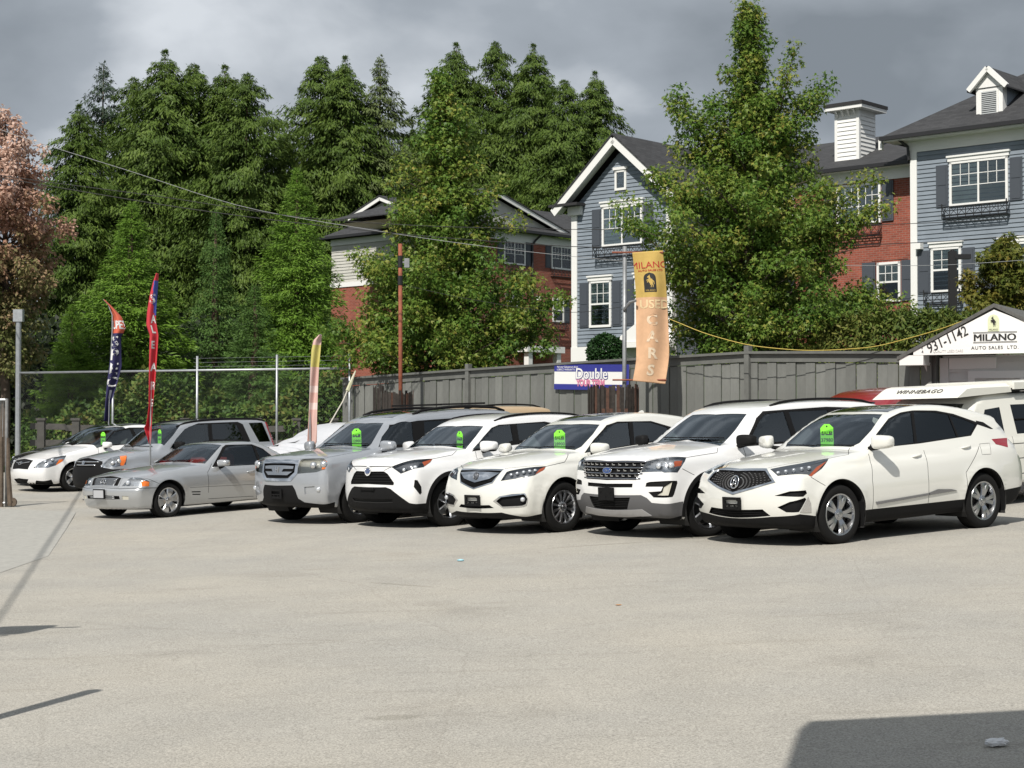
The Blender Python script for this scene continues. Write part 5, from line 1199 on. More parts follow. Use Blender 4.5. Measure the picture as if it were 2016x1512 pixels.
# ---------------------------------------------------------------- car builder
PAINTS = {
 'pearl_white': mat('paint_pearl_white', (.71, .708, .665), .32, coat=1),
 'white': mat('paint_white', (.77, .772, .775), .32, coat=1),
 'silver': mat('paint_silver', (.44, .46, .49), .34, metal=.55, coat=1),
 'pale_silver': mat('paint_pale_silver', (.47, .485, .50), .33, metal=.55, coat=1),
 'grey': mat('paint_grey', (.30, .325, .37), .34, metal=.5, coat=1),
 'black': mat('paint_black', (.012, .012, .014), .3, coat=1),
 'red': mat('paint_red', (.24, .010, .016), .3, coat=1),
 'tan': mat('paint_tan', (.45, .34, .22), .5),
 'cream': mat('paint_cream', (.74, .735, .68), .42, coat=.3),
}
M_BLACK = mat('black_plastic', (.010, .010, .0105), .65, spec=.12)
M_GAP = mat('shut_gap', (.03, .03, .03), .8)
M_UNDER = mat('underbody_black', (.012, .012, .012), .9)
M_CHROME = mat('chrome', (.75, .76, .78), .12, metal=1)
M_GUN = mat('gunmetal_alloy', (.46, .47, .49), .25, metal=1)
M_ALLOY = mat('bright_alloy', (.62, .63, .65), .28, metal=1)
M_TYRE = mat('tyre_rubber', (.010, .010, .010), .85, spec=.2)
M_DARKMET = mat('brake_dark', (.03, .03, .03), .7)
M_AMBER = mat('amber_lens', (.75, .17, .02), .15, coat=.6)
M_AMBERDK = mat('dark_amber_lens', (.32, .06, .015), .15, coat=.6)
M_REDLENS = mat('red_lens', (.28, .01, .02), .15, coat=.8)
M_REFLECT = mat('lamp_reflector', (.70, .71, .73), .25, metal=.8)
M_LAMPDARK = mat('lamp_dark', (.17, .175, .19), .3, metal=.5)
M_BULB = mat('lamp_projector', (.75, .78, .82), .1, metal=.6)
M_LENS = glass('lamp_lens', (.93, .94, .95))
M_WINDSHIELD = glass('windshield_glass', (.84, .92, .90), 1.0, ior=2.1)
M_FRONTGLASS = glass('side_glass', (.60, .68, .66), .9)
M_TINT = glass('tinted_glass', (.06, .06, .062), .75)
M_INT = mat('interior_dark', (.055, .055, .058), .8)
M_SEAT = mat('seat_fabric', (.12, .12, .125), .8)
M_SEATL = mat('seat_light', (.30, .29, .27), .8)
M_PAPER = mat('white_paper', (.8, .8, .8), .7)

def superell(mb, c, r, e=.5, n=14, R=None):
    """rounded box (superellipsoid)"""
    V = []; F = []; pw = lambda v: math.copysign(abs(v)**e, v)
    m = n//2
    for i in range(m+1):
        a = -math.pi/2 + math.pi*i/m
        for j in range(n):
            b = 2*math.pi*j/n
            v = Vector((r[0]*pw(math.cos(a))*pw(math.cos(b)), r[1]*pw(math.cos(a))*pw(math.sin(b)), r[2]*pw(math.sin(a))))
            if R is not None: v = R @ v
            V.append(v + Vector(c))
    for i in range(m):
        for j in range(n): F.append((i*n+j, i*n+(j+1) % n, (i+1)*n+(j+1) % n, (i+1)*n+j))
    mb.add(V, F)

def make_wheel(design, rt, wt=.235, rr=.245):
    """tyre and rim meshes around the y axis, outer face at -y... returns list of (name, MB, material)"""
    h = wt/2
    ty = MB()
    prof = [(rr-.012, -h*.80), (rr+.004, -h*.92), (rr+.03, -h*.99), (rr+(rt-rr)*.55, -h*1.03), (rt-.022, -h*.93), (rt-.006, -h*.80)]
    for g in (-.5, -.17, .17, .5):
        prof += [(rt, h*(g-.075)), (rt-.007, h*(g-.06)), (rt-.007, h*(g+.06)), (rt, h*(g+.075))]
    prof += [(rt-.006, h*.80), (rt-.022, h*.93), (rr+(rt-rr)*.55, h*1.03), (rr+.03, h*.99), (rr-.012, h*.80)]
    ty.lathe(prof, 48)
    rim = MB()
    y0 = -h*.86
    rim.lathe([(rr+.008, y0-.004), (rr+.004, y0-.010), (rr-.012, y0-.008), (rr-.020, y0+.012), (rr-.045, y0+.09), (rr-.04, h*.8)], 48)
    sp = MB()
    def spoke(a0, a1, w0, w1, r0, r1, yin=.020, yout=.006, t=.02):
        pts = []
        for k in range(6):
            f = k/5; r = r0+(r1-r0)*f; a = a0+(a1-a0)*f; w = w0+(w1-w0)*f; y = y0+yin+(yout-yin)*f - .012*math.sin(math.pi*f)
            ca, sa = math.cos(a), math.sin(a)
            for (o, yy) in ((-w/2, y+t), (-w/2*.75, y), (w/2*.75, y), (w/2, y+t)):
                pts.append((r*ca - o*sa, yy, r*sa + o*ca))
        F = []
        for k in range(5):
            for j in range(3): F.append((k*4+j, k*4+j+1, k*4+j+5, k*4+j+4))
        sp.add(pts, F)
    if design == 'twin5':
        for i in range(5):
            a = math.pi/2 + 2*math.pi*i/5
            for d in (-1, 1): spoke(a + d*.16, a + d*.21, .050, .068, .05, rr-.012)
    elif design == 'multi':
        for i in range(12):
            a = 2*math.pi*i/12; spoke(a, a+.05, .022, .050, .05, rr-.012, yin=.03, yout=.004)
    elif design == 'five':
        for i in range(5):
            a = math.pi/2 + 2*math.pi*i/5; spoke(a, a, .075, .115, .05, rr-.012)
    elif design == 'six':
        for i in range(6):
            a = math.pi/2 + 2*math.pi*i/6; spoke(a, a, .08, .17, .05, rr-.012, yin=.01, yout=.002)
    hub = MB(); hub.lathe([(.075, y0+.035), (.072, y0+.014), (.06, y0+.006), (.034, y0+.003), (.032, y0-.004), (.001, y0-.006)], 24)
    for i in range(5):
        a = 2*math.pi*(i+.5)/5; hub.lathe([], 3) if False else None
        hub.tube([(.055*math.cos(a), y0+.012, .055*math.sin(a)), (.055*math.cos(a), y0-.002, .055*math.sin(a))], .009, 6)
    brake = MB(); brake.lathe([(.01, y0+.075), (rr-.06, y0+.075), (rr-.06, y0+.10), (.01, y0+.10)], 28)
    return ty, rim, sp, hub, brake

def build_car(key, name, label, paint, feats, wheel=('five', 'alloy'), steer=0.0, category='car', group=None, opts=None):
    opts = opts or {}
    spec = SPECS[opts.get('shape', key)]; sh = CarShape(spec)
    X, Y, psi = POSES[key]
    root = empty(name, label=label, cat=category, group=group)
    n = Vector((-GA, -GB, 1)).normalized(); p = math.radians(psi)
    fx = Vector((-math.cos(p), -math.sin(p), 0)); fx = (fx - n*fx.dot(n)).normalized(); fy = n.cross(fx)
    root.matrix_world = Matrix(((fx.x, fy.x, n.x, X), (fx.y, fy.y, n.y, Y), (fx.z, fy.z, n.z, lot(X, Y)), (0, 0, 0, 1)))
    off = np.array([sh.xf, 0, 0])
    P_ = PAINTS[paint] if isinstance(paint, str) else paint
    # ---- base grid in the unrolled half disc
    rho = np.concatenate([np.linspace(0, sh.rho0, 20)[1:], np.arange(sh.rho0+.05, sh.rho1, .052), np.linspace(sh.rho1, sh.rho2, 14)[:-1]])
    th = np.radians(np.linspace(-90, 90, 53))
    a, b = np.meshgrid(rho, th, indexing='ij')
    Q = [np.stack([(a*np.cos(b)).ravel(), (a*np.sin(b)).ravel()], 1)]
    P3 = [sh.surf(a.ravel(), b.ravel())]
    P3[0][np.abs(np.tile(np.abs(b[0]), len(rho)) - math.pi/2) < 1e-6, 1] = 0
    po = sh.surf([0, sh.rho2-1e-4], [0, 0]); po[:, 1] = 0
    Q.append(np.array([[0, 0.], [0, sh.rho2]])); P3.append(po); Q[0][np.abs(Q[0][:, 0]) < 1e-9, 0] = 0
    nb = sum(len(q) for q in Q)
    edges = []; polys = []
    cnt = nb
    # ---- wheel arches
    allf = []
    for xw in (sh.xf, sh.xf+sh.wb):
        zs = .16
        arc = [(xw + sh.ar*math.cos(t), sh.rt + sh.ar*math.sin(t)) for t in np.linspace(-.42, math.pi+.42, 44)]
        pts = sh.view('side', arc); pts = pts[~np.isnan(pts[:, 0])]
        xl, xr = pts[-1, 0], pts[0, 0]
        low = []
        for xx, yy0, yy1 in ((xl, pts[-1, 1]-.03, .40), (xr, .40, pts[0, 1]-.03)):
            bt = sh.view('bot', [(xx, v) for v in np.linspace(yy0, yy1, 8)]); low.append(bt[~np.isnan(bt[:, 0])])
        mid = sh.view('bot', [(v, .40) for v in np.linspace(xl, xr, 14)]); mid = mid[~np.isnan(mid[:, 0])]
        allf.append(dict(name='_arch', P=np.vstack([pts, low[0], mid, low[1]])))
    for ft in feats:
        g = dict(ft); view, pts = ft['poly'][0], ft['poly'][1]
        if view == '3d':
            P = resample(pts, ft.get('step', .03), not ft.get('line'))
            q = sh.param(P); P = sh.surf(np.hypot(q[:, 0], q[:, 1]), np.arctan2(q[:, 1], q[:, 0]))
            if ft.get('line'):
                t = np.gradient(P, axis=0); sd_ = np.cross(t, sh.normal(P)); sd_ /= np.maximum(np.linalg.norm(sd_, axis=1, keepdims=True), 1e-9)
                w_ = ft.get('w', .009)/2; P = np.vstack([P + sd_*w_, (P - sd_*w_)[::-1]])
        else:
            if ft.get('line'): pts = strip(pts, ft.get('w', .009))
            elif ft.get('r'): pts = smooth_poly(pts, ft['r'])
            P = sh.view(view, resample(pts, ft.get('step', .03)))
        P = P[~np.isnan(P[:, 0])]
        g['P'] = P; allf.append(g)
    allf = allf[2:] + allf[:2]          # the arches win over everything
    for g in allf:
        P = g['P'].copy(); ctr = g.get('center', False)
        if len(P) < 3: g['q'] = None; continue
        P[:, 1] = np.maximum(P[:, 1], 0)
        q = sh.param(P); q[P[:, 1] < 1e-6, 0] = 0
        keep = [0]
        for i in range(1, len(q)):
            if np.linalg.norm(q[i]-q[keep[-1]]) > .004: keep.append(i)
        if np.linalg.norm(q[keep[-1]]-q[0]) < .004 and len(keep) > 3: keep = keep[:-1]
        q = q[keep]; P = P[keep]; g['q'] = q
        Q.append(q); P3.append(P); m = len(q)
        edges += [(cnt+i, cnt+(i+1) % m) for i in range(m)]; cnt += m
    Qa = np.vstack(Q); Pa = np.vstack(P3)
    vo, eo, fo, ov, oe, of = mgeo.delaunay_2d_cdt([Vector(q) for q in Qa], edges, [], 0, 1e-6)
    vq = np.array([(v.x, v.y) for v in vo]); V3 = np.zeros((len(vo), 3)); need = []
    for i, o in enumerate(ov):
        if len(o): V3[i] = Pa[o[0]]
        else: need.append(i)
    if need:
        q = vq[need]; r = np.hypot(q[:, 0], q[:, 1]); t = np.arctan2(q[:, 1], np.maximum(q[:, 0], 0)); V3[need] = sh.surf(r, t)
        for i in need:
            if vq[i, 0] < 1e-6: V3[i, 1] = 0
    T = np.array([f for f in fo if len(f) == 3])
    cen = vq[T].mean(1)
    e1 = V3[T[:, 1]]-V3[T[:, 0]]; e2 = V3[T[:, 2]]-V3[T[:, 0]]; ar = np.linalg.norm(np.cross(e1, e2), axis=1)
    T = T[ar > 1e-9]; cen = cen[ar > 1e-9]
    NV = sh.normal(V3); NV[V3[:, 1] < 1e-6, 1] = 0
    fl = np.cross(V3[T[:, 1]]-V3[T[:, 0]], V3[T[:, 2]]-V3[T[:, 0]]); flip = (fl*NV[T].mean(1)).sum(1) < 0
    T[flip] = T[flip][:, [0, 2, 1]]
    region = np.full(len(T), -1)
    for i, g in enumerate(allf):
        if g.get('q') is None: continue
        ins = pip(cen, g['q'])
        if g.get('only'): ins &= np.isin(region, [k for k, h in enumerate(allf) if h['name'] in g['only']])
        region[ins] = i
    fn = NV[T].mean(1); fz = V3[T].mean(1)[:, 2]
    under = (fn[:, 2] < -.75) & (fz < .5) & (region == -1)
    def emit(oname, sel, m, parent, offset=0.0, side=0, wall=True):
        """side 0: both halves in one mesh; +1 / -1 one half"""
        tri = T[sel]
        if not len(tri): return None
        used, inv = np.unique(tri, return_inverse=True); tri = inv.reshape(-1, 3)
        Ps = V3[used]; Ns = NV[used]; A = Ps + Ns*offset
        c0 = Ps[:, 1] < 1e-6
        Vs = []; Fs = []; Nn = []
        ec = {}
        if abs(offset) > 1e-4 and wall:
            for f in tri:
                for u, v in ((f[0], f[1]), (f[1], f[2]), (f[2], f[0])):
                    k = (min(u, v), max(u, v)); ec.setdefault(k, []).append((u, v))
        bnd = [v[0] for k, v in ec.items() if len(v) == 1 and not (c0[k[0]] and c0[k[1]])]
        for s in ((1, -1) if side == 0 else (side,)):
            k = len(Vs); sc = np.array([1, s, 1.])
            if s == -1 and side == 0:   # reuse centre vertices
                idx = []; nv = []
                for j in range(len(A)):
                    if c0[j]: idx.append(j)
                    else: idx.append(k+len(nv)); nv.append(j)
                Vs += list(A[nv]*sc); Nn += list(Ns[nv]*sc); idx = np.array(idx)
            else:
                Vs += list(A*sc); Nn += list(Ns*sc); idx = np.arange(len(A))+k
            Fs += [tuple(idx[f]) if s == 1 else tuple(idx[f[::-1]]) for f in tri]
            for u, v in bnd:
                t = A[v]-A[u]; nn = np.cross(t, Ns[u]); nl = np.linalg.norm(nn)
                if nl < 1e-9: continue
                nn = nn/nl*(1 if offset > 0 else -1)
                k2 = len(Vs)
                back = 0.0 if offset < 0 else -.004
                for q in (A[u], A[v], Ps[v]+Ns[v]*back, Ps[u]+Ns[u]*back): Vs.append(q*sc); Nn.append(nn*sc)
                q4 = (k2+1, k2, k2+3, k2+2); Fs.append(q4 if s == 1 else q4[::-1])
        return mesh_obj(oname, np.array(Vs)-off, Fs, m, parent, True, normals=Nn)
    body = emit('body', (region == -1) & ~under, P_, root)
    emit('underbody', under, M_UNDER, root)
    objs = {'body': body, '+': {}, '-': {}}
    names = []
    for i, g in enumerate(allf):
        if g['name'] in ('_arch', '_hole') or g.get('q') is None: continue
        sel = region == i
        m = g.get('mat', P_)
        if g['name'] in [x[0] for x in names] and g.get('join'): continue
        if g.get('join'): sel = np.isin(region, [k for k, h in enumerate(allf) if h['name'] == g['name']])
        names.append((g['name'], i))
        par = g.get('parent'); rec = g.get('off', 0.0)
        if g.get('center'):
            pr = objs.get(par, root) if par else root
            o = emit(g['name'], sel, m, pr, rec)
            if o: objs[g['name']] = o
            if o and g.get('back'): emit(g['back'][0], sel, g['back'][1], o, g['back'][2], wall=True)
            if o and g.get('label'): o['label'] = g['label']
        else:
            for s, key2 in ((1, '+'), (-1, '-')):
                pr = (objs[key2].get(par) or objs.get(par)) if par else root
                o = emit(g['name'], sel, m, pr or root, rec, s)
                if o: objs[key2][g['name']] = o
                if o and g.get('back'): emit(g['back'][0], sel, g['back'][1], o, g['back'][2], s)
    # inner lining so that paint is not seen through the glass
    glassnames = ('windshield', 'side_window', 'rear_window', 'quarter_window', 'windshield_band', 'sunroof')
    gi = [i for i, g in enumerate(allf) if g['name'] in glassnames + ('headlight', '_arch')]
    lin = ~np.isin(region, gi) & (fz > .45)
    l_o = emit('inner_lining', lin, M_INT, root, -.035, wall=False)
    if l_o: l_o.data.flip_normals()
    # ---- wheel wells and wheels
    for xw in (sh.xf, sh.xf+sh.wb):
        for s in (1, -1):
            well = MB()
            yo = float(sh.halfw(np.array([xw]), np.array([.75]))[0])-.015
            V = []; F = []; nn = 22
            for k in range(nn+1):
                t = -.5 + (math.pi+1.0)*k/nn
                cx, cz = xw-sh.xf + (sh.ar+.012)*math.cos(t), max(.17, sh.rt + (sh.ar+.012)*math.sin(t))
                V += [(cx, s*yo, cz), (cx, s*.42, cz)]
            for k in range(nn): F.append((2*k, 2*k+1, 2*k+3, 2*k+2))
            c = len(V); V.append((xw-sh.xf, s*.42, sh.rt))
            for k in range(nn): F.append((2*k+1, c, 2*k+3))
            well.add(V, F); well.build('wheel_well', M_UNDER, root)
    ty, rim, sp, hub, brake = make_wheel(wheel[0], sh.rt, rr=opts.get('rim', .245))
    rm = {'alloy': M_ALLOY, 'gun': M_GUN}[wheel[1]]
    first = None
    for xw, st in ((0, steer), (sh.wb, 0)):
        for s in (-1, 1):
            yw = (sh.w - .028 - .1175)*s
            if first is None:
                w = empty('wheel'); first = w
                ty.build('tyre', M_TYRE, w, auto=40); rim.build('rim', rm, w, auto=40); sp.build('spokes', rm, w, auto=30)
                hub.build('hub_cap', rm, w, auto=40); brake.build('brake_disc', M_DARKMET, w)
            else: w = copy_tree(first)
            w.parent = root; w.location = (xw, yw, sh.rt-.012); w.rotation_euler = (0, random.uniform(0, 1.2), (0 if s < 0 else math.pi)+st)
            w.rotation_euler[1] = opts.get('roll', .3)
    # ---- interior
    it = MB(); zb = sh.zb0
    xs = spec['seat'] if 'seat' in spec else sh.xf + 1.55
    seat_m = opts.get('seat', M_SEAT)
    zr = spec.get('seatz', zb-.62)
    for sx, ys in ((xs, (-.37, .37)), (xs+.85, (-.42, 0, .42))):
        if opts.get('coupe') and sx > xs: continue
        for y in ys:
            st = MB(); R = Matrix.Rotation(.26, 3, 'Y')
            superell(st, (sx-sh.xf-.22, y, zr+.18), (.27, .24, .10), .45)
            superell(st, (sx-sh.xf+.10, y, zr+.50), (.085, .235, .34), .5, R=R)
            superell(st, (sx-sh.xf+.21, y, zr+.93), (.055, .13, .095), .6, R=R)
            st.tube([(sx-sh.xf+.17, y-.05, zr+.75), (sx-sh.xf+.20, y-.05, zr+.92)], .008, 6); st.tube([(sx-sh.xf+.17, y+.05, zr+.75), (sx-sh.xf+.20, y+.05, zr+.92)], .008, 6)
            st.build('seat', seat_m, root, smooth=True)
    ws = spec['ws']      # windshield base x, z
    db = MB(); superell(db, (ws[0]+.34-sh.xf, 0, ws[1]-.19), (.34, sh.w-.27, .135), .35, n=20)
    superell(db, (ws[0]+.50-sh.xf, -.37, ws[1]-.05), (.12, .19, .06), .5)
    db.build('dashboard', M_INT, root, smooth=True)
    sw = MB(); R = Matrix.Rotation(-.45, 3, 'Y')
    ring = [R @ Vector((0, .175*math.cos(t), .175*math.sin(t))) + Vector((ws[0]+.74-sh.xf, -.37, ws[1]-.12)) for t in np.linspace(0, 2*math.pi, 25)]
    sw.tube(ring, .015, 6, False); sw.box((ws[0]+.74-sh.xf, -.37, ws[1]-.12), (.04, .32, .06), R=R); sw.build('steering_wheel', M_INT, root, smooth=True)
    fl = MB(); fl.box((sh.L/2-sh.xf+.2, 0, .38), (sh.L-1.9, 2*sh.w-.25, .03)); fl.box((ws[0]-sh.xf+.06, 0, (.35+ws[1]-.2)/2), (.03, 2*sh.w-.45, ws[1]-.2-.35)); fl.build('cabin_floor', M_INT, root)
    return root, sh, objs, off
# ---------------------------------------------------------------- car details
def surf_front(sh, y, z):
    P = sh.view('front', [(abs(y), z)])[0]; N = sh.normal(np.array([P]))[0]
    if y < 0: P = P*[1, -1, 1]; N = N*[1, -1, 1]
    return P, N
def lamp_units(root, sh, off, ctrs, r, m, depth=-.03, name='lamp_unit', objs=None):
    for s, k in ((1, '+'), (-1, '-')):
        par = objs[k].get('headlight') or root
        for (x, y, z) in ctrs:
            q = sh.param(np.array([[x, y, z]])); P = sh.surf([np.hypot(*q[0])], [math.atan2(q[0, 1], q[0, 0])]); N = sh.normal(P)
            p = (P[0]+N[0]*depth)*[1, s, 1] - off
            b = MB(); superell(b, p, (r, r, r), .9, n=12); b.build(name, m, par, smooth=True)
def bars_on(name, root, sh, off, lines, rad, m, out=.004):
    """horizontal bars following the nose; each line is [(y,z),(y,z)] mirrored over the centre"""
    for ln in lines:
        b = MB(); (y0, z0), (y1, z1) = ln[0], ln[1]
        ys = np.linspace(y0, y1, 12); zs = np.linspace(z0, z1, 12)
        P = sh.view('front', np.stack([np.abs(ys), zs], 1)); N = sh.normal(P)
        P = P + N*out; P[:, 1] *= np.sign(ys + 1e-9)
        b.tube([tuple(p-off) for p in P], rad, 6); b.build(name, m, root, smooth=True)
def badge_frame(sh, z, off, y=0.0, out=.012):
    P, N = surf_front(sh, y, z); N[1] = 0; N /= np.linalg.norm(N)
    return frame(Vector(P + N*out - off), (0, -1, 0), (-N[2], 0, -N[0]) if False else Vector((N[2], 0, -N[0])) * (-1 if -N[0] < 0 else 1))
def ring2d(mb, M, rx, ry, r, n=28):
    pts = [M @ Vector((rx*math.cos(t), ry*math.sin(t), 0)) for t in np.linspace(0, 2*math.pi, n+1)]
    mb.tube(pts, r, 6, False)
def disc2d(mb, M, rx, ry, z=0.0, n=28):
    V = [M @ Vector((rx*math.cos(2*math.pi*k/n), ry*math.sin(2*math.pi*k/n), z)) for k in range(n)]
    mb.add(V, [tuple(range(n))])
def plate_bracket(root, sh, off, z, w=.31, h=.155, m=None, window=None, y=0.0):
    P, N = surf_front(sh, y, z); M = frame(Vector((P[0]-.02, y, z)) - Vector(off), (0, -1, 0), (0, 0, 1))
    m = m or M_BLACK; b = MB()
    def bx(u, v, du, dv, d=.02, z0=0): 
        V = [M @ Vector((u+i*du/2, v+j*dv/2, z0+k*d/2)) for i in (-1, 1) for j in (-1, 1) for k in (-1, 1)]
        b.add(V, [(0, 1, 3, 2), (4, 6, 7, 5), (0, 4, 5, 1), (2, 3, 7, 6), (0, 2, 6, 4), (1, 5, 7, 3)])
    for sgn in (-1, 1):
        bx(sgn*(w/2-.022), 0, .044, h); bx(0, sgn*(h/2-.018), w-.09, .034)
    bx(0, -.012, w-.09, .02, .016); bx(-.05, -.035, .02, .04, .016); bx(.05, -.035, .02, .04, .016)
    for u in (-.105, .105):
        for v in (-.045, .045): bx(u, v, .02, .02, .006, .012)
    o = b.build('plate_bracket', m, root)
    if window:
        b2 = MB(); V = [M @ Vector((u*(w/2-.03), v*(h/2-.03), -.004)) for u, v in ((-1, -1), (1, -1), (1, 1), (-1, 1))]; b2.add(V, [(0, 1, 2, 3)]); b2.build('backing_plate', window, o)
    return o
def mirror_pair(root, sh, off, c, m, size=(.085, .125, .082), lower=None, arm=True):
    x, y, z = c; y = abs(y)
    for s in (-1, 1):
        b = MB(); V0 = len(b.V)
        superell(b, (0, 0, 0), size, .55, n=18)
        V = []
        for v in b.V:   # flat at the back, swept forward at the outer end
            vx = min(v[0], size[0]*.55); vx += -.25*size[0] + .35*size[0]*(v[1]*s*1/size[1])*1.0*(-1 if s < 0 else -1)*(-1)
            V.append((vx + x-off[0], v[1] + s*y, v[2]*(1 - .12*(v[1]*s/size[1])) + z))
        o = mesh_obj('mirror', V, b.F, m, root, True)
        g = MB(); gx = x-off[0] + size[0]*.34
        pts = [(gx + .0*k, s*y + size[1]*.8*math.cos(t), z + size[2]*.72*math.sin(t)) for k, t in enumerate(np.linspace(0, 2*math.pi, 21)[:-1])]
        g.add(pts, [tuple(range(20))]); g.build('mirror_glass', M_CHROME, o)
        a = MB(); yi = float(sh.halfw(np.array([x]), np.array([z-.06]))[0])-.02
        a.tube([(x-off[0]-.02, s*yi, z-.085), (x-off[0]-.01, s*(yi*.5+y*.5), z-.075), (x-off[0], s*(y-.03), z-.05)], [.03, .026, .03], 8)
        if lower: superell(a, (x-off[0]-.01, s*y, z-size[2]*.62), (size[0]*.85, size[1]*.88, size[2]*.45), .6, n=14)
        a.build('mirror_arm', M_BLACK, o, smooth=True)
def handle(root, sh, off, x, z, m, L=.20):
    for s in (-1, 1):
        pts = []
        for t in np.linspace(-1, 1, 7):
            P = sh.view('side', [(x+t*L/2, z+.012*t)])[0]
            pts.append((P[0]-off[0], s*(P[1] + .028*(1-t**4) - .004), P[2]))
        b = MB(); b.tube(pts, [.008, .012, .014, .014, .014, .012, .008], 8); b.build('door_handle', m, root, smooth=True)
def roof_rails(root, sh, off, x0, x1, y, m, h=.035, r=.016):
    for s in (-1, 1):
        xs = np.linspace(x0, x1, 12); P = sh.view('top', np.stack([xs, np.full(12, y)], 1))
        z = P[:, 2] + h*np.sin(np.linspace(0, math.pi, 12))**.35
        b = MB(); b.tube([(p[0]-off[0], s*p[1], zz) for p, zz in zip(P, z)], r, 8); b.build('roof_rail', m, root, smooth=True)
def wipers(root, sh, off, lines):
    for (p0, p1) in lines:
        ys = np.linspace(p0[0], p1[0], 8); zs = np.linspace(p0[1], p1[1], 8)
        P = sh.view('front', np.stack([np.abs(ys), zs], 1)); N = sh.normal(P); P = P+N*.014; P[:, 1] *= np.sign(ys)
        b = MB(); b.tube([tuple(p-off) for p in P], .008, 5); b.build('wiper', M_BLACK, root)
def shark_fin(root, sh, off, x, m):
    P = sh.view('top', [(x, 0)])[0]; b = MB()
    prof = [(-.09, 0), (.09, 0), (.075, .055), (.045, .06)]
    V = [(P[0]-off[0]+a, s*.022*(1 - c/.08), P[2]-.008+c) for s in (-1, 1) for a, c in prof]
    b.add(V, [(0, 1, 2, 3)[::-1], (4, 5, 6, 7), (0, 4, 7, 3), (3, 7, 6, 2), (2, 6, 5, 1)]); b.build('antenna_fin', m, root)

def close_down(line, x_end=None):
    """close an outline along the underside back to the nose"""
    l = [tuple(p) for p in line]; x = l[-1][0]
    return l + [(x, l[-1][1]-.01, .18), (x, .6, .14), (x, .3, .14), (x, 0, .14), (.3, 0, .14), (.12, 0, .2)]
def std_feats(key, paint, extra=(), doors=None, wins=None, tints=('front', 'rear', 'rear'), tail=None, roofglass=None, clad_arch=None, sill=None, ws_mat=None, dlo=None):
    T = TRACED[key]; S = SPECS[key]; sh_L = S['L']; zb = S['belt'][0]; F = []
    add = lambda name, view, pts, **k: F.append(dict(name=name, poly=(view, pts), **k))
    top = (T.get('grille_chrome') or T['grille'])
    c0 = top[0]; c1 = top[1]
    wsb = T['windshield'][-1]
    hs = T.get('hoodside') or [T['headlight'][min(2, len(T['headlight'])-1)], (S['ws'][0]-.25, S['W']/2-.12, S['ws'][1]-.06), (S['ws'][0]+.05, S['W']/2-.2, S['ws'][1])]
    hl = [(c0[0], 0, c0[2]+.02), (c1[0]+.01, c1[1], c1[2]+.012)] + [tuple(h) for h in hs]
    hood = hl + [(wsb[0]-.04, wsb[1], wsb[2]-.012), (S['ws'][0]-.02, 0, S['ws'][1]-.005)]
    add('hood', '3d', hood, center=True)
    d = doors
    for (a0, a1, b0, b1) in d:     # door edges: top x, bottom x of the front and rear edge
        zt, zl = zb+.06, .36
        add('door', 'side', [(a0, zt), (a1, .75), (a1, zl), (b1, zl), (b1, .75), (b0, zt)])
    if 'valance' in T: add('lower_valance', '3d', close_down(T['valance']), center=True, mat=M_BLACK)
    if 'clad' in T: add('lower_cladding', '3d', close_down(T['clad']), center=True, mat=M_BLACK)
    if sill: add('sill_cladding', 'side', [(S['xf']+.3, .10), (S['xf']+.3, sill), (S['xf']+S['wb']-.3, sill+.02), (S['xf']+S['wb']-.3, .10)], mat=M_BLACK); add('sill_cladding_rear', 'side', [(S['xf']+S['wb']+.2, .12), (S['xf']+S['wb']+.2, sill+.08), (sh_L-.05, sill+.12), (sh_L-.05, .12)], mat=M_BLACK)
    if clad_arch:
        for xw in (S['xf'], S['xf']+S['wb']):
            add('arch_cladding', 'side', [(xw + (S['arch']+clad_arch)*math.cos(t), max(.2, S['rt'] + (S['arch']+clad_arch)*math.sin(t))) for t in np.linspace(-.5, math.pi+.5, 40)], mat=M_BLACK, off=.006, step=.05)
    ws = [tuple(p) for p in T['windshield']]
    fr = []
    add('windshield', '3d', ws, center=True, mat=ws_mat or M_WINDSHIELD, off=-.004)
    if dlo: add('window_surround', dlo[0], dlo[1], mat=M_BLACK)
    for (view, pts), tn in zip(wins, tints):
        add('side_window', view, pts, mat=M_FRONTGLASS if tn == 'front' else M_TINT, off=-.006)
    zt = max(p[1] for p in S['prof'])
    add('rear_window', 'rear', [(0, zb+.12), (.55, zb+.12), (.50, zt-.14), (0, zt-.12)], center=True, mat=M_TINT)
    if tail: add('tail_lamp', tail[0], tail[1], mat=M_REDLENS, off=.004)
    if roofglass: add('sunroof', 'top', [(roofglass[0], 0), (roofglass[0]+.03, roofglass[2]), (roofglass[1], roofglass[2]), (roofglass[1], 0)], center=True, mat=M_ROOFGLASS, off=-.003)
    F.extend(extra(T, add) or [])
    add('shut_line', '3d', hl[1:], line=True, mat=M_GAP, off=-.005, w=.008)
    for (a0, a1, b0, b1) in d:
        zt, zl = zb+.04, .36
        add('shut_line', 'side', [(a0, zt), (a1, .75), (a1, zl+.02)], line=True, mat=M_GAP, off=-.005, w=.008)
    a0, a1, b0, b1 = d[-1]
    add('shut_line', 'side', [(b0, zb+.04), (b1, .75), (b1, .45)], line=True, mat=M_GAP, off=-.005, w=.008)
    if 'fender' in T: add('shut_line', '3d', T['fender'], line=True, mat=M_GAP, off=-.005, w=.008)
    return F
M_ROOFGLASS = mat('roof_glass_black', (.01, .01, .012), .08, coat=1)
M_BLUE = mat('badge_blue', (.02, .06, .22), .2, coat=1)
M_GREYCLAD = mat('grey_cladding', (.10, .10, .105), .5)
M_SKID = mat('skid_silver', (.42, .42, .43), .4, metal=.4)
M_DKCHROME = mat('dark_chrome', (.30, .31, .34), .15, metal=1)
M_PLATE = mat('plate_grey', (.42, .43, .45), .35)
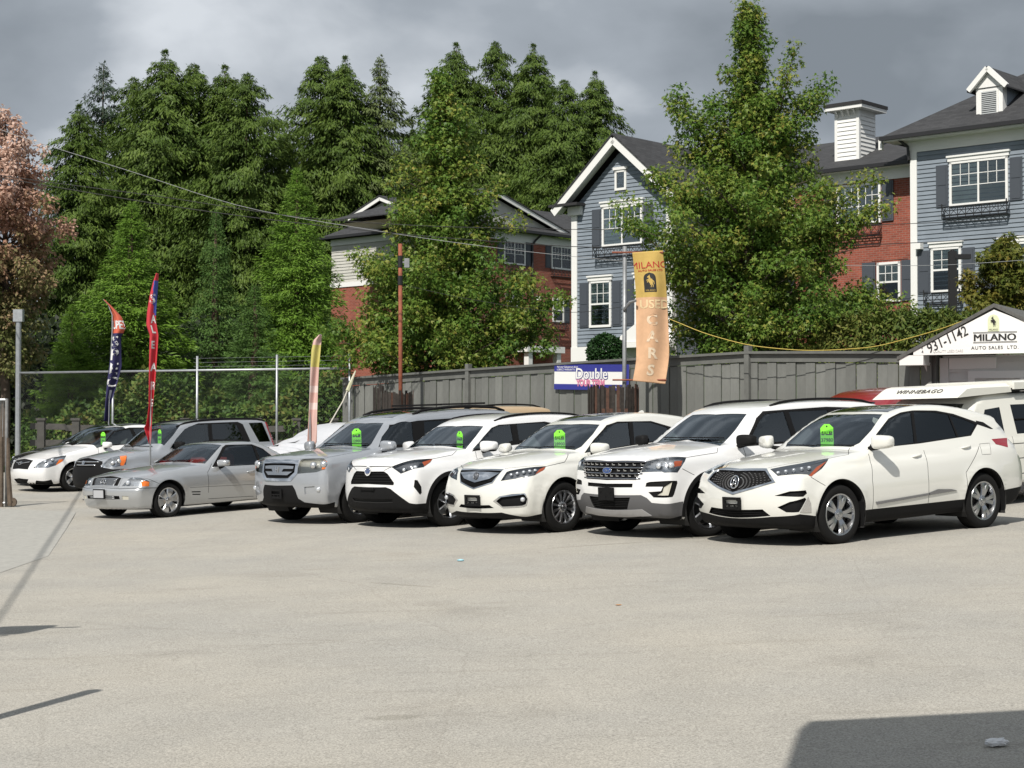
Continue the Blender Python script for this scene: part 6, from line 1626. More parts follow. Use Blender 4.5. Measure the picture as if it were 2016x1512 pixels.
M_WARMREF = mat('warm_reflector', (.72, .70, .62), .3, metal=.7)
M_HAZY = mat('hazy_reflector', (.62, .60, .52), .35, metal=.2)
SIDE = lambda pts: ('side', pts)

# 1 nearest: pearl white crossover with five-sided grille
def car_a():
    T = TRACED['crossover_a']
    def extra(T, add):
        add('headlight', '3d', T['headlight'], mat=M_LENS, back=('headlight_housing', M_LAMPDARK, -.045))
        add('side_marker', '3d', T['amber'], mat=M_AMBERDK, off=.002)
        add('grille_surround', '3d', T['grille_chrome'], center=True, mat=M_CHROME, off=.008)
        add('grille', '3d', T['grille'], center=True, mat=M_BLACK, off=-.018)
        add('lower_intake', '3d', T['intake'], center=True, mat=M_BLACK, off=-.03)
        add('bumper_vent', '3d', T['vent_up'], mat=M_BLACK, off=-.025); add('bumper_vent', '3d', T['vent_low'], mat=M_BLACK, off=-.025)
        add('vent_trim', '3d', T['accent'], mat=M_CHROME, off=.004)
        add('sill_strip', '3d', T['strip'], mat=M_DKCHROME, off=.012)
        add('pillar_trim', '3d', T['dpillar'], mat=M_BLACK, off=.002)
        add('shut_line', '3d', T['fuel'] + T['fuel'][:1], line=True, mat=M_GAP, off=-.004, w=.006)
    wins = [('3d', T['win_front']), ('3d', T['win_rear']), ('3d', T['win_quarter'])]
    F = std_feats('crossover_a', 'pearl_white', extra, doors=[(1.57, 1.50, 2.59, 2.55), (2.59, 2.55, 3.68, 3.30)], wins=wins, tints=('front', 'rear', 'rear'), dlo=('3d', T['dlo']), tail=('3d', T['tail']), roofglass=(2.30, 3.15, .50), sill=.385)
    root, sh, objs, off = build_car('crossover_a', 'crossover_car', 'pearl white crossover nearest on the right, pointed black grille, twin-spoke wheels', 'pearl_white', F, ('twin5', 'gun'), steer=.0, group='cars for sale in the front row', opts=dict(rim=.252))
    mirror_pair(root, sh, off, (1.66, 1.01, 1.215), PAINTS['pearl_white'], (.09, .125, .085))
    for x, z in ((2.42, 1.01), (3.42, 1.08)): handle(root, sh, off, x, z, PAINTS['pearl_white'])
    lamp_units(root, sh, off, [(.24+i*.075, .56+i*.055, .905+i*.012) for i in range(5)], .026, M_BULB, objs=objs, depth=-.02)
    g = objs['grille']; M = badge_frame(sh, .785, off, out=.0)
    b = MB(); ring2d(b, M, .066, .080, .010)
    for a, c in (((-.034, -.062), (-.008, .062)), ((.034, -.062), (.008, .062)), ((-.026, -.02), (.026, -.02))): b.tube([M @ Vector((*a, 0)), M @ Vector((*c, 0))], .008, 6)
    b.build('badge', M_CHROME, root, smooth=True)
    st = MB()
    for ring in range(1, 9):
        for k in range(-12, 13):
            a = k*.13; r = .085 + ring*.052
            for sd_ in (-1, 1):
                y = sd_*r*math.cos(a)*1.0; z = .785 + r*math.sin(a)*.55
                if pip(np.array([[abs(y), z]]), np.array([(p[1], p[2]) for p in T['grille']]))[0] and abs(y) > .07:
                    P, N = surf_front(sh, y, z); p = P - N*.014 - off
                    st.box(p, (.006, .026, .008))
    st.build('grille_studs', M_DKCHROME, objs['grille'])['kind'] = 'stuff'
    plate_bracket(root, sh, off, .525, window=None)
    wipers(root, sh, off, [((-.05, 1.165), (.55, 1.17)), ((-.60, 1.165), (-.05, 1.172))])
    fl = MB()   # mud flaps
    for xw in (sh.xf+.40, sh.xf+sh.wb+.41):
        for s in (-1, 1): fl = MB(); fl.box((xw-sh.xf, s*.83, .33), (.02, .20, .32)); fl.build('mud_flap', M_BLACK, root)
    bars_on('intake_bar', objs['lower_intake'], sh, off, [[(-.5, z), (.5, z)] for z in (.385, .41, .435)], .005, M_BLACK, out=-.02)
    return root, sh, off
# 2 large white SUV with barred grille
def car_suv():
    T = TRACED['large_suv']
    def extra(T, add):
        add('headlight', '3d', T['headlight'], mat=M_LENS, back=('headlight_housing', M_REFLECT, -.05))
        add('side_marker', '3d', T['amber'], mat=M_AMBERDK, off=.002)
        add('grille', '3d', T['grille'], center=True, mat=M_BLACK, off=-.02)
        add('bumper_slot', '3d', T['slot'], center=True, mat=M_BLACK, off=-.02)
        add('fog_surround', '3d', T['fogc'], mat=M_BLACK, off=-.015); add('fog_lamp', '3d', T['fog'], mat=M_HAZY, off=-.006)
        add('lower_intake', '3d', T['intake'], center=True, mat=M_BLACK, off=-.03)
        add('skid_plate', '3d', T['skid'], center=True, mat=M_SKID, off=.008)
        add('front_undertray', '3d', close_down(T['bottom']), center=True, mat=M_BLACK)
    wins = [SIDE([(1.78, 1.20), (2.12, 1.50), (2.25, 1.575), (2.62, 1.60), (2.64, 1.19)]), SIDE([(2.74, 1.19), (2.72, 1.60), (3.5, 1.60), (3.6, 1.2)]), SIDE([(3.75, 1.22), (3.66, 1.59), (4.4, 1.55), (4.5, 1.25)])]
    F = std_feats('large_suv', 'white', extra, doors=[(1.66, 1.62, 2.70, 2.70), (2.70, 2.70, 3.7, 3.4)], wins=wins, dlo=SIDE([(1.66, 1.155), (2.08, 1.53), (2.25, 1.62), (3.5, 1.645), (4.45, 1.60), (4.56, 1.20), (2.6, 1.165)]), tail=SIDE([(4.55, .95), (4.85, .95), (4.80, 1.2), (4.55, 1.15)]), sill=.42, clad_arch=.055)
    root, sh, objs, off = build_car('large_suv', 'large_suv', 'large bright white SUV with barred chrome grille and blue oval badge', 'white', F, ('five', 'alloy'), steer=-.12, group='cars for sale in the front row', opts=dict(rim=.262))
    for k, o in objs.items():
        if k == 'lower_cladding': o.data.materials[0] = M_GREYCLAD
    mirror_pair(root, sh, off, (1.605, 1.06, 1.245), M_BLACK, (.085, .125, .075))
    for x, z in ((2.5, 1.07), (3.45, 1.08)): handle(root, sh, off, x, z, PAINTS['white'])
    lamp_units(root, sh, off, [(.22, .80, .965), (.34, .92, .965)], .05, M_BULB, objs=objs, depth=-.035)
    g = objs['grille']
    zs = [.80, .866, .942, 1.02]; hw = [.575, .60, .64, .68]
    bars_on('grille_bar', g, sh, off, [[(-w, z), (w, z)] for z, w in zip(zs, hw)], .011, M_DKCHROME, out=.0)
    for r, (z, w) in enumerate(((.833, .56), (.904, .60), (.981, .64))):
        for k in range(-5, 6):
            y = k*w/5.3 + .02
            if r == 1 and abs(y) < .15: continue
            P, N = surf_front(sh, y, z); h = MB(); p = Vector(P - N*.006 - off)
            h.box(p, (.012, .055, .012)); h.box(p + Vector((0, .022, .010)), (.012, .012, .022)); h.build('grille_hook', M_CHROME, g)
    M = badge_frame(sh, .904, off, out=.012)
    b = MB(); disc2d(b, M, .085, .038, .004); b.build('badge', M_BLUE, root)
    b = MB(); ring2d(b, M, .087, .040, .005); b.build('badge_ring', M_CHROME, root, smooth=True)
    text_obj('badge_lettering', 'Ford', .052, M_CHROME, root, M @ Matrix.Translation((0, -.004, .008)), .001, shear=.3)
    P, N = surf_front(sh, 0, .60); b = MB(); b.box(Vector((P[0]-.012, 0, .595))-Vector(off), (.02, .31, .17))
    for y in (-.1, 0, .1): b.box(Vector((P[0]-.024, y, .62 if y else .56))-Vector(off), (.01, .02, .02))
    b.build('plate_bracket', M_BLACK, root)
    bars_on('intake_bar', objs['lower_intake'], sh, off, [[(-.42, z), (.42, z)] for z in (.42, .445, .47, .495, .52)], .006, M_BLACK, out=-.018)
    roof_rails(root, sh, off, 2.45, 4.55, .66, M_BLACK, h=.03, r=.018)
    wipers(root, sh, off, [((.02, 1.27), (.62, 1.275)), ((-.62, 1.265), (.0, 1.275))])
    return root, sh, off
# 3 older pearl white crossover with beak grille
def car_b():
    T = TRACED['crossover_b']
    def extra(T, add):
        add('headlight', '3d', T['headlight'], mat=M_LENS, back=('headlight_housing', M_LAMPDARK, -.045))
        add('side_marker', '3d', T['amber'], mat=M_AMBERDK, off=.002)
        add('grille_surround', '3d', T['grille_chrome'], center=True, mat=M_CHROME, off=.006)
        add('grille', '3d', T['grille'], center=True, mat=M_BLACK, off=-.016)
        add('grille_shield', '3d', T['shield'], center=True, mat=M_CHROME, off=.004)
        add('fog_surround', '3d', T['fog_chrome'], mat=M_CHROME, off=.004); add('fog_recess', '3d', T['fog'], mat=M_BLACK, off=-.03)
        add('lower_intake', '3d', T['intake'], center=True, mat=M_BLACK, off=-.03)
    wins = [('3d', T['win_front']), SIDE([(2.55, 1.18), (2.68, 1.50), (3.07, 1.48), (3.38, 1.39), (3.40, 1.22)]), SIDE([(3.50, 1.23), (3.48, 1.36), (3.75, 1.28), (3.70, 1.24)])]
    F = std_feats('crossover_b', 'pearl_white', extra, doors=[(1.52, 1.46, 2.50, 2.50), (2.50, 2.50, 3.5, 3.2)], wins=wins, dlo=SIDE([(1.47, 1.09), (1.75, 1.27), (2.12, 1.47), (2.36, 1.515), (3.08, 1.50), (3.5, 1.39), (3.8, 1.27), (3.72, 1.23), (2.5, 1.155)]), tail=SIDE([(4.05, .98), (4.5, .98), (4.45, 1.12), (4.05, 1.08)]), roofglass=(2.15, 2.85, .46), sill=.34)
    root, sh, objs, off = build_car('crossover_b', 'crossover_car', 'pearl white crossover with chrome beak grille and bright many-spoked wheels, third from the right', 'pearl_white', F, ('multi', 'alloy'), group='cars for sale in the front row', opts=dict(rim=.236))
    mirror_pair(root, sh, off, (1.616, .995, 1.155), PAINTS['pearl_white'], (.09, .12, .075))
    handle(root, sh, off, 2.38, .99, PAINTS['pearl_white'])
    lamp_units(root, sh, off, [(.22+i*.06, .57+i*.058, .845+i*.012) for i in range(5)], .026, M_BULB, objs=objs, depth=-.02)
    for s, k in ((1, '+'), (-1, '-')):
        P, N = surf_front(sh, .81*s, .50); b = MB(); superell(b, P - N*.022 - off, (.035, .035, .035), .9, 12); b.build('fog_lamp', M_BULB, objs[k]['fog_recess'], smooth=True)
    M = badge_frame(sh, .825, off, out=.012)
    b = MB(); ring2d(b, M, .042, .052, .006)
    for a, c in (((-.022, -.04), (-.005, .04)), ((.022, -.04), (.005, .04)), ((-.017, -.012), (.017, -.012))): b.tube([M @ Vector((*a, 0)), M @ Vector((*c, 0))], .005, 6)
    b.build('badge', M_LAMPDARK, root, smooth=True)
    plate_bracket(root, sh, off, .485)
    bars_on('grille_bar', objs['grille'], sh, off, [[(-w, z), (w, z)] for z, w in ((.70, .16), (.72, .20), (.74, .25), (.76, .30))], .005, M_BLACK, out=-.01)
    shark_fin(root, sh, off, 3.55, PAINTS['pearl_white'])
    wipers(root, sh, off, [((-.05, 1.165), (.55, 1.17)), ((-.60, 1.165), (-.05, 1.172))])
    return root, sh, off
# 4 white crossover with black lower face
def car_c():
    T = TRACED['crossover_c']
    def extra(T, add):
        add('headlight', '3d', T['headlight'], mat=M_LENS, back=('headlight_housing', M_LAMPDARK, -.045))
        add('side_marker', '3d', T['amber'], mat=M_AMBERDK, off=.002)
        add('grille', '3d', T['grille'], center=True, mat=M_BLACK, off=-.018)
        add('grille_line', '3d', T['line'], center=True, mat=M_BLACK, off=-.008)
        add('bumper_vent', '3d', T['vent'], mat=M_BLACK, off=-.02)
        add('lower_intake', '3d', T['intake'], center=True, mat=M_UNDER, off=-.03)
    wins = [('3d', T['win_front']), SIDE([(2.46, 1.24), (2.51, 1.50), (3.1, 1.50), (3.25, 1.46), (3.25, 1.24)]), SIDE([(3.35, 1.26), (3.35, 1.45), (3.8, 1.35), (3.85, 1.28)])]
    F = std_feats('crossover_c', 'white', extra, doors=[(1.50, 1.45, 2.42, 2.42), (2.42, 2.42, 3.4, 3.1)], wins=wins, dlo=SIDE([(1.43, 1.11), (1.74, 1.32), (1.97, 1.46), (2.13, 1.50), (3.12, 1.52), (3.4, 1.47), (3.9, 1.33), (3.88, 1.25), (2.3, 1.17)]), tail=SIDE([(4.0, .98), (4.42, .98), (4.4, 1.12), (4.0, 1.1)]), sill=.42, clad_arch=.06)
    root, sh, objs, off = build_car('crossover_c', 'crossover_car', 'bright white crossover with black lower face and black wheel arch trim', 'white', F, ('five', 'alloy'), steer=-.1, group='cars for sale in the front row', opts=dict(rim=.228))
    mirror_pair(root, sh, off, (1.66, .985, 1.185), PAINTS['white'], (.09, .13, .08), lower=True)
    handle(root, sh, off, 2.3, 1.02, PAINTS['white'])
    lamp_units(root, sh, off, [(.20, .66, .885), (.32, .78, .915)], .036, M_BULB, objs=objs, depth=-.025)
    M = badge_frame(sh, .875, off, out=.012); b = MB(); disc2d(b, M, .075, .075, .0); b.build('badge_plate', PAINTS['white'], root)
    b = MB(); disc2d(b, M, .058, .050, .004); b.build('badge', M_BLUE, root)
    b = MB(); ring2d(b, M, .058, .050, .006); ring2d(b, M @ Matrix.Translation((0, 0, .006)), .020, .046, .004); ring2d(b, M @ Matrix.Translation((0, .018, .006)), .042, .020, .004); b.build('badge_rings', M_CHROME, root, smooth=True)
    bars_on('grille_bar', objs['grille'], sh, off, [[(-w, z), (w, z)] for z, w in ((.71, .53), (.75, .50), (.79, .46), (.83, .42))], .006, M_BLACK, out=-.008)
    P, N = surf_front(sh, 0, .585); b = MB(); b.box(Vector((P[0]-.01, 0, .60))-Vector(off), (.02, .34, .035))
    for y in (-.13, .13): b.box(Vector((P[0]-.02, y, .60))-Vector(off), (.01, .015, .015))
    b.build('plate_bracket', M_BLACK, root)
    roof_rails(root, sh, off, 2.1, 4.0, .60, M_BLACK, h=.022)
    wipers(root, sh, off, [((-.02, 1.21), (.6, 1.215)), ((-.62, 1.205), (-.05, 1.215))])
    return root, sh, off
# 5 silver boxy SUV
def car_box():
    T = TRACED['boxy_suv']
    def extra(T, add):
        add('headlight', '3d', T['headlight'], mat=M_LENS, back=('headlight_housing', M_WARMREF, -.05))
        add('side_marker', '3d', T['amber'], mat=M_AMBER, off=.002)
        add('grille_surround', '3d', T['grille_chrome'], center=True, mat=M_CHROME, off=.010)
        add('grille', '3d', T['grille'], center=True, mat=M_BLACK, off=-.02)
        add('grille_bar', '3d', T['bar'], center=True, mat=M_ALLOY, off=.006)
        add('grille_opening', 'front', [(.12, .855), (.16, .90), (.42, .90), (.36, .855)], mat=M_BLACK, off=-.012)
        add('fog_recess', '3d', T['fogr'], off=-.02)
    wins = [('3d', T['win_front']), SIDE([(2.40, 1.21), (2.50, 1.57), (3.27, 1.58), (3.35, 1.22)]), SIDE([(3.48, 1.22), (3.45, 1.57), (4.3, 1.55), (4.35, 1.22)])]
    F = std_feats('boxy_suv', 'silver', extra, doors=[(1.50, 1.45, 2.40, 2.40), (2.40, 2.40, 3.4, 3.1)], wins=wins, dlo=SIDE([(1.49, 1.155), (1.66, 1.36), (1.89, 1.54), (2.36, 1.59), (3.3, 1.61), (3.4, 1.19)]), tail=SIDE([(4.5, .95), (4.75, .95), (4.68, 1.3), (4.5, 1.25)]), roofglass=(2.05, 2.75, .45), sill=.36)
    root, sh, objs, off = build_car('boxy_suv', 'boxy_suv', 'silver boxy SUV with black roof rack and chrome framed grille', 'silver', F, ('five', 'alloy'), group='cars for sale in the front row', opts=dict(rim=.232))
    mirror_pair(root, sh, off, (1.50, 1.055, 1.205), PAINTS['silver'], (.085, .125, .085))
    handle(root, sh, off, 2.28, 1.05, PAINTS['silver'])
    lamp_units(root, sh, off, [(.2, .72, .945), (.3, .86, .955)], .06, M_REFLECT, objs=objs, depth=-.03)
    for s, k in ((1, '+'), (-1, '-')):
        P, N = surf_front(sh, .86*s, .57); b = MB(); superell(b, P - N*.01 - off, (.04, .04, .04), .9, 12); b.build('fog_lamp', M_BULB, objs[k]['fog_recess'], smooth=True)
    M = badge_frame(sh, .885, off, out=.016); b = MB()
    for x in (-1, 1): b.tube([M @ Vector((x*.028, -.045, 0)), M @ Vector((x*.040, .045, 0))], .011, 6)
    b.tube([M @ Vector((-.034, 0, 0)), M @ Vector((.034, 0, 0))], .009, 6); b.build('badge', M_CHROME, root)
    plate_bracket(root, sh, off, .50, m=M_BLACK)
    roof_rails(root, sh, off, 2.35, 4.45, .66, M_BLACK, h=.05, r=.022)
    b = MB()
    for x in (3.0, 4.0): b = MB(); b.bar((x-sh.xf, -.64, 1.845), (x-sh.xf, .64, 1.845), .05, .03); b.build('rack_crossbar', M_BLACK, root)
    wipers(root, sh, off, [((-.02, 1.235), (.6, 1.24)), ((-.62, 1.23), (-.05, 1.24))])
    return root, sh, off
# 6 low silver coupe
def car_coupe():
    T = TRACED['coupe']
    def extra(T, add):
        add('front_bumper', '3d', close_down(T['bumper']), center=True)
        add('headlight', '3d', T['headlight'], mat=M_LENS, back=('headlight_housing', M_REFLECT, -.04))
        add('side_marker', '3d', T['amber'], mat=M_AMBER, off=.002)
        add('grille_surround', '3d', T['grille_chrome'], center=True, off=.010)
        add('grille', '3d', T['grille'], center=True, mat=M_BLACK, off=-.02)
        add('bumper_slot', '3d', T['slot'], center=True, mat=M_BLACK, off=-.025); add('fog_lamp', '3d', T['fog'], mat=M_HAZY, off=-.008)
        add('fender_vent', 'side', [(1.34, .41), (1.34, .43), (1.54, .42), (1.54, .40)], mat=M_BLACK, off=-.012); add('fender_vent', 'side', [(1.36, .365), (1.36, .385), (1.54, .375), (1.54, .355)], mat=M_BLACK, off=-.012)
        add('shut_line', '3d', T['bumper'], line=True, mat=M_GAP, off=-.006, w=.012)
        add('shut_line', 'side', [(1.3, .50), (2.9, .47), (3.1, .47)], line=True, mat=M_GAP, off=-.003, w=.006)
        add('shut_line', 'side', [(1.73, .27), (2.8, .25)], line=True, mat=M_GAP, off=-.005, w=.008)
    wins = [('3d', T['win_front']), ('3d', T['win_quarter'])]
    F = std_feats('coupe', 'pale_silver', extra, doors=[(1.88, 1.72, 3.0, 2.85)], wins=wins, tints=('front', 'front'), dlo=SIDE([(1.86, .84), (2.27, 1.18), (2.38, 1.225), (2.98, 1.21), (3.2, 1.12), (3.36, .97), (2.98, .87), (2.9, .83)]), tail=SIDE([(4.1, .70), (4.4, .70), (4.36, .84), (4.1, .84)]))
    root, sh, objs, off = build_car('coupe', 'coupe', 'low pale silver hardtop coupe with slatted grille and six-hole wheels', 'pale_silver', F, ('six', 'alloy'), group='cars for sale in the front row', opts=dict(rim=.222, coupe=True, seat=mat('seat_red', (.16, .02, .02), .7)))
    mirror_pair(root, sh, off, (2.05, .965, .905), PAINTS['pale_silver'], (.075, .11, .06))
    handle(root, sh, off, 2.72, .72, PAINTS['pale_silver'])
    lamp_units(root, sh, off, [(.2, .56, .65)], .05, M_BULB, objs=objs, depth=-.03)
    bars_on('grille_bar', objs['grille'], sh, off, [[(-w, z), (w, z)] for z, w in zip(np.linspace(.60, .72, 7), np.linspace(.30, .33, 7))], .0075, M_CHROME, out=.0)
    M = badge_frame(sh, .665, off, out=.012); b = MB(); ring2d(b, M, .065, .065, .007)
    for k in range(3):
        a = math.pi/2 + k*2*math.pi/3; b.tube([M @ Vector((0, 0, 0)), M @ Vector((.065*math.cos(a), .065*math.sin(a), 0))], [.014, .004], 6)
    b.build('badge', M_CHROME, root, smooth=True)
    P, N = surf_front(sh, 0, .46); b = MB(); b.box(Vector((P[0]-.012, 0, .455))-Vector(off), (.02, .33, .175)); o = b.build('plate_frame', M_BLACK, root)
    b = MB(); b.box(Vector((P[0]-.024, 0, .455))-Vector(off), (.004, .29, .135)); b.build('blank_plate', M_PLATE, root)
    bars_on('bumper_bar', objs['bumper_slot'], sh, off, [[(-.36, z), (.36, z)] for z in (.38, .405)], .007, PAINTS['pale_silver'], out=-.005)
    wipers(root, sh, off, [((-.4, .945), (.1, .955))])
    return root, sh, off
# 7 grey compact SUV
def car_compact():
    T = TRACED['compact_suv']
    def extra(T, add):
        add('front_bumper', '3d', [(.17, 0, .90), (.20, .55, .87), (.17, .64, .74), (.30, .82, .70), (.52, .86, .70), (.52, .85, .2), (.5, .4, .15), (.5, 0, .15), (.2, 0, .2), (.03, 0, .33)], center=True, mat=M_BLACK)
        add('headlight', '3d', T['headlight'], mat=M_LENS, back=('headlight_housing', M_REFLECT, -.045))
        add('side_marker', '3d', T['amber'], mat=M_AMBER, off=.002)
        add('grille', '3d', T['grille'], center=True, mat=M_BLACK, off=-.02)
    wins = [('3d', T['win_front']), ('3d', T['win_rear']), SIDE([(3.74, 1.55), (4.10, 1.55), (4.22, 1.12), (3.92, 1.12)])]
    F = std_feats('compact_suv', 'grey', extra, doors=[(1.72, 1.62, 2.82, 2.80), (2.82, 2.80, 3.72, 3.2)], wins=wins, dlo=SIDE([(1.70, 1.05), (1.94, 1.30), (2.19, 1.51), (2.46, 1.585), (3.46, 1.585), (3.58, 1.53), (3.70, 1.14), (2.6, 1.06)]), tail=SIDE([(4.18, 1.55), (4.3, 1.55), (4.42, 1.0), (4.30, .98)]), sill=.42)
    root, sh, objs, off = build_car('compact_suv', 'compact_suv', 'grey compact SUV with black front bumper behind the silver coupe', 'silver', F, ('five', 'alloy'), group='cars for sale in the front row', opts=dict(rim=.215))
    mirror_pair(root, sh, off, (1.85, .93, 1.14), M_BLACK, (.08, .11, .075))
    for x in (2.7, 3.6): handle(root, sh, off, x, .98, M_BLACK)
    bars_on('grille_bar', objs['grille'], sh, off, [[(-w, z), (w, z)] for z, w in ((.795, .42), (.86, .48))], .014, M_CHROME, out=.0)
    M = badge_frame(sh, .835, off, out=.012); b = MB()
    for x in (-1, 1): b.tube([M @ Vector((x*.028, -.045, 0)), M @ Vector((x*.040, .045, 0))], .013, 6)
    b.tube([M @ Vector((-.034, 0, 0)), M @ Vector((.034, 0, 0))], .011, 6); b.build('badge', M_CHROME, root)
    roof_rails(root, sh, off, 1.95, 4.2, .60, M_BLACK, h=.02, r=.02)
    lamp_units(root, sh, off, [(.32, .76, .83), (.45, .80, .86)], .05, M_REFLECT, objs=objs, depth=-.03)
    wipers(root, sh, off, [((-.02, 1.13), (.6, 1.14)), ((-.62, 1.125), (-.05, 1.14))])
    return root, sh, off
# 8 white sedan
def car_sedan(key='sedan', paint='white', name='sedan', label='white sedan with winged grille badge beside the gate at far left', group='cars for sale in the front row'):
    T = TRACED['sedan']
    def extra(T, add):
        add('headlight', '3d', T['headlight'], mat=M_LENS, back=('headlight_housing', M_REFLECT, -.045))
        add('side_marker', '3d', T['amber'], mat=M_AMBER, off=.002)
        add('grille', '3d', T['grille'], center=True, mat=M_BLACK, off=-.015)
        add('bumper_slot', '3d', T['slot'], center=True, mat=M_BLACK, off=-.025); add('fog_recess', '3d', T['fog'], mat=M_BLACK, off=-.025)
    wins = [SIDE([(1.78, 1.03), (2.2, 1.33), (2.62, 1.40), (2.7, 1.05)]), SIDE([(2.78, 1.05), (2.72, 1.40), (3.2, 1.38), (3.65, 1.22), (3.6, 1.09)])]
    F = std_feats('sedan', paint, extra, doors=[(1.66, 1.60, 2.74, 2.74), (2.74, 2.74, 3.75, 3.3)], wins=wins, tints=('front', 'front'), dlo=SIDE([(1.72, 1.0), (2.18, 1.35), (2.62, 1.425), (3.2, 1.405), (3.75, 1.22), (3.65, 1.06)]), tail=SIDE([(4.3, .85), (4.65, .85), (4.62, 1.0), (4.3, 1.0)]), roofglass=(2.5, 3.0, .40))
    root, sh, objs, off = build_car(key, name, label, paint, F, ('five', 'alloy'), group=group, opts=dict(rim=.215, shape='sedan'))
    mirror_pair(root, sh, off, (1.85, .93, 1.04), PAINTS[paint], (.08, .11, .07))
    M = badge_frame(sh, .685, off, out=.006); b = MB(); ring2d(b, M, .07, .042, .007)
    for (x, y) in ((-.03, .008), (.0, .0), (.02, .012), (.02, -.012), (.035, 0)): superell(b, M @ Vector((x, y, .003)), (.008, .008, .008), .9, 8)
    b.build('badge', M_CHROME, root, smooth=True)
    bars_on('grille_bar', objs['grille'], sh, off, [[(-.34, .715), (-.07, .685)], [(.07, .685), (.34, .715)]], .010, M_CHROME, out=.0)
    lamp_units(root, sh, off, [(.33, .72, .72), (.47, .80, .76)], .045, M_BULB, objs=objs, depth=-.03)
    wipers(root, sh, off, [((-.02, 1.08), (.55, 1.08)), ((-.60, 1.07), (-.05, 1.085))])
    return root, sh, off

M_TAG = mat('tag_green', (.25, .85, .06), .6)
M_TAGINK = mat('tag_ink', (.01, .01, .01), .7)
def price_tag(car, sh, off, p, turn, price, label, w=.17, h=.30):
    """cardboard tag hung behind the windshield at surface point p (local), turned by `turn` from facing the nose"""
    P = sh.view('front', [(abs(p[0]), p[1])])[0]; P[1] *= np.sign(p[0] + 1e-9)
    M = car.matrix_world @ Matrix.Translation(Vector(P - off) + Vector((.09, 0, -.02)))
    out = Vector((-math.cos(turn), math.sin(turn)*-1, 0)); ux = Vector((0, 0, 1)).cross(out)
    Mw = M.to_3x3(); o3 = (Mw @ out); u3 = (Mw @ ux)
    F_ = frame(M.translation, u3, (0, 0, 1))
    t = empty('price_tag', label=label, cat='price tag', group='green price tags in windshields'); t.matrix_world = F_
    a, b = w/2, h/2
    poly = [(-a, -b), (a, -b), (a, b-.05), (a-.05, b), (-a+.05, b), (-a, b-.05)]
    m = MB(); m.prism(poly, .003, (0, 0, -.003), (1, 0, 0), (0, 1, 0)); m.build('card', M_TAG, t)
    text_obj('lettering', 'SALE!', w*.36, M_TAGINK, t, Matrix.Translation((0, h*.10, .002)), .0005, bold=.004, sx=.98)
    text_obj('price_figures', price, w*.38, M_TAGINK, t, Matrix.Translation((0, -h*.20, .002)), .0005, bold=.001, sx=.98)
    hole = MB(); disc2d(hole, Matrix.Translation((0, h*.40, .002)), .011, .011); hole.build('hole', M_TAGINK, t)
    return t
CARS = {}
def build_all_cars():
    CARS['a'] = car_a(); CARS['suv'] = car_suv(); CARS['b'] = car_b(); CARS['c'] = car_c()
    CARS['box'] = car_box(); CARS['coupe'] = car_coupe(); CARS['compact'] = car_compact(); CARS['sedan'] = car_sedan()
    bpy.context.view_layer.update()
    price_tag(*CARS['a'], (.085, 1.31), .5, '37980', 'green sale tag reading 37980 in the nearest white crossover')
    price_tag(*CARS['b'], (-.07, 1.29), .5, '28900', 'green sale tag reading 28900 behind the beak-grille crossover windshield')
    price_tag(*CARS['c'], (-.345, 1.29), -.15, '25800', 'edge-turned green sale tag in the white crossover with black lower face')
    price_tag(*CARS['box'], (-.04, 1.36), .45, '12900', 'green sale tag reading 12900 in the silver boxy SUV')
    price_tag(*CARS['compact'], (-.36, 1.35), -.1, '6900', 'narrow green sale tag in the grey compact SUV')
    price_tag(*CARS['sedan'], (-.55, 1.21), .15, '7900', 'green sale tag in the white sedan windshield')
build_all_cars()
# ---------------------------------------------------------------- vehicles standing behind the front row
SPECS['camper_van'] = dict(ws=(.30, 1.06), L=4.57, W=1.84, xf=.95, wb=2.46, rt=.32, arch=.37, belt=(1.05, .0), tumble=.20, zc=.8, xa=1.0,
   prof=[(.2, .32, .06), (.03, .38, .06), (.0, .55, .1), (.05, .85, .1), (.22, 1.05, .1), (.98, 1.68, .15), (1.25, 1.76, .2), (4.3, 1.76, .2), (4.52, 1.68, .15), (4.57, .9, .1), (4.57, .45, .08), (4.4, .34, .1)],
   plan=[(0, .10), (.15, .05), (.5, .015), (1.0, 0), (3.6, 0), (4.3, .02), (4.57, .07)], sec=[(.2, .06), (.34, .02), (.5, .0), (.8, .0), (.95, .012), (1.0, .02), (1.05, .035)], bow=[(0, .16), (1.0, .14), (2.0, 0), (4.0, 0), (4.57, -.06)], crown=.03, k=.05)
POSES['camper_van'] = (6.62, 26.45, 220); POSES['red_van'] = (4.95, 27.5, 218); POSES['tan_suv'] = (-2.35, 32.2, 222); POSES['black_sedan'] = (-11.55, 42.45, 223)
def simple_feats(shape, wins, tints, ws, doors=(), tail=None):
    F = []; S = SPECS[shape]; zb = S['belt'][0]
    add = lambda name, view, pts, **k: F.append(dict(name=name, poly=(view, pts), **k))
    for (a0, a1, b0, b1) in doors: add('door', 'side', [(a0, zb+.05), (a1, .75), (a1, .36), (b1, .36), (b1, .75), (b0, zb+.05)])
    add('windshield', 'front', ws, center=True, mat=M_WINDSHIELD, off=-.004)
    for p, t in zip(wins, tints): add('side_window', 'side', p, mat=M_FRONTGLASS if t == 'front' else M_TINT, off=-.006)
    if tail: add('tail_lamp', 'side', tail, mat=M_REDLENS, off=.004)
    for (a0, a1, b0, b1) in doors: add('shut_line', 'side', [(a0, zb+.02), (a1, .75), (a1, .38)], line=True, mat=M_GAP, off=-.005)
    return F, add
